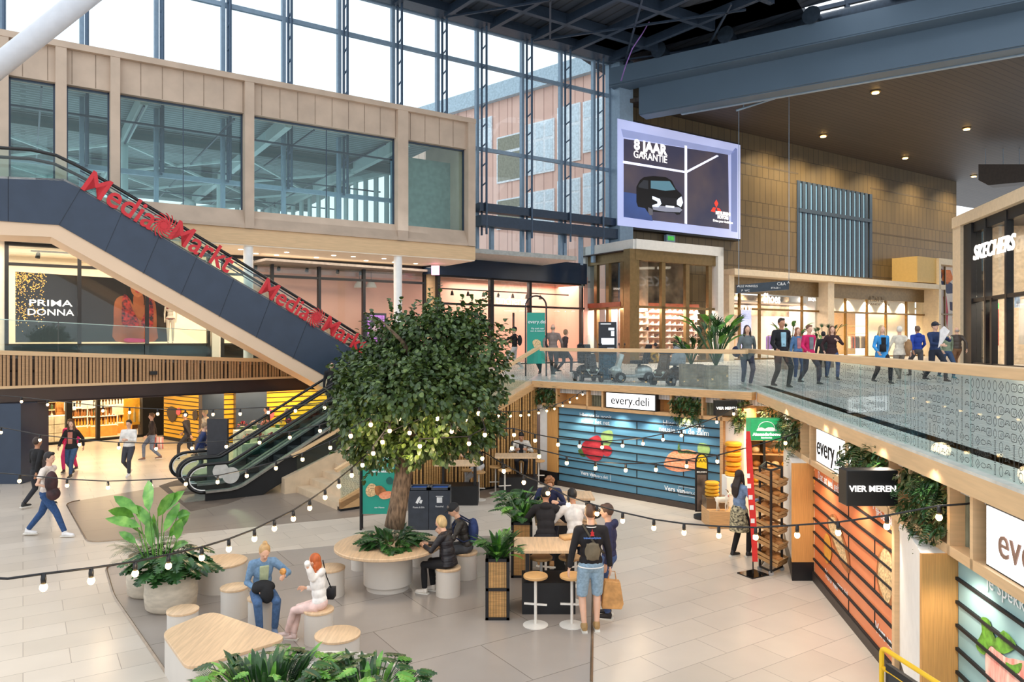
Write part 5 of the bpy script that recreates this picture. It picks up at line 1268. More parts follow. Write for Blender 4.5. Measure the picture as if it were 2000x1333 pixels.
# ---- teal advertising stands ----
M_sign_t = pm('poster_teal', (30, 136, 118), .4, emit=.22, var=.03, scale=1)
def ad_stand(lab, W, wd, z0, z1, zarch, legs_z, parent_name='advertising_stand'):
    t = thing(parent_name, lab, 'sign', W.pt(0, legs_z, 0)); h = wd/2
    m = MB()
    for o in (0, -.16):
        pts = [W.pt(-h, legs_z, o)]+[W.pt(-math.cos(a)*h, zarch-h+math.sin(a)*h, o) for a in [PI*i/12 for i in range(13)]]+[W.pt(h, legs_z, o)]
        m.tube(pts, .025, 8)
    for x in (-h, h): m.bar(W.pt(x, legs_z+.02, 0), W.pt(x, legs_z+.02, -.16), .03); m.bar(W.pt(x, z0-.02, 0), W.pt(x, z0-.02, -.16), .03)
    m.build('frame', M_black, t)
    m = MB(); W.box(m, -h+.04, h-.04, z0, z1, -.12, -.02); m.build('panel', M_sign_t, t)
    return t
d_ = G(740, 1036).y; W_ = FR(739, 1036, d_)
t_ = ad_stand('teal advertising stand with bread picture beside the tree trunk', W_, .78, .35, 1.62, 2.25, 0)
def at_(x, y): p = P(x, y, d_); return p.x-W_.p.x, p.z
def tx(s, x, y, size, bold=0, m=None): a, b = at_(x, y); text(s, W_.mat(a, b, 0), size, m or M_pw, parent=t_, bold=bold, depth=.001)
tx('every.deli', 742, 893, .17); tx('Op zoek naar iets', 745, 913.5, .075); tx('vers & lekkers?', 745, 921.5, .075, .002); tx('vier Meren', 741, 992, .05)
m = MB(); a, b = at_(742, 893); w2, h2 = .3, .10
for q in ((a-w2, a+w2, b+h2-.012, b+h2), (a-w2, a+w2, b-h2, b-h2+.012), (a-w2, a-w2+.012, b-h2, b+h2), (a+w2-.012, a+w2, b-h2, b+h2)): W_.box(m, *q, 0, .003)
m.build('print_frame', M_pw, t_)
blob(W_, 'printed_bread', [(715, 955), (724, 945), (735, 950), (735, 966), (722, 971), (715, 965)], M_crumb, 0, t_)
blob(W_, 'printed_bread', [(732, 952), (745, 950), (755, 962), (745, 970), (734, 966)], M_crust, .003, t_)
blob(W_, 'printed_salmon', [(741, 966), (755, 960), (769, 962), (768, 970), (752, 976), (742, 973)], M_salmon, .006, t_)
blob(W_, 'printed_badge', [(754, 938), (761, 932), (768, 938), (766, 946), (757, 946)], pm('badge_dark_teal', (20, 96, 90), .5), 0, t_)
W2_ = FR(1047, 736, 1450*1.23/(735-664)); t_ = ad_stand('teal advertising stand in a black arched frame on the upper floor', W2_, .70, UF+.42, UF+2.15, UF+2.72, UF)
d2 = W2_.p.y
def at2(x, y): p = P(x, y, d2); return p.x-W2_.p.x, p.z
a, b = at2(1050, 629); text('every.deli', W2_.mat(a, b, 0), .17, M_pw, parent=t_, depth=.001)
a, b = at2(1050, 642); text('Op zoek naar', W2_.mat(a, b, 0), .08, M_pw, parent=t_, depth=.001); a, b = at2(1050, 647); text('vers & lekkers?', W2_.mat(a, b, 0), .08, M_pw, parent=t_, depth=.001)
blob(W2_, 'printed_bread', [(1040, 668), (1048, 663), (1056, 668), (1055, 678), (1045, 680)], M_crumb, 0, t_)
# screens and totems upstairs
W3_ = FR(1187, 742, 22.8); t_ = thing('information_totem', 'dark touch screen information totem behind the scooters', 'totem', W3_.pt(0, UF, -.1))
m = MB(); W3_.box(m, -.27, .27, UF, UF+1.78, -.16, 0); m.build('body', pm('totem_dark', (30, 34, 42), .35), t_)
m = MB(); W3_.box(m, -.25, .25, UF+.04, UF+.78, 0, .004); m.build('lower_panel', pm('totem_teal', (34, 72, 92), .5, var=.3, scale=14), t_)
for z0, z1, x0, x1 in ((1.52, 1.6, .02, .2), (1.34, 1.5, .1, .2), (1.08, 1.28, -.2, .2), (.86, .98, -.02, .2), (1.70, 1.73, -.22, .1)):
    m = MB(); W3_.box(m, x0, x1, UF+z0, UF+z1, .0, .004); m.build('screen_graphic', pm('screen_white', (225, 228, 232), .4, emit=.7), t_)
t_ = thing('poster', 'purple and pink portrait poster in a black frame behind the shop glass', 'poster', STO.pt(STO.s(734), 4.4, -.5))
m = MB(); a, b = STO.s(714, -.4), STO.s(755, -.4); z0, z1 = STO.z(734, 672, -.4), STO.z(734, 612, -.4); STO.box(m, a, b, z0, z1, -.5, -.42); m.build('frame', M_black, t_)
m = MB(); STO.box(m, a+.1, b-.1, z0+.1, z1-.1, -.42, -.41); m.build('picture', pm('poster_purple', (196, 120, 220), .4, emit=.35, var=.15), t_)
blob(STO, 'portrait_hair', [(722, 632), (732, 620), (744, 624), (748, 640), (742, 652), (734, 640), (726, 650)], pm('portrait_dark', (70, 52, 84), .5), -.40, t_)
blob(STO, 'portrait_face', [(728, 638), (738, 634), (742, 645), (738, 660), (728, 655)], pm('portrait_pale', (226, 190, 210), .5), -.395, t_)
# lingerie shop poster
t_ = thing('wall_poster', 'huge dark PRIMA DONNA shop window poster of a woman in a floral bikini', 'poster', STO.pt(STO.s(170), 4.1, -.6))
def spl(name, pts, mat, off): m = MB(); STO.poly(m, pts, off, .004); return m.build(name, mat, t_)
spl('poster_ground', [(30, 531), (282, 547), (308, 560), (330, 572), (330, 668), (30, 669)], pm('poster_black_brown', (40, 33, 32), .35, var=.05, scale=.6), -.6)
M_skinp = pm('poster_skin', (170, 92, 56), .5, var=.15, scale=1.2); M_hairp = pm('poster_hair', (28, 20, 18), .5)
O = -.59
blob(STO, 'poster_hair', [(246, 548), (262, 540), (285, 548), (292, 575), (296, 612), (283, 600), (252, 585), (246, 570)], M_hairp, O, t_)
blob(STO, 'poster_body', [(224, 590), (238, 578), (252, 582), (262, 598), (282, 596), (294, 582), (304, 595), (306, 640), (302, 667), (226, 667), (222, 630)], M_skinp, O+.005, t_)
blob(STO, 'poster_face', [(255, 556), (268, 549), (282, 556), (281, 572), (270, 581), (258, 573)], pm('poster_face', (190, 110, 70), .5), O+.01, t_)
blob(STO, 'poster_neck', [(262, 574), (278, 574), (280, 600), (262, 602)], M_skinp, O+.008, t_)
M_flor = pm('floral_fabric', (190, 50, 48), .5, var=0, col2=(34, 24, 40), scale=9)
blob(STO, 'poster_bikini', [(240, 578), (250, 580), (258, 602), (272, 632), (262, 640), (240, 636), (238, 610)], M_flor, O+.014, t_)
blob(STO, 'poster_bikini', [(290, 578), (298, 590), (300, 622), (296, 640), (280, 640), (276, 628), (288, 600)], M_flor, O+.014, t_)
blob(STO, 'poster_bikini', [(246, 661), (285, 663), (285, 668), (246, 668)], pm('pink_band', (220, 70, 130), .5), O+.014, t_)
blob(STO, 'poster_lips', [(264, 569), (270, 567), (276, 569), (270, 573)], pm('poster_lip', (180, 50, 60), .5), O+.016, t_)
for x in (263, 275): blob(STO, 'poster_eye', [(x-2.5, 559), (x, 558), (x+2.5, 559), (x, 560.5)], M_hairp, O+.016, t_)
text('PRIMA', STO.mat(STO.s(99, O), STO.z(99, 593, O), O+.01), .32, M_litw, parent=t_, bold=.002, fit=1.32)
text('DONNA', STO.mat(STO.s(99, O), STO.z(99, 611, O), O+.01), .32, M_litw, parent=t_, bold=.002, fit=1.42)
m = MB(); rnd = random.Random(4)
for i in range(420):
    x = 30+abs(rnd.gauss(0, 1))*26 if i % 2 else 30+rnd.random()*58; y = 532+abs(rnd.gauss(0, 26)) if i < 300 else 610+rnd.gauss(0, 14)
    if x > 92 or y > 650: continue
    c = STO.at(x, y, O+.006); r = .018; m.prism([c+STO.M3 @ Vector(v) for v in ((-r, 0, 0), (0, -r, 0), (r, 0, 0), (0, r, 0))], n3*.002)
m.build('gold_sparkles', pm('sparkle_gold', (255, 190, 90), .4, emit=1.0), t_)['kind'] = 'stuff'
# mannequin
# hanging way sign
Wh = Wall((P(1439, 570, 39).x, 39), (1, -.05)); t_ = thing('hanging_sign', 'dark hanging direction sign suspended on thin rods before the shops', 'sign', P(1490, 560, 39))
def hp(x, y): return Wh.s(x), Wh.z(x, y)
m = MB(); a, za = hp(1439, 573); b, zb_ = hp(1545, 551); 
m.prism([Wh.at(1439, 557), Wh.at(1541, 548), Wh.at(1541, 566), Wh.at(1439, 573)], Vector((Wh.n.x, Wh.n.y, 0))*-.25); m.build('sign_box', pm('sign_slate', (42, 56, 70), .4), t_)
for s, x, y, z in (('ALLE WINKELS', 1460, 559.5, .16), ('C&A', 1526, 555, .23), ('P  WC', 1456, 568, .15), ('ETAGE 1', 1515, 563, .13), ('^', 1442, 561, .28), ('^', 1540, 554, .28)): text(s, Wh.mat(Wh.s(x), Wh.z(x, y), .01), z, M_pw, parent=t_, depth=.001)
for x, y0, y1 in ((1443, 190, 556), (1541, 158, 548)):
    m = MB(); m.tube([P(x, y0+25, 39), P(x, y1, 39)], .014, 5); m.build('rod', M_steel, t_)
m = MB(); m.tube([P(1438, 216, 39), P(1545, 182, 39)], .06, 6); m.build('crossbar', M_steel, t_)
for x, y in ((1452, 212), (1528, 187)): m = MB(); a_ = P(x, y, 39); m.tube([a_, (a_.x, a_.y, 17.2)], .035, 6); m.build('hanger', M_steel, t_)
t_ = thing('projecting_sign', 'small pink lit box sign on the wooden column left of the pink shop', 'sign', P(850, 540, 33)); Wp = FR(850, 528, 33)
m = MB(); Wp.box(m, -.17, .17, P(850, 537, 33).z, P(850, 519, 33).z, -.2, 0); m.build('sign_box', pm('pink_lit', (255, 170, 210), .4, emit=1.0), t_)
# yellow framed advertising board in the lower right corner
t_ = thing('yellow_stand', 'yellow tube frame holding a black notice board in the bottom right corner', 'sign', G(1800, 1600))
M_y = pm('yellow_paint', (240, 190, 30), .4, var=.03)
yA, yB = P(1722, 1265, 6.0), P(1888, 1308, 5.1)
yd = (yB-yA); yd.z = 0; YW = Wall((yA.x, yA.y), (yd.x, yd.y)); L_ = yd.length; zt_y = yA.z
m = MB(); pts = rounded([YW.pt(0, 0), YW.pt(0, zt_y), YW.pt(L_, zt_y), YW.pt(L_, 0)], .05); pts = [YW.pt(0, 0.0)]+rounded([YW.pt(0, -1), YW.pt(0, zt_y), YW.pt(L_, zt_y), YW.pt(L_, -1)], .06)[7:21]+[YW.pt(L_, 0)]
m.tube(pts, .02, 8); m.tube([YW.pt(0, zt_y-.16), YW.pt(L_, zt_y-.16)], .018, 8); m.build('frame', M_y, t_, smooth='all')
m = MB(); YW.box(m, .07, L_-.07, .5, zt_y-.10, -.02, .015); m.build('board', M_black, t_)
m = MB(); YW.box(m, .11, .36, .5, zt_y-.16, .015, .018); m.build('dark_card', pm('card_dark', (50, 50, 50), .5), t_)
m = MB(); YW.box(m, .36, .50, .5, zt_y-.16, .015, .018); m.build('yellow_card', M_y, t_)
m = MB(); YW.box(m, .50, L_-.1, .5, zt_y-.16, .015, .018); m.build('paper', M_white, t_)
text('A', YW.mat(.43, zt_y-.27, .02), .19, M_blackm, parent=t_, bold=.004); text('Kloosterboer', YW.mat(.235, zt_y-.38, .02), .04, M_y, parent=t_); text('Kom jij onze nieuwe collega?', YW.mat(.68, zt_y-.20, .02), .028, M_blackm, parent=t_)
m = MB(); m.tube([YW.pt(s, zt_y-.3+z, .02) for s, z in ((.17, .0), (.15, .05), (.20, .06), (.23, .02), (.28, .05), (.31, .09), (.29, .03), (.27, -.04), (.21, -.05), (.17, .0))], .004, 5); m.build('bird_emblem', M_y, t_)

# ---- cheese stall ----
d0 = G(1455, 1015).y
t_ = thing('kaas_sign', 'black arched KAAS stand with yellow top in front of the blue boards', 'sign', G(1382, 1010))
Wk = FR(1371, 1010, G(1371, 1012).y); kk = Wk.p.y/F
def kp(x, y): return (x-1371)*kk, CZ-(y-HY)*kk
m = MB(); a, b = kp(1358, 1010)[0], kp(1383, 1010)[0]; r = (b-a)/2; zc_ = kp(0, 903)[1]
out = [(a, kp(0, 1000)[1]), (b, kp(0, 1000)[1]), (b, zc_)]+[(math.cos(q)*r+(a+b)/2, zc_+math.sin(q)*r*1.35) for q in [PI*i/10 for i in range(1, 10)]]+[(a, zc_)]
Wk.spoly(m, out, -.04, .04); m.build('board', M_black, t_)
m = MB(); Wk.spoly(m, [(math.cos(q)*(r-.03)+(a+b)/2, zc_+math.sin(q)*(r*1.35-.03)) for q in [PI*i/10 for i in range(0, 11)]]+[(a+.03, zc_-.12), (b-.03, zc_-.16)], .0, .004); m.build('yellow_top', pm('cheese_yellow', (236, 196, 40), .4, emit=.1), t_)
text('KAAS', Wk.mat((a+b)/2, zc_+.03, .006), .11, M_blackm, parent=t_); text('BELEGEN', Wk.mat((a+b)/2, zc_-.24, .002), .058, M_pw, parent=t_)
m = MB(); Wk.box(m, a+.04, b-.04, kp(0, 998)[1], zc_-.3, .0, .003); m.build('photo_panel', pm('panel_brown_grey', (92, 80, 74), .4, var=.3), t_)
c = G(1376, 1013); m = MB(); m.lathe([(.24, 0), (.25, .0), (.25, .07), (.24, .07)], c, 30); m.build('base_ring', M_black, t_, smooth=True)
FL = lambda x, y: G(x, y)
t_ = thing('display_counter', 'low oak cheese display box with goat figure and cheeses on it', 'counter', G(1410, 1033))
q = G(1402, 1034); m = MB(); m.box((q.x+.12, q.y+.38, .19), (.60, .7, .38)); m.build('box', M_oak, t_, bevel=.01)
m = MB(); m.box((q.x+.08, q.y+.5, .50), (.5, .4, .24)); m.build('glass_case', pm('case_brown', (120, 96, 70), .2), t_)
M_chz = pm('cheese_wax', (226, 168, 48), .35, var=.12, scale=4); M_chr = pm('cheese_wax_orange', (222, 132, 36), .35, var=.12)
def cheese(c, r, h, m_, lab, grp, nm='cheese_wheel'):
    m = MB(); m.lathe([(r*.8, 0), (r, h*.25), (r, h*.75), (r*.8, h)], c, 24); return tag(m.build(nm, m_, smooth=True), lab, 'cheese', grp)
cy = q.y+.5
for i in range(4): cheese((q.x+.02, cy+.05, .62+i*.085), .16, .08, M_chz, 'yellow cheese wheel stacked behind the white goat figure', 'cheese wheels behind the goat')
t2 = thing('plinth', 'white plinth carrying the tall pile of cheese wheels', 'plinth', G(1432, 1000)); e = P(1432, 990, q.y+1.0); m = MB(); m.box((e.x, e.y, .5), (.42, .42, 1.0)); m.build('block', M_white, t2)
for i in range(7): cheese((e.x, e.y, 1.0+i*.115), .19-.006*(i % 3), .11, (M_chz, M_chr)[i % 2], 'large orange-yellow cheese wheel in the tall pile beside the blue boards', 'cheese wheels in the tall pile')
# goat figure
g = P(1411, 985, q.y+.12); gz = .385; gx, gy = g.x, g.y
t3 = thing('goat_figure', 'white goat figurine with red collar standing on the oak box', 'figurine', (gx, gy, gz))
m = MB(); m.ell((gx, gy, gz+.235), (.145, .06, .07)); m.ell((gx+.09, gy, gz+.25), (.07, .058, .075)); m.ell((gx-.1, gy, gz+.24), (.065, .055, .07)); m.tube([(gx+.1, gy, gz+.27), (gx+.15, gy, gz+.36)], [.045, .035], 10); m.tube([(gx+.14, gy, gz+.38), (gx+.235, gy, gz+.335)], [.037, .02], 10); m.ell((gx+.15, gy, gz+.38), (.042, .034, .036))
for dx, kx in ((-.12, -.02), (-.08, .03), (.08, -.02), (.11, .02)):
    for sy in ((-.03,) if kx < 0 else (.03,)): m.tube([(gx+dx, gy+sy, gz+.22), (gx+dx+(kx if dx > 0 else -.01), gy+sy, gz+.11), (gx+dx+kx*.6, gy+sy, gz+.0)], [.026, .016, .014], 8)
m.tube([(gx-.15, gy, gz+.27), (gx-.19, gy, gz+.30)], [.016, .008], 6)
ob = m.build('body', pm('goat_white', (236, 228, 214), .6), t3, smooth='all'); r = ob.modifiers.new('r', 'REMESH'); r.mode = 'VOXEL'; r.voxel_size = .007; r.use_smooth_shade = True
for sy in (-1, 1):
    m = MB(); m.tube([(gx+.13, gy+sy*.015, gz+.405), (gx+.11, gy+sy*.03, gz+.45), (gx+.07, gy+sy*.035, gz+.465)], [.011, .008, .003], 6); m.build('horn', pm('horn_brown', (120, 96, 70), .5), t3)
    m = MB(); m.tube([(gx+.13, gy+sy*.03, gz+.39), (gx+.11, gy+sy*.07, gz+.37)], [.014, .005], 6); m.build('ear', pm('goat_white', (236, 228, 214), .6), t3)
m = MB(); m.tube([(gx+.13+math.cos(a)*.012, gy+math.cos(a)*.038, gz+.325+math.sin(a)*.03) for a in [2*PI*i/12 for i in range(12)]], .008, 6, closed=True); m.build('collar', pm('collar_red', (200, 40, 50), .5), t3)
# stall interior behind
SI = Wall((P(1400, 900, 19.2).x, 19.2), (1, -.18)); m = MB(); SI.box(m, -.3, 4.2, 0, 2.8, -.1, 0); struct('wall_stall', m, pm('stall_warm_wall', (240, 190, 120), .6))
area('stall_light', SI.pt(1.5, 2.6, 2.2), 2.4, 150, WARM, (0, 0, 0), 1.2)
t_ = thing('stall_shelving', 'wooden wall shelving filled with cheese and bread behind the woman', 'shelf', SI.pt(1.1, 0, .2))
for z in (.6, 1.0, 1.35, 1.7, 2.05): m = MB(); SI.box(m, -.1, 2.6, z-.03, z, 0, .5); m.build('shelf_board', M_oak, t_)
for s in (-.1, 1.1, 2.6): m = MB(); SI.box(m, s-.03, s+.03, 0, 2.4, 0, .5); m.build('upright', M_black, t_)
rnd = random.Random(6)
for z in (.6, 1.0, 1.35, 1.7, 2.05):
    for j in range(11):
        c = SI.pt(0+j*.235+rnd.uniform(-.02, .02), z, .3); k = rnd.random()
        if z > 1.9: m = MB(); m.box((c.x, c.y, c.z+.09), (.16, .14, .18)); tag(m.build('package', pm('wrapper_cream', (244, 226, 190), .5)), 'cream wrapped package on the top shelf of the cheese stall', 'package', 'packages on the stall top shelf')
        else:
            m = MB(); m.ell((c.x, c.y, c.z+.075), (.10, .10, .075), nu=14, nv=8); tag(m.build('loaf', (pm('loaf_brown', (190, 130, 70), .6, var=.2), pm('loaf_pale', (236, 208, 160), .6, var=.15), M_chz)[int(k*3)], smooth='all'), 'round loaf or cheese on the lit stall shelves behind the banner', 'food', 'loaves and cheeses on the stall shelves')
# bread rack on wheels
W5 = FR(1500, 1118, G(1500, 1118).y); c0 = W5.p
t_ = thing('bread_rack', 'black wheeled metal rack with tilted wooden crates of bread', 'rack', W5.pt(0, 0, -.3))
xs_ = (-.11, .10); m = MB(); w5 = .42
P1 = G(1484, 1115); P2_ = G(1504, 1124); rd = Vector((.52, .0)); 
for p in ((P1.x, P1.y), (P2_.x, P2_.y-.05), (P2_.x+.30, P2_.y+.25), (P1.x+.30, P1.y+.55)): m.box((p[0], p[1], .98), (.035, .035, 1.84))
for z in (.08, 1.88):
    q4 = [(P1.x, P1.y), (P2_.x, P2_.y-.05), (P2_.x+.30, P2_.y+.25), (P1.x+.30, P1.y+.55)]
    for i in range(4): m.bar((*q4[i], z), (*q4[(i+1) % 4], z), .03)
m.build('frame', M_black, t_)
for i in range(4): m = MB(); m.tube([(q4[i][0], q4[i][1]-.015, .045), (q4[i][0], q4[i][1]+.015, .045)], .045, 12); m.build('castor', pm('castor_grey', (150, 150, 150), .4), t_)
rc = Vector(((q4[0][0]+q4[2][0])/2, (q4[0][1]+q4[2][1])/2, 0)); rr_ = math.atan2(q4[2][1]-q4[1][1], q4[2][0]-q4[1][0])
for k in range(6):
    z = .26+k*.285; M = Matrix.Translation((rc.x, rc.y, z)) @ Matrix.Rotation(rr_, 4, 'Z') @ Matrix.Rotation(.28, 4, 'X')
    t4 = thing('bread_crate', 'slatted wooden bread crate tilted on the black rack, ' + ('lowest', 'second from the bottom', 'third from the bottom', 'fourth from the bottom', 'fifth from the bottom', 'topmost')[k]+' of six', 'crate', (rc.x, rc.y, z-.08))
    m = MB(); m.box((0, 0, -.06), (.38, .46, .015), M)
    for zz in (-.03, .04): m.box((0, -.23, zz), (.40, .012, .05), M); m.box((0, .23, zz), (.40, .012, .05), M); m.box((-.19, 0, zz), (.012, .46, .05), M); m.box((.19, 0, zz), (.012, .46, .05), M)
    m.build('crate_box', wood('crate_wood', (196, 150, 96)), t4)
    for j in range(7):
        c = M @ Vector((rnd.uniform(-.13, .13), -.17+j*.055, .035+.02*(j % 2))); m = MB(); m.ell(c, (.085, .055, .05), nu=10, nv=7); tag(m.build('bread_roll', pm('loaf_brown', (190, 130, 70), .6), smooth='all'), 'brown bread roll lying in a wooden crate on the black rack', 'bread', 'bread rolls in the rack crates')
# red banner
c = G(1471, 1123); t_ = thing('banner_flag', 'tall narrow red banner flag on a black square base in front of the stall', 'flag', c)
m = MB(); m.box((c.x, c.y, .01), (.42, .36, .02), rz=.5); m.build('base_plate', pm('black_gloss', (12, 12, 14), .1), t_)
m = MB(); m.tube([(c.x, c.y, 0), (c.x-.02, c.y, 1.2), (c.x-.12, c.y, 2.42)], .012, 6); m.build('pole', M_black, t_)
m = MB(); L1 = []; L2 = []
dd = c.y
for (xa, xb, y) in ((1470, 1480, 1098), (1466, 1478, 1030), (1461, 1474, 970), (1459, 1471, 920), (1457, 1468, 870), (1458, 1465, 843)):
    L1.append(P(xa, y, dd-.02)); L2.append(P(xb, y, dd-.05))
for i in range(len(L1)-1): m.hexa([L1[i], L2[i], L2[i]+Vector((0, .01, 0)), L1[i]+Vector((0, .01, 0)), L1[i+1], L2[i+1], L2[i+1]+Vector((0, .01, 0)), L1[i+1]+Vector((0, .01, 0))])
m.build('cloth', pm('banner_red', (214, 44, 40), .6, var=.06), t_)
for i, (x, y) in enumerate(((1474, 1050), (1470, 1018), (1468, 992), (1466, 972), (1463, 950), (1461, 930))):
    q = P(x, y, dd-.065); m = MB(); m.prism([q+Vector((sx*.035, 0, sz*.04)) for sx, sz in ((-1, -1), (1, -1), (1, 1), (-1, 1))], (0, -.002, 0)); m.prism([q+Vector((sx*.025, -.003, sz*.03)) for sx, sz in ((-1, -1), (.3, -1), (1, .3), (1, 1), (-.3, 1), (-1, -.3))], (0, -.002, 0)); m.build('print_mark', M_pw, t_)
# ================= PLANTS =================
def vcol(name, cols, rough=.4, scale=3.0, spec=.5):
    """leaf material: several greens spread by position"""
    if name in _M: return _M[name]
    m = bpy.data.materials.new(name); m.use_nodes = True; _M[name] = m; nt = m.node_tree; L = nt.links; b = nt.nodes['Principled BSDF']
    tc = nt.nodes.new('ShaderNodeTexCoord'); nz = nt.nodes.new('ShaderNodeTexNoise'); cr = nt.nodes.new('ShaderNodeValToRGB'); nz.inputs['Scale'].default_value = scale; nz.inputs['Detail'].default_value = 4
    L.new(tc.outputs['Object'], nz.inputs[0]); L.new(nz.outputs[0], cr.inputs[0]); L.new(cr.outputs[0], b.inputs['Base Color'])
    e = cr.color_ramp.elements; e[0].position = .3; e[1].position = .7; e[0].color = (*sr(cols[0]), 1); e[1].color = (*sr(cols[-1]), 1)
    for i, c in enumerate(cols[1:-1]): q = e.new(.3+.4*(i+1)/(len(cols)-1)); q.color = (*sr(c), 1)
    b.inputs['Roughness'].default_value = rough; b.inputs['Specular IOR Level'].default_value = spec
    return m
L_tree = vcol('tree_leaf', [(36, 56, 30), (62, 84, 38), (104, 122, 56)], .38, 7)
L_dark = vcol('dark_leaf', [(26, 48, 28), (44, 80, 38), (66, 108, 50)], .3, 6)
L_bright = vcol('bright_leaf', [(58, 112, 38), (96, 154, 56), (140, 190, 84)], .3, 5)
L_olive = vcol('olive_leaf', [(58, 62, 28), (92, 96, 44), (60, 76, 38)], .5, 6)
def leaf(mb, base, d, up, L, w, droop=.25, shape='oval', fold=.15):
    d = d.normalized(); s = d.cross(up); s = s.normalized() if s.length > .05 else Vector((1, 0, 0)); u = s.cross(d).normalized()
    prof = {'oval': ((0, .02), (.2, .75), (.5, 1), (.78, .7), (1, .03)), 'heart': ((0, .3), (.12, .95), (.45, 1), (.8, .55), (1, .03)), 'blade': ((0, .4), (.3, 1), (.6, .8), (.85, .4), (1, .03)), 'round': ((0, .2), (.25, .9), (.6, 1), (.9, .55), (1, .1))}[shape]
    C_ = []; A = []; B = []
    for t, k in prof:
        c = base+d*(t*L)-Vector((0, 0, droop*L*t*t)); C_.append(c); A.append(c+s*(w*k/2)+u*(w*fold*k)); B.append(c-s*(w*k/2)+u*(w*fold*k))
    n = len(prof); fs = []
    for i in range(n-1): fs += [(i, i+1, n+i+1, n+i), (i, 2*n+i, 2*n+i+1, i+1)]
    mb.add(C_+A+B, fs)
def rdir(rnd, up=0.0):
    a = rnd.uniform(0, 2*PI); z = rnd.uniform(-1, 1); r = math.sqrt(1-z*z); v = Vector((r*math.cos(a), r*math.sin(a), z+up)); return v.normalized()
def monstera(mb, rnd, base, d, L):
    d = d.normalized(); s = d.cross(Vector((0, 0, 1))).normalized(); u = s.cross(d)
    for sg in (-1, 1):
        for i in range(6):
            t0 = i/6; t1 = (i+1)/6; c0 = base+d*(L*t0)-Vector((0, 0, .25*L*t0*t0)); c1 = base+d*(L*t1)-Vector((0, 0, .25*L*t1*t1))
            ww = L*.50*(.55, .92, 1.0, .88, .66, .34)[i]; c0w = c0+s*sg*ww*.45+u*L*.05; c1w = c1+s*sg*ww*.45+u*L*.05
            mb.add([c0, c0w, c1w, c1], [(0, 1, 2, 3)]); p = c0+s*sg*ww+d*L*.05-u*L*.02; q = c0+s*sg*ww*.97+d*L*.17-u*L*.02; mb.add([c0w, p, q, c1w], [(0, 1, 2, 3)])
def fern(mb, rnd, base, d, L, n=18, w=.22, droop=.6):
    d = d.normalized(); s = d.cross(Vector((0, 0, 1))).normalized()
    for i in range(1, n+1):
        t = i/n; c = base+d*(L*t)+Vector((0, 0, L*(.35*t-droop*t*t))); k = L*w*math.sin(PI*min(.98, t*.85+.1)); tg = (d+Vector((0, 0, .35-2*droop*t))).normalized()
        for sg in (-1, 1):
            a = c+s*sg*k+tg*k*.35; mb.add([c, c+tg*L/n*.45, a+tg*L/n*.2, a], [(0, 1, 2, 3)])
def stems(mb, a, b, r=.006): mb.tube([a, (a+b)/2+Vector((0, 0, .02)), b], [r, r*.9, r*.7], 5)

# --- the tree ---
rnd = random.Random(11)
tb = TC+Vector((.10, -.02, .72)); t_tree = thing('tree', 'leafy indoor tree growing out of the round oak table', 'tree', (tb.x, tb.y, .7))
def tp(x, y, dy=0): return P(x, y, TC.y+dy)
trunk = [tp(770, 1030, .05), tp(778, 985, .05), tp(785, 945, .05), tp(792, 905, .05), tp(805, 865, .05), tp(815, 810, .1), tp(825, 740, .1), tp(830, 660, .1)]
mb = MB(); mb.tube(trunk, [.17, .155, .15, .145, .12, .09, .06, .02], 14)
for k in range(15):
    a = trunk[4+k % 3]; b = a+Vector((rnd.uniform(-1.3, 1.3), rnd.uniform(-1.0, 1.0), rnd.uniform(.2, 1.2))); mb.tube([a, (a+b)/2+Vector((0, 0, .15)), b], [.055, .035, .012], 7)
mb.build('trunk', pm('tree_bark', (126, 104, 84), .85, var=.3, scale=9, stretch=(3, 3, .8), bump=.6), t_tree, smooth='all')
lobes = [(850, 655, 0, .72), (765, 700, .3, .68), (920, 700, -.1, .74), (720, 735, 0, .52), (688, 742, .3, .34), (698, 818, 0, .50), (725, 800, -.5, .66), (790, 760, -.75, .8), (880, 770, -.7, .78), (942, 770, .1, .48), (940, 830, .2, .5), (740, 860, -.2, .55), (830, 850, -.4, .6), (900, 850, -.1, .5), (706, 868, .2, .36), (800, 700, .6, .8), (870, 730, .6, .8), (720, 760, .6, .7), (855, 622, 0, .28), (930, 632, .1, .24), (736, 898, 0, .2), (905, 640, 0, .35), (775, 640, 0, .3)]
mb = MB()
for (x, y, dy, r) in lobes:
    c = tp(x, y, dy); n = int(1250*r*r/.4)
    for i in range(n):
        v = rdir(rnd); rr = r*(.5+.55*rnd.random()**.6)*(.84+.34*math.sin(v.x*7+x)*math.cos(v.z*6+y)); p = c+Vector((v.x*rr, v.y*rr, v.z*rr*.86))
        dv = (v+rdir(rnd)*.8+Vector((0, 0, -.2))).normalized(); leaf(mb, p, dv, (v+rdir(rnd)*.5+Vector((0, 0, .6))).normalized(), rnd.uniform(.055, .09), rnd.uniform(.05, .085), .2, 'round', .1)
for i in range(160):                                                   # sprigs
    x, y, dy, r = rnd.choice(lobes); c = tp(x, y, dy); v = rdir(rnd, .2); a = c+v*r*.9; b = a+v*rnd.uniform(.12, .3)+Vector((0, 0, .06))
    for k in range(7): q = a.lerp(b, k/6); leaf(mb, q, (v+rdir(rnd)*.9), Vector((0, 0, 1)), .085, .08, .2, 'round')
mb.build('crown', L_tree, t_tree)['kind'] = 'stuff'
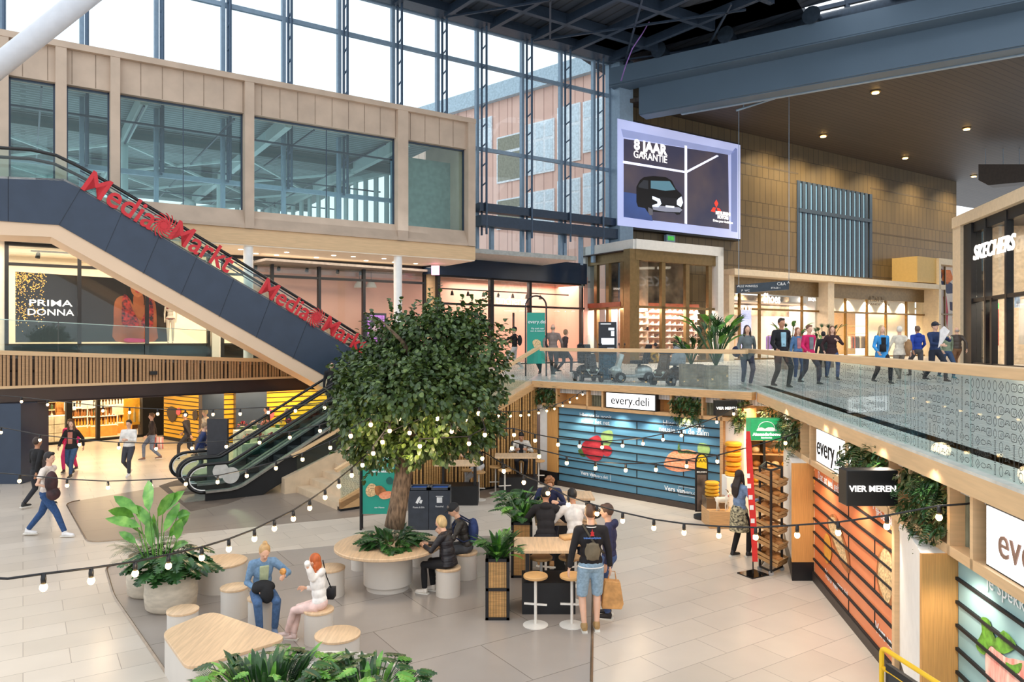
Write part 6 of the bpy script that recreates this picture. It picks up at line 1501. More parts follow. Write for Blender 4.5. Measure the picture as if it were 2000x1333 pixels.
# --- plant bed in the round table ---
t = thing('table_plants', 'dark green leafy planting round the foot of the tree on the table', 'plant', (TC.x, TC.y, .745))
mb = MB(); m2 = MB()
for i in range(130):
    a = rnd.uniform(0, 2*PI); r = rnd.uniform(.1, .3); c = TC+Vector((math.cos(a)*r+.06, math.sin(a)*r, .76)); d = Vector((math.cos(a), math.sin(a), rnd.uniform(.1, 1.2))).normalized(); e = c+d*rnd.uniform(.08, .2)
    k = i % 4
    if k == 0 and i % 8: leaf(m2, c, Vector((d.x, d.y, d.z+.8)), Vector((-d.x, -d.y, .5)), rnd.uniform(.28, .42), .09, .3, 'blade')
    elif k == 1: stems(mb, c, e); monstera(mb, rnd, e, Vector((d.x, d.y, .1)), rnd.uniform(.2, .32))
    else: stems(m2, c, e); leaf(m2, e, Vector((d.x, d.y, d.z*.5)), Vector((0, 0, 1)), rnd.uniform(.16, .28), rnd.uniform(.07, .11), .4, 'oval')
mb.build('monstera_leaves', L_dark, t); m2.build('oval_leaves', L_dark, t)
for o in KIDS(t): o['kind'] = 'stuff'
# --- big pots with bird of paradise ---
M_pot = pm('beige_stone_pot', (206, 192, 172), .8, var=.08, scale=5, stretch=(1, 1, 3), bump=.15)
def pot(lab, x, yb, rx, h):
    c = G(x, yb); c = Vector((c.x, c.y+rx*.8, 0)); t = thing('plant_pot', lab, 'pot', c)
    m = MB(); m.lathe([(rx*.80, 0), (rx*.95, .05), (rx*1.0, h*.4), (rx*.92, h), (rx*.84, h), (rx*.84, h-.06)], c, 40); m.build('vessel', M_pot, t, smooth='all'); return c
pa = pot('large rounded beige stone pot in front, holding the broad-leaved plants', 316, 1202, .39, .60); pb = pot('large beige stone pot standing behind and left of the front pot', 275, 1172, .34, .66)
t = thing('potted_plant', 'bird of paradise with big upright paddle leaves over dark monstera and fern', 'plant', (pa.x, pa.y, .58))
m1 = MB(); m2 = MB(); m3 = MB(); dS = pa.y-.05
def ptl(x, y, dy=0): return P(x, y, dS+dy)
for (x, y, tx_, ty_, L, w_) in ((292, 1000, 290, 938, .52, .20), (262, 1010, 222, 992, .42, .17), (270, 1005, 232, 968, .44, .18), (318, 1000, 352, 958, .42, .18), (345, 1010, 365, 1000, .3, .16), (308, 1010, 334, 962, .5, .17), (275, 1030, 220, 1008, .36, .16), (300, 1035, 268, 985, .52, .17), (320, 1040, 345, 985, .45, .15), (330, 1050, 362, 1005, .42, .15), (345, 1055, 352, 1018, .3, .14), (282, 1045, 258, 1020, .3, .14), (310, 1060, 302, 1005, .45, .16), (296, 1070, 290, 1020, .4, .14), (266, 1062, 240, 1038, .3, .12), (335, 1075, 362, 1050, .3, .12)):
    a = ptl(308+(x-308)*.25, 1130); b = ptl(x, y, rnd.uniform(-.3, .3)); e = ptl(tx_, ty_, rnd.uniform(-.35, .35)); stems(m1, a, b, .009); leaf(m1, b, e-b, Vector((rnd.uniform(-.5, .5), -1, .5)), (e-b).length*1.15+.05, w_, .15, 'oval', .08)
for i in range(190):
    a = rnd.uniform(0, 2*PI); r = rnd.uniform(.05, .36); o = (pa, pb)[i % 3 == 0]; c = Vector((o.x+math.cos(a)*r, o.y+math.sin(a)*r, .60+rnd.random()*.25)); d = Vector((math.cos(a), math.sin(a)-.25, rnd.uniform(-.2, .9))).normalized()
    if i % 3 == 0: fern(m3, rnd, c, d, rnd.uniform(.28, .42))
    else: e = c+d*rnd.uniform(.08, .22); stems(m2, c, e); (monstera(m2, rnd, e, Vector((d.x, d.y, -.15)), rnd.uniform(.22, .34)) if i % 2 else leaf(m2, e, Vector((d.x, d.y, -.1)), Vector((0, 0, 1)), rnd.uniform(.16, .26), rnd.uniform(.12, .18), .3, 'heart'))
m1.build('paddle_leaves', L_bright, t); m2.build('monstera_leaves', L_dark, t); m3.build('fern_fronds', L_dark, t)
for o in KIDS(t): o['kind'] = 'stuff'
# --- generic planter filling ---
def fill(name, lab, c, rx, ry, h, n, mats=(L_dark, L_bright), blade=.5, sz=1.0, seed=1, ferns=.3, mons=.3, front=.0, group=None):
    r_ = random.Random(seed); t = thing(name, lab, 'plant', c, group=group); a_ = MB(); b_ = MB()
    for i in range(n):
        a = r_.uniform(0, 2*PI); r = r_.random()**.5; p = c+Vector((math.cos(a)*rx*r*.8, math.sin(a)*ry*r*.8, 0)); d = Vector((math.cos(a)*r, math.sin(a)*r-front, r_.uniform(.5, 1.6))).normalized(); L = h*r_.uniform(.6, 1.05)*sz; k = r_.random(); m = (a_, b_)[r_.random() < .35]
        if k < ferns: fern(m, r_, p, Vector((d.x, d.y, .5)), L*.8)
        elif k < ferns+mons: e = p+d*L*.55; stems(m, p, e); monstera(m, r_, e, Vector((d.x, d.y, .0)), L*.36)
        else: leaf(m, p, d, Vector((-d.x, -d.y, .6)), L, .05+.05*L*(1.5 if blade < .3 else 1), .35, 'blade')
    a_.build('dark_leaves', mats[0], t)['kind'] = 'stuff'; b_.build('bright_leaves', mats[1], t)['kind'] = 'stuff'
    return t
fill('planter_plants', 'upright green bladed plant with lime ferns in the nearest slatted planter', pA[1], .17, .33, .62, 70, seed=3, mons=.1)
fill('planter_plants', 'broad-leaved green plant in the slatted planter beside the seated boys', pB[1], .2, .3, .62, 80, seed=5, mons=.45, ferns=.15)
fill('planter_plants', 'dark green plant in the wooden planter behind the recycling bins', pC[1], .22, .2, .34, 46, seed=8, mons=.2, ferns=.1)
fill('planter_plants', 'tall spiky plant rising behind the curly-haired boy', Vector((P(1015, 990, 14.3).x, 14.3, .9)), .25, .3, .75, 60, seed=15, mons=.2, ferns=.3)
# foreground planting, cut off by the lower edge
fg = P(610, 1400, 7.3); t = thing('foreground_planter', 'greige drum planter cut off by the bottom edge of the picture', 'planter', (fg.x, fg.y, 0)); m = MB(); m.lathe([(.95, 0), (.95, .74), (.9, .74), (.9, .66)], (fg.x, fg.y, 0), 40); m.build('body', M_grey, t, smooth=True)
fill('foreground_plants', 'mixed fern, monstera and bladed plants along the bottom edge, left part', Vector((P(530, 1290, 7.5).x, 7.35, .72)), .66, .45, .56, 170, seed=21, mons=.22, ferns=.22)
fill('foreground_plants', 'bright monstera and fern leaves along the bottom edge, right part', Vector((P(725, 1290, 7.5).x, 7.3, .72)), .50, .42, .50, 120, seed=22, mons=.5, ferns=.12)
# hanging planting in the sign bands
def hang(W, x0, x1, z0, z1, off, lab, n, seed, drop=.15, ex=.25):
    r_ = random.Random(seed); a, b = W.s(x0), W.s(x1); t = thing('hanging_plants', lab, 'plant', W.pt((a+b)/2, z0, off)); m = MB(); m2 = MB(); nn = Vector((W.n.x, W.n.y, 0))
    for i in range(n):
        s = a+(b-a)*r_.random(); z = z0+(z1-z0)*r_.random()**.8; p = W.pt(s, z, off-.1+r_.random()*.18); d = (nn*r_.uniform(.4, 1.2)+Vector((W.d.x, W.d.y, 0))*r_.uniform(-.6, .6)+Vector((0, 0, r_.uniform(-1.3, .5)))).normalized(); q = (m, m2)[r_.random() < .4]
        k = r_.random()
        if k < .3: fern(q, r_, p, d, ex*r_.uniform(.7, 1.2), n=9)
        else:
            for j in range(4): leaf(q, p+d*j*.03, (d+rdir(r_)*.8), Vector((0, 0, 1)), ex*.35*r_.uniform(.7, 1.3), ex*.16, .3, 'oval' if k > .6 else 'blade')
    m.build('dark_leaves', L_dark, t)['kind'] = 'stuff'; m2.build('olive_leaves', L_olive, t)['kind'] = 'stuff'
hang(BF, 1050, 1091, 2.25, 2.8, .06, 'trailing plants in the band at the left end of the blue front', 150, 1)
hang(BF, 1317, 1374, 2.2, 2.8, .08, 'dark trailing plants in the band right of the every.deli sign', 190, 2)
hang(BF, 1436, 1462, 2.1, 2.8, .12, 'trailing plants at the corner beside the small black sign', 110, 3)
hang(RF, 1531, 1576, 2.1, 2.75, .08, 'trailing ferns in the band above the first bamboo pier', 170, 4, ex=.3)
hang(RF, 1672, 1752, 2.4, 2.8, .08, 'spiky plants behind the black VIER MEREN sign', 150, 5, ex=.34)
hang(RF, 1784, 1868, 2.05, 2.75, .06, 'dense trailing plants in the band above the white pier', 380, 6, ex=.21)
hang(RF, 1500, 1530, 2.4, 2.75, .1, 'small plants above the green lit sign', 70, 7, ex=.25)
# palms on the upper floor
def palm(lab, x, y, potw, h, seed, n=16, s=1.0, crate=True):
    c = P(x, y, F*1.23/(y-HY)); r_ = random.Random(seed); t = thing('potted_palm', lab, 'plant', c)
    m = MB(); m.lathe([(potw*.8, c.z), (potw, c.z+.55), (potw*.9, c.z+.55)], (c.x, c.y, 0), 24) if not crate else m.box((c.x, c.y, c.z+.3), (potw*2, potw*2, .6)); m.build('pot', pm('concrete_pot', (170, 150, 134), .8, var=.15), t)
    m = MB(); m2 = MB()
    for i in range(n):
        a = r_.uniform(0, 2*PI); d = Vector((math.cos(a)*.5, math.sin(a)*.5, 1)).normalized(); b = Vector((c.x, c.y, c.z+.55)); e = b+d*h*r_.uniform(.35, .75); m.tube([b, b.lerp(e, .5)+Vector((0, 0, .05)), e], .012, 5)
        if i % 3 == 0: leaf(m2, e, Vector((math.cos(a), math.sin(a), .9)), Vector((0, 0, 1)), .55*s, .16*s, .3, 'oval')
        else:
            for j in range(9): b2 = -.9+1.8*j/8; leaf(m, e, (d+Vector((math.cos(a+PI/2)*b2, math.sin(a+PI/2)*b2, .1*math.cos(b2*2)))), Vector((0, 0, 1)), .42*s, .035*s, .45, 'blade')
    m.build('fronds', L_dark, t)['kind'] = 'stuff'; m2.build('paddle_leaves', L_bright, t)['kind'] = 'stuff'
palm('tall bright potted palm with broad leaves on the upper floor by the scooters', 1398, 762, .24, 1.75, 1, 34, 1.2)
palm('low dark leafy plant in a pot just left of the tall palm', 1350, 757, .26, .95, 2, 26, .8)
palm('potted palm behind the people before the shoe shop, left', 1545, 722, .3, 1.9, 3, 18, 1.1); palm('potted palm behind the people before the canopy shops, right', 1610, 718, .3, 1.9, 4, 18, 1.1)
# flower stall behind the escalators
t = thing('flower_stall', 'wooden flower stall steps with green crates behind the escalators', 'stall', (P(560, 900, 24.6).x, 24.8, 0)); FS = Wall((P(470, 900, 23.4).x, 23.4), U2)
for k in range(3): m = MB(); FS.box(m, .2, 5.8, .0+.0*k, .45+.35*k, -.5-.7*k, -.0-.7*k); m.build('tier', pm('crate_green_white', (206, 204, 178), .7, var=.2, scale=5), t)
rnd = random.Random(31)
for k in range(3):
    for j in range(14):
        c = FS.pt(.45+j*.39, .45+.35*k, -.25-.7*k); col = rnd.choice(((170, 24, 70), (196, 40, 60), (206, 60, 110), (240, 150, 140), (222, 190, 60), (150, 20, 50))) if k else rnd.choice(((200, 90, 70), (222, 190, 170), (170, 30, 60), (230, 170, 60)))
        m = MB(); g = MB()
        for i in range(60): v = rdir(rnd, .3); v.z = abs(v.z); leaf(m if i % 5 else g, c+Vector((v.x*.14, v.y*.14, .12+v.z*.14)), v, Vector((0, 0, 1)), .06, .06, .1, 'round')
        g.tube([(c.x, c.y, c.z), (c.x, c.y, c.z+.12)], [.07, .09], 8)
        t2 = thing('flower_pot', 'potted chrysanthemum on the flower stall tiers behind the escalators', 'flowers', c, group='potted chrysanthemums at the flower stall'); m.build('blossom', pm('bloom_%d_%d' % col[:2], col, .6, var=.15), t2); g.build('foliage', L_dark, t2)
# ================= PEOPLE =================
def skin_m(k='fair'): return pm('skin_'+k, {'fair': (226, 178, 150), 'tan': (190, 136, 104), 'dark': (136, 92, 68)}[k], .5, var=.04)
def fab(col, kind='plain'):
    nm = 'fabric_%d_%d_%d_%s' % (*col, kind)
    if kind == 'denim': return pm(nm, col, .85, var=.10, scale=26, bump=.15)
    if kind == 'quilt': return pm(nm, col, .45, var=.12, scale=5, stretch=(1, 1, 9), bump=.6)
    if kind == 'check': return pm(nm, col, .8, var=0, col2=(40, 38, 36), scale=18, stretch=(1, 1, 1.5))
    return pm(nm, col, .85, var=.1, scale=8, bump=.15)
def ik(a, b, l1, l2, hint):
    d = b-a; L = min(d.length, (l1+l2)*.995); d = d.normalized(); b = a+d*L
    x = (l1*l1-l2*l2+L*L)/(2*L); h = math.sqrt(max(0, l1*l1-x*x)); hp_ = hint-d*hint.dot(d); hp_ = hp_.normalized() if hp_.length > 1e-4 else Vector((0, 1, 0))
    return a+d*x+hp_*h, b
def person(lab, loc, face, h=1.72, pose='stand', top=(60, 60, 70), bot=(40, 50, 80), tk='plain', bk='denim', hair=(60, 40, 30), hs='short', shoe=(230, 230, 230), sk='fair', near=False,
           hands=None, feet=None, seat=None, lean=0, nod=0, shorts=False, coat=0.0, female=False, cap=None, skirt=None, sleeves=True, tee=None, twist=0, belly=1.0, hood=False, group=None):
    k = h/1.75; t = thing('person', lab, 'person', loc, -math.radians(face), group); local(t)
    V = Vector; vox = .0085 if near else .013
    if pose == 'walk': ft = [V((-.09, .30, .10)), V((.09, -.30, .13))]; hd = [V((-.25, -.20, .88)), V((.25, .26, .93))]; hz = .89
    elif pose == 'walk2': ft = [V((-.09, -.26, .13)), V((.09, .26, .10))]; hd = [V((-.26, .22, .92)), V((.26, -.18, .88))]; hz = .90
    elif pose == 'sit': ft = [V((-.11, .42, .09)), V((.11, .40, .09))]; hd = [V((-.12, .34, (seat or .46)/k+.22)), V((.12, .34, (seat or .46)/k+.22))]; hz = (seat or .46)/k+.10
    else: ft = [V((-.10, .0, .09)), V((.10, .03, .09))]; hd = [V((-.27, .06, .83)), V((.27, .06, .83))]; hz = .94
    if feet: ft = [V(f) for f in feet]
    if hands: hd = [V(x) if x is not None else hd[i] for i, x in enumerate(hands)]
    le = math.radians(lean); sp_ = V((math.sin(math.radians(twist))*math.sin(le), math.sin(le), math.cos(le))); P0 = V((0, 0 if pose != 'sit' else -.02, hz)); fw = V((0, math.cos(le), -math.sin(le)))
    ch = P0+sp_*.33; nb = P0+sp_*.50; sh_ = [nb+V((-.175 if not female else -.155, 0, 0))-sp_*.045, nb+V((.175 if not female else .155, 0, 0))-sp_*.045]
    nd = math.radians(lean*.5+nod); hdir = V((0, math.sin(nd), math.cos(nd))); hf = V((0, math.cos(nd), -math.sin(nd))); hc = nb+hdir*.19+hf*.015
    HM = Matrix(((1, hf.x, hdir.x), (0, hf.y, hdir.y), (0, hf.z, hdir.z)))
    SM = Matrix(((1, 0, 0), (0, fw.y, sp_.y), (0, fw.z, sp_.z)))
    hip = [P0+V((-.09, 0, -.03)), P0+V((.09, 0, -.03))]
    legs = []; arms = []
    for i in (0, 1):
        kn, an = ik(hip[i], ft[i], .43, .43, V(((i*2-1)*.15, 1, .0 if pose != 'sit' else .6))); legs.append((hip[i], kn, an))
        el, wr = ik(sh_[i], hd[i], .285, .25, V(((i*2-1)*.7, -.8, -.35))); arms.append((sh_[i], el, wr))
    b = MB()
    b.ell(hc, (.073, .092, .112), HM, 20, 14); b.ell(hc+HM @ V((0, .03, -.055)), (.052, .058, .058), HM, 14, 10); b.ell(hc+HM @ V((0, .098, -.02)), (.012, .018, .022), HM, 8, 6); b.ell(hc+HM @ V((0, .082, .012)), (.05, .014, .012), HM, 10, 6)
    for sx in (-1, 1): b.ell(hc+HM @ V((sx*.075, -.005, -.012)), (.010, .018, .03), HM, 8, 6)
    b.tube([nb-sp_*.03, hc-hdir*.06], [.056, .05], 12); b.ell(P0, (.15, .10, .11), SM); b.ell(P0+sp_*.15, (.125, .09, .13), SM); b.ell(ch, (.15, .10, .16), SM)
    b.tube([sh_[0], nb-sp_*.02, sh_[1]], [.05, .06, .05], 10)
    for i in (0, 1):
        s_, e_, w_ = arms[i]; b.tube([s_, e_, w_], [.046, .036, .026], 10); b.ell(s_, (.05,)*3, nu=8, nv=6); b.ell(e_, (.037,)*3, nu=8, nv=6)
        hip_, kn, an = legs[i]; b.tube([hip_, hip_.lerp(kn, .5), kn, kn.lerp(an, .35), an], [.08, .072, .052, .052, .034], 12); b.ell(kn, (.053,)*3, nu=8, nv=6)
        d = (w_-e_).normalized(); inw = V((-(i*2-1), .15, 0)); pn = (inw-d*inw.dot(d)).normalized(); sd_ = d.cross(pn).normalized()
        if sd_.y < 0: sd_ = -sd_
        HMx = Matrix((sd_, pn, d)).transposed(); b.ell(w_+d*.05, (.038, .018, .055), HMx, 10, 8); fr = .0085 if near else .011
        for j, fl in enumerate((.066, .075, .07, .055)):
            r0 = w_+d*.085+sd_*(.028-.019*j); r1 = r0+d*fl*.5+pn*fl*.12; r2 = r1+d*fl*.38+pn*fl*.42; b.tube([r0-d*.02, r0, r1, r2], [fr*1.1, fr*1.1, fr, fr*.85], 7)
        b.tube([w_+d*.03+sd_*.025, w_+d*.06+sd_*.05+pn*.015, w_+d*.088+sd_*.052+pn*.03], [fr*1.3, fr*1.15, fr], 7)
    def fin(mb, name, mat, vx=None, par=t):
        for j in range(len(mb.v)): mb.v[j] = mb.v[j]*k
        o = mb.build(name, mat, par, smooth='all'); r = o.modifiers.new('r', 'REMESH'); r.mode = 'VOXEL'; r.voxel_size = (vx or vox)*k; r.use_smooth_shade = True; s = o.modifiers.new('s', 'SMOOTH'); s.factor = .5; s.iterations = 3 if name in ('body', 'shoe', 'hair') else 6; return o
    body = fin(b, 'body', skin_m(sk))
    # top
    c = MB(); g = .022
    c.ell(P0+sp_*.04, (.155*belly+g*.3, .115*belly, .12), SM); c.ell(P0+sp_*.17, (.145*belly, .112*belly, .14), SM); c.ell(ch, (.172 if not female else .155, .122, .17), SM); c.tube([sh_[0], nb-sp_*.035, sh_[1]], [.066, .075, .066], 12); c.tube([nb-sp_*.03, nb+sp_*.035], [.075, .062], 12)
    for i in (0, 1):
        s_, e_, w_ = arms[i]
        if sleeves: c.tube([s_, s_.lerp(e_, .5), e_, w_-(w_-e_).normalized()*.01], [.066, .058, .05, .040], 12); c.ell(s_, (.068,)*3, nu=10, nv=8); c.ell(e_, (.051,)*3, nu=10, nv=8)
        else: c.tube([s_, s_.lerp(e_, .62)], [.066, .06], 12); c.ell(s_, (.068,)*3, nu=10, nv=8)
    if coat:
        q = P0-V((0, 0, coat)) if pose != 'sit' else P0-V((0, 0, .06)); c.tube([P0+sp_*.1, P0, q], [.15, .175, .19], 16, sq=(1.05, .78))
    if hood: c.ell(nb+V((0, -.085, .01)), (.10, .06, .07), nu=12, nv=8)
    fin(c, 'jacket' if coat or tk == 'quilt' else 'top', fab(top, tk), .012 if near else .016)
    if tee:
        m = MB(); m.hexa([ch+SM @ V((x*(.07 if z > 0 else .06), y, z)) for z in (-.22, .13) for x, y in ((-1, .09), (1, .09), (1, .129 if z < 0 else .120), (-1, .129 if z < 0 else .120))]); fin(m, 'shirt_front', fab(tee), .008)
    # bottom
    c = MB(); c.ell(P0-sp_*.01, (.163*max(1, belly*.97), .122, .115), SM, 16, 10)
    for i in (0, 1):
        hip_, kn, an = legs[i]
        if shorts: e = kn.lerp(an, .08); c.tube([hip_, hip_.lerp(kn, .5), e], [.095, .092, .078], 14)
        else: c.tube([hip_, hip_.lerp(kn, .5), kn, kn.lerp(an, .4), an+(kn-an).normalized()*.015], [.094, .085, .067, .060, .050], 14); c.ell(kn, (.067,)*3, nu=10, nv=8)
    fin(c, 'shorts' if shorts else 'trousers', fab(bot, bk), .012 if near else .016)
    if skirt:
        m = MB(); m.lathe([(.125, hz+.1), (.175, hz), (.2, hz-.42), (.19, hz-.42)], (0, 0, 0), 20); fin(m, 'skirt', fab(skirt, 'check'), .012)
    for i in (0, 1):
        hip_, kn, an = legs[i]; fy = V((0, 1, 0)) if pose != 'sit' else V(((an-kn).x*.4, 1, 0)).normalized(); up = V((0, 0, 1))
        if an.z > .16 and pose.startswith('walk'): fy = V((0, .85, -.5)).normalized(); up = V((0, .5, .85))
        m = MB(); a0 = an-up*.045-fy*.05; m.tube([a0, a0+fy*.06+up*.01, a0+fy*.14-up*.008, a0+fy*.21-up*.014, a0+fy*.235-up*.016], [.036, .047, .044, .036, .018], 12, sq=(1, .9)); m.tube([an+up*.03, an-up*.03-fy*.01], [.043, .046], 10)
        s = fin(m, 'shoe', pm('shoe_%d_%d' % shoe[:2], shoe, .5), .009)
        m = MB(); m.prism([(a0-up*.045)+fy*y+V((x, 0, 0)) for x, y in ((-.035, -.03), (-.042, .08), (-.036, .2), (-.012, .245), (.012, .245), (.036, .2), (.042, .08), (.035, -.03))], up*.022); 
        for j in range(len(m.v)): m.v[j] = m.v[j]*k
        m.build('sole', pm('sole_white', (228, 224, 214), .6), s)
    # hair, cap, face
    if near or True:
        for sx in (-1, 1): m = MB(); m.ell(hc*1+HM @ V((sx*.03, .079, .0)), (.010, .008, .006), HM, 8, 6); m.v = [p*k for p in m.v]; m.build('eye', pm('eye_dark', (40, 30, 28), .2), t, smooth='all')
        m = MB(); m.ell(hc+HM @ V((0, .084, -.055)), (.022, .008, .007), HM, 10, 6); m.v = [p*k for p in m.v]; m.build('mouth', pm('lips_rose', (176, 98, 92), .5), t, smooth='all')
    hm = MB()
    if hs != 'bald': hm.ell(hc+HM @ V((0, -.020, .024)), (.084, .096, .106), HM, 20, 14)
    else: hm.ell(hc+HM @ V((0, -.045, -.02)), (.078, .06, .05), HM, 16, 10)
    if hs == 'short': hm.ell(hc+HM @ V((0, .045, .085)), (.062, .045, .034), HM, 12, 8)
    if hs in ('long', 'braid'): hm.ell(hc+HM @ V((0, -.05, -.06)), (.088, .06, .11), HM, 16, 10)
    if hs == 'long': hm.tube([hc+HM @ V((0, -.06, -.06)), nb+V((0, -.11, -.02)), nb+V((0, -.12, -.17)), nb+V((0, -.11, -.24))], [.085, .095, .08, .03], 14, sq=(1.05, .5)); [hm.tube([hc+HM @ V((sx*.07, .0, .04)), hc+HM @ V((sx*.082, .01, -.08)), nb+V((sx*.09, .05, -.06))], [.03, .03, .02], 8) for sx in (-1, 1)]
    if hs == 'bun': hm.ell(hc+HM @ V((0, -.05, .13)), (.038, .038, .036), HM, 12, 8)
    if hs == 'braid': [hm.ell(hc+HM @ V((-.085, -.035, -.08-.055*j)), (.032-.002*j, .03-.002*j, .036), HM, 10, 8) for j in range(7)]
    if hs == 'curly':
        r_ = random.Random(1)
        for j in range(46): v = rdir(r_, .5); v = V((v.x, min(v.y, .62), v.z)); hm.ell(hc+HM @ V((v.x*.085, v.y*.09-.008, v.z*.10+.028)), (.026,)*3, nu=7, nv=5)
    if hs == 'bob': hm.ell(hc+HM @ V((0, -.03, .0)), (.094, .085, .11), HM, 16, 10)
    fin(hm, 'hair', pm('hair_%d_%d' % hair[:2], hair, .55, var=.12, scale=20, stretch=(1, 1, .3), bump=.3), .008 if near else .012)
    if cap:
        m = MB(); m.ell(hc+HM @ V((0, -.01, .045)), (.091, .108, .092), HM, 20, 12); m.hexa([hc+HM @ V(q) for q in ((-.065, .07, .045), (.065, .07, .045), (.05, .165, .03), (-.05, .165, .03), (-.065, .07, .06), (.065, .07, .06), (.05, .165, .042), (-.05, .165, .042))]); fin(m, 'cap', fab(cap), .009)
    t['_k'] = k
    t.pop('_k'); t.rotation_euler = (0, 0, -math.radians(face))
    f = -math.radians(face); Mw = Matrix.Translation(Vector(loc)) @ Matrix.Rotation(f, 4, 'Z')
    info = dict(M=Mw, k=k, hand=[Mw @ (arms[i][2]*k) for i in (0, 1)], chest=ch*k, nb=nb*k, P0=P0*k, hc=hc*k, sp=sp_, t=t)
    return info
def lbl(name, lab, cat, mb, mat, smooth='all', vox=None, group=None):
    o = mb.build(name, mat, smooth=smooth); tag(o, lab, cat, group)
    if vox: r = o.modifiers.new('r', 'REMESH'); r.mode = 'VOXEL'; r.voxel_size = vox; r.use_smooth_shade = True; s = o.modifiers.new('s', 'SMOOTH'); s.iterations = 3
    return o
def backpack(I, lab, col, side=-1, size=(.15, .08, .2), dz=-.05, strap=True, cross=False, name='backpack'):
    c = I['chest']; M = I['M']; p = M @ (c+Vector((0, side*(.125+size[1])*I['k'], dz))); t = thing(name, lab, 'bag', p)
    R = M.to_3x3(); m = MB(); m.ell(p, (size[0]*1.15, size[1]*1.2, size[2]*1.1), R, 16, 12); m.hexa([p+R @ Vector((x*size[0]*.85, y*size[1]*.75, z*size[2]*.9)) for z in (-1, 1) for x, y in ((-1, -1), (1, -1), (1, 1), (-1, 1))])
    o = m.build('pack', fab(col), t, smooth='all'); r = o.modifiers.new('r', 'REMESH'); r.mode = 'VOXEL'; r.voxel_size = .012; r.use_smooth_shade = True
    if strap:
        m = MB()
        for sx in ((-1, 1) if not cross else (-1,)):
            q = [c+Vector((sx*.09, side*.16, .10)), I['nb']+Vector((sx*.10, side*.02, .045)), c+Vector((sx*.11, -side*.155, .05)), c+Vector((sx*.13, -side*.14, -.12)), c+Vector((sx*.18, side*.02, -.2)), c+Vector((sx*.10, side*.16, -.18))]
            if cross: q = [c+Vector((.12, side*.16, -.12)), c+Vector((0, side*.16, .02)), I['nb']+Vector((-.12, side*.04, .04)), c+Vector((-.05, -side*.155, .02)), c+Vector((.14, -side*.13, -.16)), c+Vector((.19, 0, -.2)), c+Vector((.12, side*.16, -.12))]
            m.tube([M @ (v) for v in q], .016, 6)
        m.build('strap', fab(tuple(int(v*.7) for v in col)), t, smooth='all')
    return t
def GP(x, y): g = G(x, y); return (g.x, g.y, 0)
def UP(x, Y): return (P(x, 0, Y).x, Y, UF)
# a. woman in denim
A = person('woman in a blue denim jacket with blonde bun, seated and looking down', (cD.x, cD.y+.0, 0), 152, 1.66, 'sit', (112, 144, 176), (70, 100, 140), 'denim', 'denim', (196, 158, 108), 'bun', (110, 130, 160), near=True, seat=.46, lean=14, nod=24, female=True, tee=(176, 186, 150), hands=((-.26, .36, .86), (.10, .26, .66)), feet=((-.12, .36, .09), (.10, .42, .09)))
c = A['hand'][0]; lbl('pastry', 'golden brown pastry held by the woman in denim', 'food', MB().ell(c+Vector((-.01, -.03, .075)), (.05, .035, .05)), pm('pastry_gold', (206, 146, 76), .6, var=.3, scale=20))
p = A['M'] @ (A['P0']+Vector((.02, .25, .12))); m = MB(); m.ell(p, (.17, .11, .09)); m.ell(p+Vector((.07, -.07, -.09)), (.10, .06, .13)); m.ell(p+Vector((-.08, -.04, -.02)), (.08, .07, .07)); lbl('handbag', 'slouchy black bag lying on the lap of the woman in denim', 'bag', m, fab((26, 26, 28)), vox=.012)
# b. girl
Bp = person('girl in a white hoodie and pink trousers with long red braid, seated cross-legged', (cG.x, cG.y, 0), 283, 1.48, 'sit', (238, 234, 230), (232, 200, 192), 'plain', 'plain', (186, 92, 40), 'braid', (232, 206, 200), near=True, seat=.46, lean=6, nod=6, female=True, hood=True, hands=((-.07, .17, 1.23), (.02, .24, .86)), feet=((-.02, .56, .12), (-.02, .44, .09)))
p = Bp['M'] @ Vector((.26, -.06, .60)); m = MB(); m.box(p, (.10, .16, .14)); m.tube([p+Vector((0, 0, .06)), Bp['M'] @ Vector((.17, -.03, .86)), Bp['M'] @ Vector((.12, 0, 1.1))], .008, 5); lbl('shoulder_bag', 'small black and white shoulder bag at the hip of the red-haired girl', 'bag', m, fab((28, 28, 34)))
# c, d couple at the round table
person('older woman in a black puffer jacket with short blonde hair at the round table', (cO.x, cO.y, 0), 292, 1.64, 'sit', (34, 32, 38), (20, 20, 24), 'quilt', 'plain', (214, 184, 132), 'bob', (226, 216, 204), near=True, seat=.46, lean=10, nod=14, female=True, coat=.1, belly=1.15, hands=((-.10, .42, .84), (.06, .44, .84)), feet=((-.12, .40, .09), (.08, .34, .09)))
D = person('man in a dark cap and dark jacket bending over the round table', (cM.x, cM.y, 0), 262, 1.74, 'sit', (52, 48, 44), (70, 72, 76), 'quilt', 'plain', (120, 110, 104), 'short', (60, 60, 60), near=True, seat=.46, lean=16, nod=18, belly=1.1, cap=(44, 46, 50), hands=((-.12, .42, .84), (.08, .44, .84)), feet=((-.12, .40, .09), (.10, .40, .09)))
backpack(D, 'dark blue backpack on the back of the man in the dark cap', (44, 62, 112))
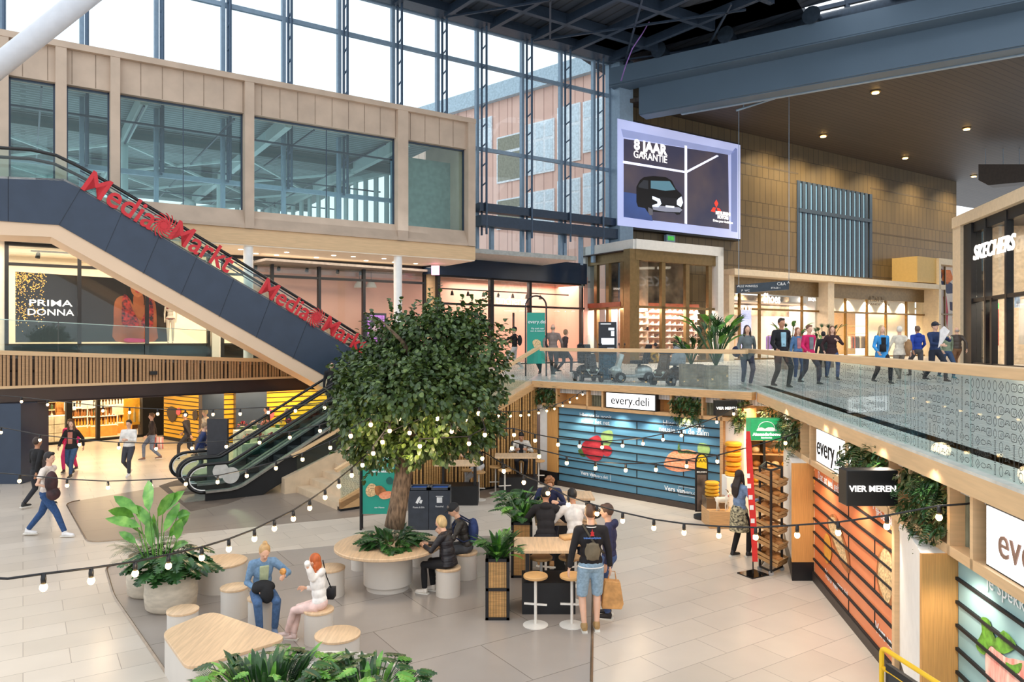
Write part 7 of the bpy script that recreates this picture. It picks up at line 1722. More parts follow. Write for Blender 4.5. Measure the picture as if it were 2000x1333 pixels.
# e, f, g boys
person('boy with curly ginger-brown hair and navy sweatshirt seated facing the others', GP(1072, 1084), 180, 1.76, 'sit', (38, 46, 82), (40, 44, 60), 'plain', 'denim', (150, 100, 62), 'curly', (220, 220, 220), near=True, seat=.745, lean=22, nod=24, hands=((-.14, .42, 1.10), (.14, .42, 1.10)), feet=((-.1, .30, .42), (.1, .30, .42)))
person('boy in a black hoodie with dark hair seated with his back to the camera', GP(1066, 1143), 2, 1.78, 'sit', (30, 27, 30), (36, 36, 42), 'plain', 'plain', (34, 26, 24), 'short', (172, 130, 84), 'tan', near=True, seat=.745, lean=20, nod=10, hood=True, belly=1.08, hands=((-.2, .40, 1.10), (.2, .40, 1.10)), feet=((-.10, .10, .38), (.10, .06, .36)))
person('boy in a white shirt with black hair seated with his back to the camera', GP(1124, 1143), 350, 1.75, 'sit', (226, 220, 214), (40, 44, 60), 'plain', 'denim', (24, 22, 24), 'short', (150, 150, 150), 'tan', near=True, seat=.745, lean=20, nod=12, hands=((-.2, .40, 1.10), (.2, .40, 1.10)), feet=((-.10, .10, .38), (.12, .06, .38)))
q = P(1150, 985, 13.3); m = MB(); m.ell((q.x, 13.35, 1.10), (.24, .13, .11)); m.ell((q.x+.12, 13.3, 1.08), (.12, .1, .09)); lbl('helmet', 'black glossy scooter helmet lying on the high table beside the boy in white', 'helmet', m, pm('helmet_black', (18, 18, 22), .15), vox=.014)
q = P(1090, 992, 13.2); lbl('drink_can', 'small can on the table before the curly-haired boy', 'can', MB().lathe([(.03, 1.0), (.033, 1.01), (.033, 1.11), (.028, 1.12)], (q.x, 13.25, 0), 14), pm('can_grey', (150, 160, 176), .3, .6))
q = P(1112, 1052, 11.9); m = MB(); m.box((q.x, 11.95, 1.025), (.26, .2, .05), rz=.4); lbl('paper_bag', 'crumpled flat brown paper bag lying on the near high table', 'bag', m, pm('kraft_flat', (214, 170, 116), .7, var=.1))
# h. man with jacket and shorts
H = person('man in a black varsity jacket and light denim shorts standing with his back turned', GP(1154, 1234), 358, 1.83, 'stand', (30, 26, 28), (150, 176, 196), 'plain', 'denim', (96, 66, 46), 'short', (176, 140, 90), near=True, shorts=True, nod=6, belly=1.04, hands=((-.30, .0, .86), (.28, .05, .84)), feet=((-.09, 0, .09), (.09, .05, .09)))
backpack(H, 'small olive sling bag worn across the back of the man in the varsity jacket', (112, 100, 80), size=(.10, .045, .12), dz=-.13, cross=True, name='sling_bag')
M_ = H['M'] @ Matrix.Translation(H['chest']+Vector((0, -.150, .085))) @ Matrix.Rotation(PI/2, 4, 'X')
m = MB(); e_ = H['P0']; m.tube([H['M'] @ (e_+Vector((math.cos(a)*.182, math.sin(a)*.138, -.035))) for a in [2*PI*i/24 for i in range(24)]], .009, 6, closed=True); m.tube([H['M'] @ (H['nb']+Vector((math.cos(a)*.085, math.sin(a)*.08, .01))) for a in [2*PI*i/16 for i in range(16)]], .007, 6, closed=True); m.build('piping', M_white, None).parent = None; C.objects[-1].name; o_ = C.objects[-1]; o_.parent = H['t']; o_.matrix_parent_inverse = H['M'].inverted()
t2 = thing('jacket_print', 'red emblem and blue lettering on the back of the black varsity jacket', 'print', M_.translation)
text('treinenwerkplaats', M_ @ Matrix.Translation((0, -.03, .0)), .034, pm('print_blue', (90, 130, 200), .5), parent=t2, depth=.008, bold=.001)
m = MB(); m.prism([M_ @ Vector(v) for v in ((-.03, 0, -.004), (.03, 0, -.004), (.02, .03, -.004), (.028, .05, -.004), (.008, .06, -.004), (0, .1, -.004), (-.01, .06, -.004), (-.026, .05, -.004), (-.018, .03, -.004))], H['M'].to_3x3() @ Vector((0, -.01, 0))); m.build('emblem', pm('emblem_red', (206, 40, 44), .6), t2)
# i. man with paper bag
I_ = person('man in a navy hoodie and jeans looking left beside the man in shorts', GP(1190, 1206), 285, 1.72, 'stand', (44, 46, 80), (66, 90, 136), 'plain', 'denim', (84, 60, 46), 'short', (34, 32, 34), near=True, hood=True, nod=8, hands=((-.25, .02, .88), (.26, .06, .86)))
q = H['hand'][1]+Vector((.16, .25, 0)); q = Vector((P(1194, 1150, I_['M'].translation.y-.32).x, I_['M'].translation.y-.34, .0)); t2 = thing('paper_bag', 'brown paper carrier bag hanging beside the man in the navy hoodie', 'bag', (q.x, q.y, .26))
m = MB(); m.prism([Vector((q.x+x, q.y-.07, z)) for x, z in ((-.15, .27), (.14, .26), (.17, .34), (.12, .66), (-.10, .68), (-.13, .5))], (0, .14, 0)); m.build('bag_body', pm('kraft_paper', (206, 152, 92), .7, var=.12, scale=9, bump=.5), t2, bevel=.012)
for dy in (-.05, .05): m = MB(); m.tube([(q.x-.05, q.y+dy, .66), (q.x-.03, q.y, .80), (q.x+.05, q.y, .80), (q.x+.07, q.y+dy, .66)], .006, 5); m.build('handle', pm('kraft_paper', (206, 152, 92)), t2)
# j. woman at stall
J = person('long-haired woman in denim jacket and patterned dress reaching into the bread rack', GP(1444, 1088), 62, 1.68, 'stand', (122, 146, 180), (24, 22, 26), 'denim', 'plain', (40, 28, 26), 'long', (40, 38, 40), 'tan', near=True, female=True, skirt=(206, 196, 160), hands=((-.10, .42, 1.20), (.20, .30, 1.15)), feet=((-.09, -.08, .09), (.09, .16, .09)))
# k.. walkers on the left
K = person('young man in a white T-shirt and blue jeans striding to the right', (GP(92, 1048)[0], 15.85, 0), 88, 1.86, 'walk', (226, 212, 200), (44, 76, 122), 'plain', 'denim', (38, 30, 30), 'short', (238, 234, 232), near=True, sleeves=False, lean=4, feet=((-.08, -.42, .12), (.08, .40, .10)), hands=((-.24, -.12, 1.0), (.24, .22, 1.02)))
p = K['hand'][1]+Vector((.02, -.02, .02)); m = MB(); m.ell(p+Vector((0, 0, .10)), (.12, .14, .24)); m.ell(p+Vector((.04, 0, -.14)), (.14, .13, .14)); lbl('rucksack', 'dark red and black rucksack carried by the man in the white T-shirt', 'bag', m, pm('rucksack_dark', (60, 34, 36), .7, var=.3), vox=.014)
L_ = person('man in a black shirt walking away behind the man in the white T-shirt', (P(72, 0, 18.6).x, 18.6, 0), 25, 1.8, 'walk2', (24, 22, 24), (40, 40, 46), 'plain', 'plain', (60, 44, 36), 'short', (40, 40, 40), 'tan')
person('woman with long brown hair, black jacket and jeans walking towards the camera', (P(140, 0, 22.8).x, 22.8, 0), 172, 1.78, 'walk', (36, 30, 30), (62, 86, 118), 'plain', 'denim', (98, 66, 46), 'long', (50, 46, 46), female=True, tee=(206, 130, 110), coat=.05)
person('person in a bright pink coat almost hidden behind the woman in black', (P(137, 0, 23.6).x, 23.6, 0), 170, 1.72, 'walk2', (232, 40, 110), (232, 60, 120), 'plain', 'plain', (150, 110, 70), 'short', (60, 50, 50), female=True, coat=.45)
person('man in a white sweater and grey jeans walking towards the camera, hands clasped', (P(252, 0, 22.9).x, 22.9, 0), 176, 1.78, 'walk', (240, 234, 226), (66, 66, 72), 'plain', 'denim', (50, 34, 28), 'short', (228, 226, 224), belly=1.12, hands=((-.05, .24, 1.12), (.07, .24, 1.12)), feet=((-.05, .12, .09), (.06, -.18, .16)))
O_ = person('person in a dark jacket carrying a red and white striped bag', (P(297, 0, 25.9).x, 25.9, 0), 235, 1.68, 'walk2', (52, 40, 38), (110, 120, 140), 'plain', 'denim', (150, 106, 70), 'short', (120, 90, 80))
m = MB(); m.box(O_['hand'][1]+Vector((.1, -.1, -.28)), (.36, .14, .42)); lbl('shopping_bag', 'red and white striped carrier bag of the person in the dark jacket', 'bag', m, pm('striped_bag', (226, 70, 62), .5, var=0, col2=(240, 226, 214), scale=7, stretch=(3, 3, .2)))
person('person in dark clothes hurrying to the left before the yellow boards', (P(367, 0, 26).x, 26, 0), 268, 1.72, 'walk', (44, 38, 40), (50, 48, 52), 'plain', 'plain', (50, 38, 32), 'short', (40, 36, 36), 'tan', lean=8)
person('man in a blue jacket walking beside the dark information board', (P(392, 0, 22.6).x, 22.6, 0), 60, 1.72, 'walk2', (40, 54, 96), (120, 116, 116), 'plain', 'plain', (160, 130, 96), 'short', (60, 56, 56), lean=10)
person('person in a pale jacket behind the dark information board', (P(401, 0, 26.8).x, 26.8, 0), 270, 1.74, 'walk', (222, 204, 176), (80, 80, 90), 'plain', 'plain', (206, 176, 130), 'short', (60, 56, 56))
person('person in a dark coat walking past the yellow boards behind the flower stall', (P(566, 0, 27.6).x, 27.6, 0), 262, 1.72, 'walk', (46, 48, 62), (50, 50, 60), 'plain', 'plain', (196, 160, 130), 'bald', (60, 56, 56), coat=.3, lean=8)
person('person in dark clothes beside the dark column by the flowers', (P(521, 0, 28.0).x, 28.0, 0), 230, 1.68, 'stand', (50, 40, 34), (40, 36, 36), 'plain', 'plain', (60, 44, 36), 'short', (60, 56, 56))
_s = ES.s(647, -2.0); _z = max(0, (_s-.9)*.577)
person('person with a black hood riding the far escalator, just left of the tree', ES.pt(_s, min(_z, UF)+.05, -2.0), 150, 1.62, 'stand', (16, 15, 18), (16, 16, 20), 'plain', 'plain', (14, 13, 15), 'long', (20, 20, 20), hood=True, coat=.3)
person('bearded man in white shirt and dark vest seated at the far wall table', (GP(1018, 950)[0], 21.3 if False else GP(1018, 950)[1], 0), 180, 1.72, 'sit', (214, 206, 196), (44, 44, 52), 'plain', 'plain', (26, 22, 22), 'short', (60, 60, 60), 'tan', seat=.745, lean=18, nod=22, tee=(40, 38, 44), hands=((-.16, .36, 1.12), (.16, .36, 1.12)), feet=((-.1, .25, .4), (.1, .25, .4)))
person('person in pale grey trousers and black jacket seated at the table behind the bins', GP(936, 972), 275, 1.74, 'sit', (26, 24, 26), (196, 194, 194), 'plain', 'plain', (40, 32, 30), 'short', (232, 228, 222), seat=.745, lean=14, nod=16, hands=((-.14, .40, 1.12), (.14, .40, 1.12)), feet=((-.12, .42, .12), (.1, .34, .2)))
# upper floor
M1 = person('man in a black cap, black jacket and grey trousers carrying flowers to the left', UP(1005, 30.0), 275, 1.80, 'walk', (24, 22, 24), (176, 172, 168), 'plain', 'plain', (60, 40, 30), 'short', (200, 196, 190), cap=(22, 22, 24), hands=((-.18, .50, 1.12), (.22, .28, 1.1)))
backpack(M1, 'black backpack worn by the man in the black cap on the upper floor', (24, 22, 26))
c = M1['hand'][0]+Vector((-.15, 0, .02)); m = MB(); rnd = random.Random(3)
for i in range(70): v = rdir(rnd); leaf(m, c+Vector((v.x*.22-.1, v.y*.12, v.z*.14)), v, Vector((0, 0, 1)), .08, .07, .1, 'round')
tag(m.build('flower_bouquet', pm('bouquet_mix', (210, 190, 140), .7, var=0, col2=(110, 130, 60), scale=14)), 'loose bouquet of pale flowers carried ahead by the man in the cap', 'flowers')
person('woman in dark teal clothes leaning forward behind the glass balustrade', UP(1055, 26.6), 200, 1.66, 'walk', (30, 40, 46), (30, 60, 62), 'plain', 'plain', (18, 16, 18), 'bob', (30, 30, 30), female=True, lean=12)
C2 = person('man in a grey-brown jacket walking away beside the arched advertising stand', UP(1080, 25.2), 15, 1.82, 'walk', (134, 118, 110), (40, 38, 42), 'plain', 'plain', (150, 130, 110), 'bald', (30, 30, 30), coat=.1)
p = C2['hand'][1]; m = MB(); m.box(p+Vector((0, 0, -.22)), (.38, .16, .3)); lbl('tote_bag', 'black bag held low by the man in the grey-brown jacket', 'bag', m, fab((26, 24, 28)))
person('woman in a dark patterned coat walking right beside the man in grey-brown', UP(1102, 27.6), 70, 1.66, 'walk2', (66, 54, 54), (50, 50, 60), 'plain', 'plain', (150, 120, 90), 'bob', (30, 28, 28), female=True, lean=6, coat=.25)
W1_ = person('woman with long dark hair and grey knitted jacket walking towards the camera', UP(1459, 19.5), 182, 1.66, 'walk', (112, 120, 122), (44, 56, 90), 'plain', 'denim', (66, 42, 34), 'long', (190, 184, 176), female=True, coat=.14, feet=((-.06, .1, .09), (.06, -.2, .12)))
p = W1_['M'] @ Vector((.28, .02, .92)); m = MB(); m.ell(p, (.12, .16, .15)); lbl('shoulder_bag', 'dark blue shoulder bag of the woman in the grey knitted jacket', 'bag', m, fab((30, 40, 72)), vox=.015)
person('man in a black jacket over a light blue T-shirt walking behind the balustrade', UP(1526, 19.0), 172, 1.84, 'walk', (24, 22, 28), (40, 40, 48), 'plain', 'plain', (60, 46, 40), 'short', (60, 60, 60), 'tan', belly=1.18, tee=(150, 190, 206), feet=((-.12, .12, .09), (.14, -.15, .12)))
person('girl with long hair, pink top and denim jacket between the two nearest adults', UP(1558, 22.6), 176, 1.60, 'stand', (84, 120, 160), (50, 70, 110), 'denim', 'denim', (150, 90, 60), 'long', (200, 200, 200), female=True, tee=(190, 120, 124))
person('older woman in a magenta jacket walking behind the balustrade', UP(1580, 20.3), 165, 1.69, 'walk', (206, 30, 94), (56, 50, 66), 'plain', 'plain', (130, 90, 66), 'short', (60, 60, 60), female=True, coat=.1, belly=1.1, tee=(120, 120, 126))
person('woman in a dark brown coat holding a white cup', UP(1625, 22.6), 190, 1.70, 'walk', (58, 34, 36), (60, 80, 120), 'plain', 'denim', (120, 78, 52), 'long', (60, 60, 60), female=True, coat=.12, hands=((-.1, .3, 1.25), (.26, .1, .9)))
person('small dark-haired person crouching behind the planter on the upper floor', UP(1608, 24.0), 20, 1.5, 'stand', (34, 40, 36), (30, 30, 36), 'plain', 'plain', (22, 20, 22), 'short', (40, 40, 40))
B2 = person('blonde woman in a bright blue coat over a black dress walking towards the camera', UP(1722, 20.6), 178, 1.68, 'walk', (60, 150, 214), (30, 30, 38), 'plain', 'plain', (206, 176, 130), 'long', (60, 60, 60), female=True, coat=.32, tee=(20, 20, 24))
p = B2['M'] @ Vector((.05, .16, 1.0)); m = MB(); m.box(p, (.16, .06, .2)); lbl('shoulder_bag', 'small black crossbody bag on the front of the bright blue coat', 'bag', m, fab((20, 20, 24)))
W2p = person('white-haired woman in a cream jacket walking away', UP(1757, 22.4), 8, 1.68, 'walk2', (226, 214, 194), (140, 130, 116), 'plain', 'plain', (232, 222, 206), 'short', (120, 110, 100), female=True, coat=.1)
p = W2p['M'] @ Vector((.22, -.08, 1.0)); m = MB(); m.ell(p, (.10, .14, .26)); lbl('tote_bag', 'tan shoulder bag of the woman in the cream jacket', 'bag', m, fab((170, 130, 90)), vox=.016)
person('man in a royal blue jacket walking away', UP(1792, 24.6), 0, 1.74, 'walk', (34, 66, 160), (84, 80, 80), 'plain', 'plain', (110, 84, 66), 'short', (50, 50, 50), 'tan', hood=True)
person('man in a flat cap and dark blue jacket unfolding a white paper', UP(1826, 21.6), 170, 1.80, 'walk', (36, 54, 92), (34, 38, 50), 'plain', 'plain', (60, 50, 46), 'short', (60, 50, 50), cap=(40, 44, 54), hands=((-.16, .38, 1.24), (.1, .35, 1.05)))
q = Vector(UP(1841, 21.2)); m = MB(); m.prism([q+Vector((x, y, z)) for x, y, z in ((-.12, 0, 1.0), (.02, .05, 1.12), (.22, .02, 1.48), (.05, 0, 1.62), (-.05, .03, 1.5), (-.08, 0, 1.2))], (0, .03, 0)); lbl('wrapped_parcel', 'white crumpled paper parcel carried by the man in the flat cap', 'parcel', m, pm('white_paper', (236, 230, 226), .7, var=.08, bump=.5), smooth=False)
person('woman in a sage green jacket behind the white paper', UP(1848, 23.4), 185, 1.66, 'walk', (126, 138, 112), (50, 70, 100), 'plain', 'denim', (150, 120, 84), 'bob', (60, 120, 130), female=True)
person('stocky man in a dark brown jacket walking away at the right', UP(1869, 27.6), 2, 1.74, 'walk2', (70, 56, 46), (120, 84, 56), 'quilt', 'plain', (150, 140, 130), 'bald', (60, 50, 50), belly=1.15)
# ================= STRING LIGHTS =================
M_bulb = pm('bulb_glow', (255, 208, 140), emit=14, var=0); M_cord = pm('rubber_cord', (26, 26, 30), .5)
def string(lab, bulbs, d0, d1, ext=(), sc=1.0, drop=9, dm=None):
    n = len(bulbs); tops = []
    t = thing('string_lights', lab, 'string lights', P(bulbs[0][0], bulbs[0][1]-drop, d0))
    for i, (x, y) in enumerate(bulbs):
        f = i/max(1, n-1); d = d0+(d1-d0)*f; k = d/F; p = P(x, y, d); r = .032*sc
        top = p+Vector((0, 0, r*3.6)); tops.append((top, d))
        m = MB(); m.ell(p, (r, r, r*1.15), nu=10, nv=8); m.build('bulb', M_bulb, t, smooth='all')
        m = MB(); m.tube([p+Vector((0, 0, r*.8)), p+Vector((0, 0, r*2.2)), top], [r*.62, r*.72, r*.55], 8); m.build('lamp_holder', M_black, t, smooth='all')
    pts = []
    e0 = [P(x, y, d) for x, y, d in ext if x < bulbs[0][0]] if ext else []; e1 = [P(x, y, d) for x, y, d in ext if x >= bulbs[0][0]] if ext else []
    m = MB(); m.tube(e0+[q[0] for q in tops]+e1, .011*sc, 6); m.build('cable', M_cord, t, smooth='all')
    return t
string('string of warm bulbs swinging across the foreground from the left edge up to the tree', [(85, 1148), (178, 1135), (264, 1121), (329, 1106), (394, 1090), (447, 1073), (497, 1053), (536, 1033), (573, 1014), (605, 993), (635, 972), (662, 950), (687, 929), (708, 909), (733, 888)], 6.3, 12.4, ext=((-60, 1128, 6.0), (15, 1131, 6.15)))
m = MB(); m.tube([P(2, 1131, 6.15), P(28, 1129, 6.15)], .02, 8)
string('string of warm bulbs from the left edge past the big leafy pot to the tree', [(38, 940), (131, 949), (211, 953), (295, 950), (363, 946), (425, 942), (482, 930), (539, 915), (591, 898), (645, 875), (684, 853), (724, 829), (758, 812)], 13.5, 13, ext=((-60, 920, 13.6),))
string('string of warm bulbs above the walkers on the left running to the escalators', [(2, 845), (78, 860), (155, 869), (232, 875), (305, 877), (375, 876), (442, 873), (507, 865), (566, 855), (625, 842), (690, 822)], 17, 14, ext=((-60, 828, 17),))
string('topmost string of warm bulbs in front of the liquor shop and yellow boards', [(42, 785), (93, 791), (145, 797), (201, 803), (253, 806), (308, 809), (362, 811), (416, 810), (469, 809), (524, 806), (577, 803), (634, 797), (690, 786)], 19, 15, ext=((-60, 768, 19),))
string('short string of warm bulbs rising from the tree to the blue shop front', [(974, 813), (997, 813), (1017, 812), (1033, 811), (1052, 807), (1068, 803), (1083, 799), (1099, 793), (1113, 786), (1127, 778), (1138, 771)], 15, 20.2, ext=((1152, 764, 20.4),), sc=.8)
string('middle string of warm bulbs across the blue shop front, sagging between tree and sign', [(947, 850), (1004, 850), (1045, 861), (1090, 869), (1132, 872), (1176, 874), (1216, 871), (1256, 867), (1295, 859), (1331, 851), (1366, 839), (1400, 825), (1433, 809)], 13, 16.6, ext=((1470, 790, 16.8),))
string('lower string of warm bulbs across the blue shop front ending at the green sign', [(1000, 876), (1053, 892), (1107, 905), (1163, 915), (1222, 919), (1281, 918), (1341, 911), (1401, 902), (1461, 887), (1534, 866)], 12.8, 13.6, ext=((1590, 838, 13.4),))
string('string of warm bulbs sweeping over the seated boys to the orange shop front', [(942, 896), (984, 921), (1023, 943), (1070, 964), (1110, 986), (1166, 1004), (1216, 1018), (1277, 1032), (1336, 1041), (1404, 1047), (1476, 1050), (1557, 1046), (1637, 1041), (1732, 1029), (1834, 1011)], 12.4, 7.4, ext=((1888, 985, 7.3), (1915, 978, 7.3)))
string('string of warm bulbs wound through the crown of the tree', [(685, 852), (724, 830), (761, 842), (779, 818), (729, 886), (747, 864), (854, 818), (882, 843), (909, 820), (935, 808), (947, 850), (916, 867), (820, 872), (800, 846)], 11.5, 11.7)
for x, y, d, pw in ((300, 1110, 6.8, 14), (600, 995, 9, 14), (850, 840, 11.4, 15), (720, 850, 11.3, 15), (1200, 900, 13, 16), (1250, 860, 15, 16), (1100, 985, 11, 14), (1500, 1040, 9.5, 14), (450, 940, 13.2, 16), (200, 945, 13.3, 12), (500, 865, 15.5, 14), (800, 880, 11.5, 20)):
    point('bulb_light', P(x, y+8, d), pw, WARM, .15)
# ================= MOBILITY SCOOTERS =================
def scooter(lab, x, y, face, col, seatc, ws=False, cover=None):
    c = P(x, y, F*1.23/(y-HY)); t = local(thing('mobility_scooter', lab, 'scooter', c, -math.radians(face)))
    Mb = pm('scooter_%d_%d' % col[:2], col, .25, .3, var=.06)
    for sx in (-1, 1):
        for wy in (-.42, .42):
            m = MB(); m.tube([(sx*.24, wy, .15), (sx*.33, wy, .15)], .15, 18); w_ = m.build('wheel', M_blackm, t, smooth=True)
            m = MB(); m.tube([(sx*.325, wy, .15), (sx*.34, wy, .15)], .07, 12); m.build('hub', pm('hub_silver', (170, 172, 176), .3, .7), w_)
    m = MB(); m.hexa([(-.24, -.55, .14), (.24, -.55, .14), (.24, .55, .14), (-.24, .55, .14), (-.26, -.5, .24), (.26, -.5, .24), (.26, .5, .22), (-.26, .5, .22)]); m.ell((0, -.35, .33), (.27, .26, .17)); m.ell((0, .47, .33), (.26, .17, .15))
    o = m.build('body', Mb, t, smooth='all'); r = o.modifiers.new('r', 'REMESH'); r.mode = 'VOXEL'; r.voxel_size = .018; r.use_smooth_shade = True
    m = MB(); m.hexa([(-.19, .40, .35), (.19, .40, .35), (.15, .52, .35), (-.15, .52, .35), (-.16, .26, .80), (.16, .26, .80), (.12, .36, .84), (-.12, .36, .84)]); m.build('tiller', Mb, t, bevel=.03)
    m = MB(); m.tube([(-.30, .20, .90), (-.12, .28, .86), (.12, .28, .86), (.30, .20, .90)], .018, 8); m.build('handlebar', M_black, t, smooth='all')
    for sx in (-1, 1):
        m = MB(); m.tube([(sx*.2, .27, .88), (sx*.28, .3, 1.06)], .007, 5); m.ell((sx*.29, .3, 1.1), (.06, .015, .04)); m.build('mirror', M_black, t, smooth='all')
        m = MB(); m.ell((sx*.12, .60, .36), (.045, .03, .035)); m.build('headlight', pm('lamp_lens', (230, 226, 210), .1), t, smooth='all')
    m = MB(); m.tube([(-.2, .63, .40), (-.1, .66, .25), (.1, .66, .25), (.2, .63, .40)], .012, 6); m.build('bumper', pm('hub_silver', (170, 172, 176), .3, .7), t, smooth='all')
    m = MB(); m.box((0, -.22, .58), (.44, .44, .1)); m.build('seat', fab(seatc), t, bevel=.03); m = MB(); m.hexa([(-.22, -.44, .6), (.22, -.44, .6), (.22, -.36, .6), (-.22, -.36, .6), (-.2, -.56, 1.08), (.2, -.56, 1.08), (.2, -.48, 1.1), (-.2, -.48, 1.1)]); m.build('backrest', fab(seatc), t, bevel=.03)
    m = MB(); m.tube([(0, -.22, .4), (0, -.22, .55)], .05, 10); m.build('seat_post', M_black, t)
    if ws: m = MB(); m.prism([(-.16, .38, .9), (.16, .38, .9), (.2, .30, 1.15), (.12, .27, 1.36), (-.12, .27, 1.36), (-.2, .30, 1.15)], (0, .006, 0)); m.build('windscreen', M_rail, t)
    if cover: m = MB(); m.box((0, -.62, .72), (.40, .26, .3)); m.build('basket', pm('checked_cover', cover, .8, var=0, col2=(60, 40, 20), scale=9), t, bevel=.03)
    return t
scooter('black mobility scooter with tall windscreen and two mirrors, leftmost of the three', 1148, 746, 172, (34, 30, 32), (24, 24, 26), ws=True)
scooter('silver mobility scooter with yellow checked basket cover, middle of the three', 1234, 747, 262, (186, 188, 186), (30, 28, 30), cover=(220, 160, 50))
scooter('bronze and purple mobility scooter with silver cover, rightmost of the three', 1310, 753, 222, (96, 74, 58), (150, 152, 156))
# ================= SHOP CONTENTS =================
# mannequin in the window
def mannequin(lab, pos, face, h=1.78):
    t = local(thing('mannequin', lab, 'mannequin', pos, -math.radians(face))); m = MB(); 
    m.ell((0, 0, 1.66), (.07, .085, .105)); m.tube([(0, 0, 1.45), (0, 0, 1.6)], .04, 10); m.ell((0, 0, 1.32), (.15, .10, .15)); m.ell((0, 0, 1.13), (.11, .08, .14)); m.ell((0, 0, .97), (.16, .11, .12)); m.tube([(-.16, 0, 1.42), (0, 0, 1.45), (.16, 0, 1.42)], .05, 10)
    for sx in (-1, 1): m.tube([(sx*.17, 0, 1.42), (sx*.21, -.03, 1.15), (sx*.20, .05, .9), (sx*.19, .08, .80)], [.042, .035, .026, .02], 8); m.tube([(sx*.08, 0, .93), (sx*.085, .02, .5), (sx*.08, -.01, .08), (sx*.08, .1, .03)], [.085, .055, .035, .03], 10)
    o = m.build('body', pm('mannequin_cream', (228, 208, 186), .4, var=.02), t, smooth='all'); r = o.modifiers.new('r', 'REMESH'); r.mode = 'VOXEL'; r.voxel_size = .014; r.use_smooth_shade = True
    m = MB(); m.ell((0, .02, 1.36), (.155, .10, .055)); m.build('bikini_top', M_flor, t, smooth='all'); m = MB(); m.ell((0, 0, .95), (.168, .116, .06)); m.build('bikini_bottom', M_flor, t, smooth='all')
    return t
p = STO.pt(STO.s(333, -.35), zsl, -.35); mannequin('cream mannequin in a dark floral bikini standing in the left shop window', p, 160)
mannequin('cream mannequin standing in the shop window behind the upper escalator end', STO.pt(STO.s(505, -.6), 3.55, -.6), 150)
for x, lab in ((702, 'white dome pendant lamp behind the shop glass, left one'), (725, 'white dome pendant lamp behind the shop glass, right one')):
    p = STO.pt(STO.s(x, -1), STO.z(x, 562, -1), -1); t = thing('pendant_lamp', lab, 'lamp', p); m = MB(); m.lathe([(.05, .35), (.1, .3), (.22, .12), (.25, 0), (.24, 0)], p, 18); m.build('shade', M_white, t, smooth=True); m = MB(); m.tube([p+Vector((0, 0, .3)), (p.x, p.y, 7.45)], .01, 5); m.build('cord', M_black, t)
t = thing('track_light', 'ceiling track with dark spotlights inside the left shop', 'track light', STO.pt(STO.s(560), 7.3, -.8)); m = MB(); STO.box(m, STO.s(60), STO.s(800), 7.36, 7.42, -.85, -.8); m.build('track', M_black, t)
for x in (75, 200, 340, 450, 500, 545, 600, 660, 705): q = STO.pt(STO.s(x, -.8), 7.3, -.82); m = MB(); m.tube([q+Vector((0, 0, .08)), q, q+Vector((0, -.05, -.16))], [.03, .07, .08], 8); m.build('spot', M_black, t, smooth='all')
# liquor shop
t = thing('bottle_shelving', 'tall wall shelving with rows of bottles at the back of the liquor shop', 'shelf', LIQ.pt(3, 0, -3)); a, b = LIQ.s(30), LIQ.s(290)
for z in (.3, .75, 1.15, 1.5, 1.85, 2.15): m = MB(); LIQ.box(m, a-1, b+1, z-.03, z, -3.3, -2.95); m.build('shelf_board', pm('shelf_pale', (226, 196, 150), .5), t)
m = MB(); LIQ.box(m, a-1, b+1, 0, 2.35, -3.4, -3.3); m.build('back_panel', pm('shelf_brown', (110, 72, 44), .6), t)
def bottle(col, nm): m = MB(); m.lathe([(.038, 0), (.042, .01), (.042, .17), (.015, .23), (.014, .30), (.012, .30)], n=9); o = m.build('bottle', pm(nm, col, .2, var=.1), smooth=True); C.objects.unlink(o); return o
bo = [bottle((150, 96, 46), 'bottle_amber'), bottle((58, 40, 30), 'bottle_dark'), bottle((226, 214, 190), 'bottle_clear'), bottle((60, 84, 50), 'bottle_green'), bottle((232, 160, 50), 'bottle_yellow')]
rnd = random.Random(77)
for z in (.3, .75, 1.15, 1.5, 1.85):
    s = a-.4
    while s < b+.4:
        o = bo[rnd.randrange(4)].copy(); C.objects.link(o); o.location = LIQ.pt(s, z, -3.1); o.scale = (1.25, 1.25, 1.1); tag(o, 'bottle standing on the tall back shelves of the liquor shop', 'bottle', 'bottles on the back shelves of the liquor shop'); s += .24
for (x, dof, lab) in ((205, -1.3, 'low orange-fronted display stand with glasses and bottles beside the shop door'), (235, -1.9, 'low orange-fronted display stand right of the white price sign'), (160, -1.6, 'stepped display stand full of bottles in the middle of the liquor shop')):
    s = LIQ.s(x, dof); t = thing('display_stand', lab, 'stand', LIQ.pt(s, 0, dof)); m = MB(); LIQ.box(m, s-.5, s+.5, 0, .45, dof-.5, dof); m.build('base', pm('orange_ply', (236, 160, 70), .5), t); m = MB(); LIQ.box(m, s-.5, s+.5, .45, .48, dof-.5, dof); LIQ.box(m, s-.5, s+.5, .85, .88, dof-.5, dof-.1); LIQ.box(m, s-.5, s+.5, 1.25, 1.28, dof-.5, dof-.15); m.build('glass_shelf', M_white, t)
    for z in (.48, .88, 1.28):
        for j in range(8): o = bo[(2, 4, 0)[int(z*3) % 3]].copy(); C.objects.link(o); o.location = LIQ.pt(s-.44+j*.125, z, dof-.25); tag(o, 'bottle on the low display stands near the liquor shop door', 'bottle', 'bottles on the liquor shop stands')
for k in range(6): s = LIQ.s(78, -.8)+(k % 2)*.52; m = MB(); z = (k//2)*.36; LIQ.box(m, s, s+.5, z, z+.34, -1.2, -.8); tag(m.build('carton', pm('carton_cream', (236, 222, 196), .7, var=.1), bevel=.01), 'cream cardboard wine carton piled behind the liquor shop glass', 'carton', 'wine cartons behind the glass')
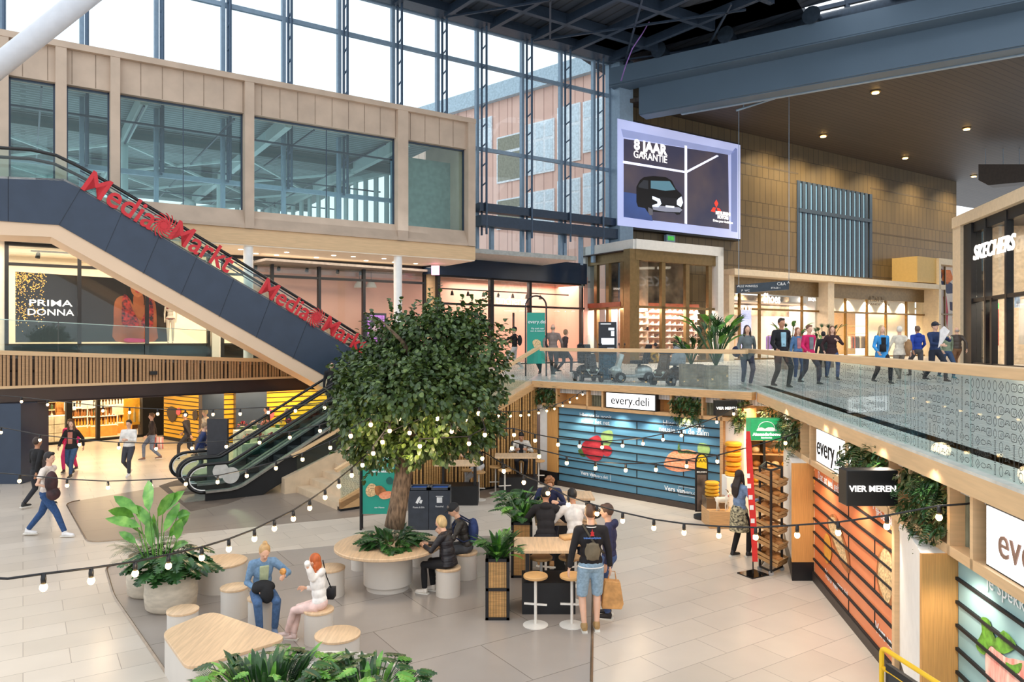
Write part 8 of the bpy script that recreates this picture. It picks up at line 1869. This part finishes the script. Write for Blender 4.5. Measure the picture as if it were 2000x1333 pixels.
m = MB(); s = LIQ.s(262, -.4); LIQ.box(m, s-.42, s+.42, .5, 1.65, -.42, -.38); t = thing('poster', 'orange poster with three bottles leaning in the liquor shop window', 'poster', LIQ.pt(s, .5, -.4)); m.build('panel', pm('poster_orange', (244, 172, 50), .5, emit=.15), t)
for dx in (-.22, 0, .22): m = MB(); m.lathe([(.05, .62), (.05, 1.0), (.02, 1.15), (.02, 1.3)], LIQ.pt(s+dx, 0, -.37), 10); m.build('printed_bottle', pm('bottle_cream', (214, 190, 140), .4), t)
for x, y in ((137, 793), (171, 790), (230, 800)): s = LIQ.s(x, -.9); z = LIQ.z(x, y, -.9); m = MB(); LIQ.box(m, s-.22, s+.22, z-.2, z+.16, -.92, -.9); LIQ.box(m, s-.02, s+.02, .45, z, -.92, -.9); tag(m.build('price_sign', M_white), 'white printed offer card on a pole inside the liquor shop', 'sign', 'offer cards in the liquor shop')
q = LIQ.pt(LIQ.s(118, -2), 0, -2); person('shopper in a long brown coat looking at the shelves inside the liquor shop', (q.x, q.y, 0), 20, 1.85, 'stand', (150, 96, 36), (50, 40, 30), 'plain', 'plain', (60, 40, 30), 'short', (40, 30, 30), coat=.4)
# black figure print on the yellow boards
t_ = thing('wall_print', 'dark grape and pink round prints on the yellow boards left of the columns', 'print', YW1.pt(YW1.s(350), .2, .02))
blob(YW1, 'printed_grapes', [(326, 802), (334, 794), (343, 800), (345, 815), (336, 826), (328, 815)], pm('grape_dark', (60, 48, 40), .5), .034); blob(YW1, 'printed_dot', [(345, 800), (350, 797), (353, 805), (349, 812), (344, 808)], pm('dot_pink', (230, 96, 110), .5), .036); blob(YW1, 'printed_grapes', [(376, 806), (384, 802), (386, 816), (378, 822)], pm('grape_dark', (60, 48, 40), .5), .034)
t_ = thing('wall_print', 'round pink print on the yellow boards right of the dark column', 'print', YW2.pt(YW2.s(526), .2, .02)); blob(YW2, 'printed_dot', [(517, 806), (526, 799), (535, 806), (534, 815), (526, 820), (517, 814)], pm('dot_pink', (230, 96, 110), .5), .034)
# clothes in the fashion shop
rnd = random.Random(5)
for x0, x1, n, lab, off in ((1655, 1690, 12, 'garment hanging on the rail deep inside the canopy shop, left rail', -2.2), (1697, 1730, 12, 'garment hanging on the rail inside the canopy shop, right rail', -2.6), (1500, 1560, 14, 'purple and dark garment or shoe box shelf item in the shoe shop', -2.0)):
    a, b = SH.s(x0, off), SH.s(x1, off); t = thing('clothes_rail', lab.replace('garment hanging on the rail', 'metal clothes rail').replace('purple and dark garment or shoe box shelf item', 'clothes rail'), 'rail', SH.pt((a+b)/2, UF, off)); m = MB(); m.tube([SH.pt(a, UF, off), SH.pt(a, UF+1.5, off), SH.pt(b, UF+1.5, off), SH.pt(b, UF, off)], .025, 6); m.build('frame', M_bronze, t)
    for j in range(n): s = a+.1+(b-a-.2)*j/n; col = rnd.choice(((120, 110, 96), (60, 56, 52), (176, 90, 50), (90, 80, 66), (196, 186, 170), (110, 80, 150) if x0 == 1500 else (70, 66, 60))); m = MB(); SH.spoly(m, [(s-.06, UF+.6), (s+.08, UF+.6), (s+.07, UF+1.4), (s, UF+1.47), (s-.06, UF+1.4)], off-.2, .4); tag(m.build('garment', fab(col)), lab if x0 != 1500 else 'garment hanging on the rail in the shoe shop', 'clothing', 'garments on rail %d' % x0 if False else {1655: 'garments on the left rail', 1697: 'garments on the right rail', 1500: 'garments in the shoe shop'}[x0])
t = thing('shop_shelving', 'warmly lit wall shelving at the back of the canopy fashion shop', 'shelf', SH.pt(SH.s(1700, -6.8), UF, -6.8)); a, b = SH.s(1660, -6.8), SH.s(1760, -6.8)
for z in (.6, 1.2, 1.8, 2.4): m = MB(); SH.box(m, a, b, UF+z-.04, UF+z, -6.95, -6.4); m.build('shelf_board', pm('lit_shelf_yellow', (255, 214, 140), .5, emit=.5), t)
# small camera on the slatted fascia
m = MB(); LE.box(m, LE.s(290), LE.s(290)+.22, 3.05, 3.17, .08, .2); tag(m.build('security_camera', M_black, bevel=.01), 'small black box camera fixed on the slatted fascia below the walkway', 'camera')
mb = MB(); SH.box(mb, SH.s(1411), SH.s(1420), UF, UF+.1, 0, .1)
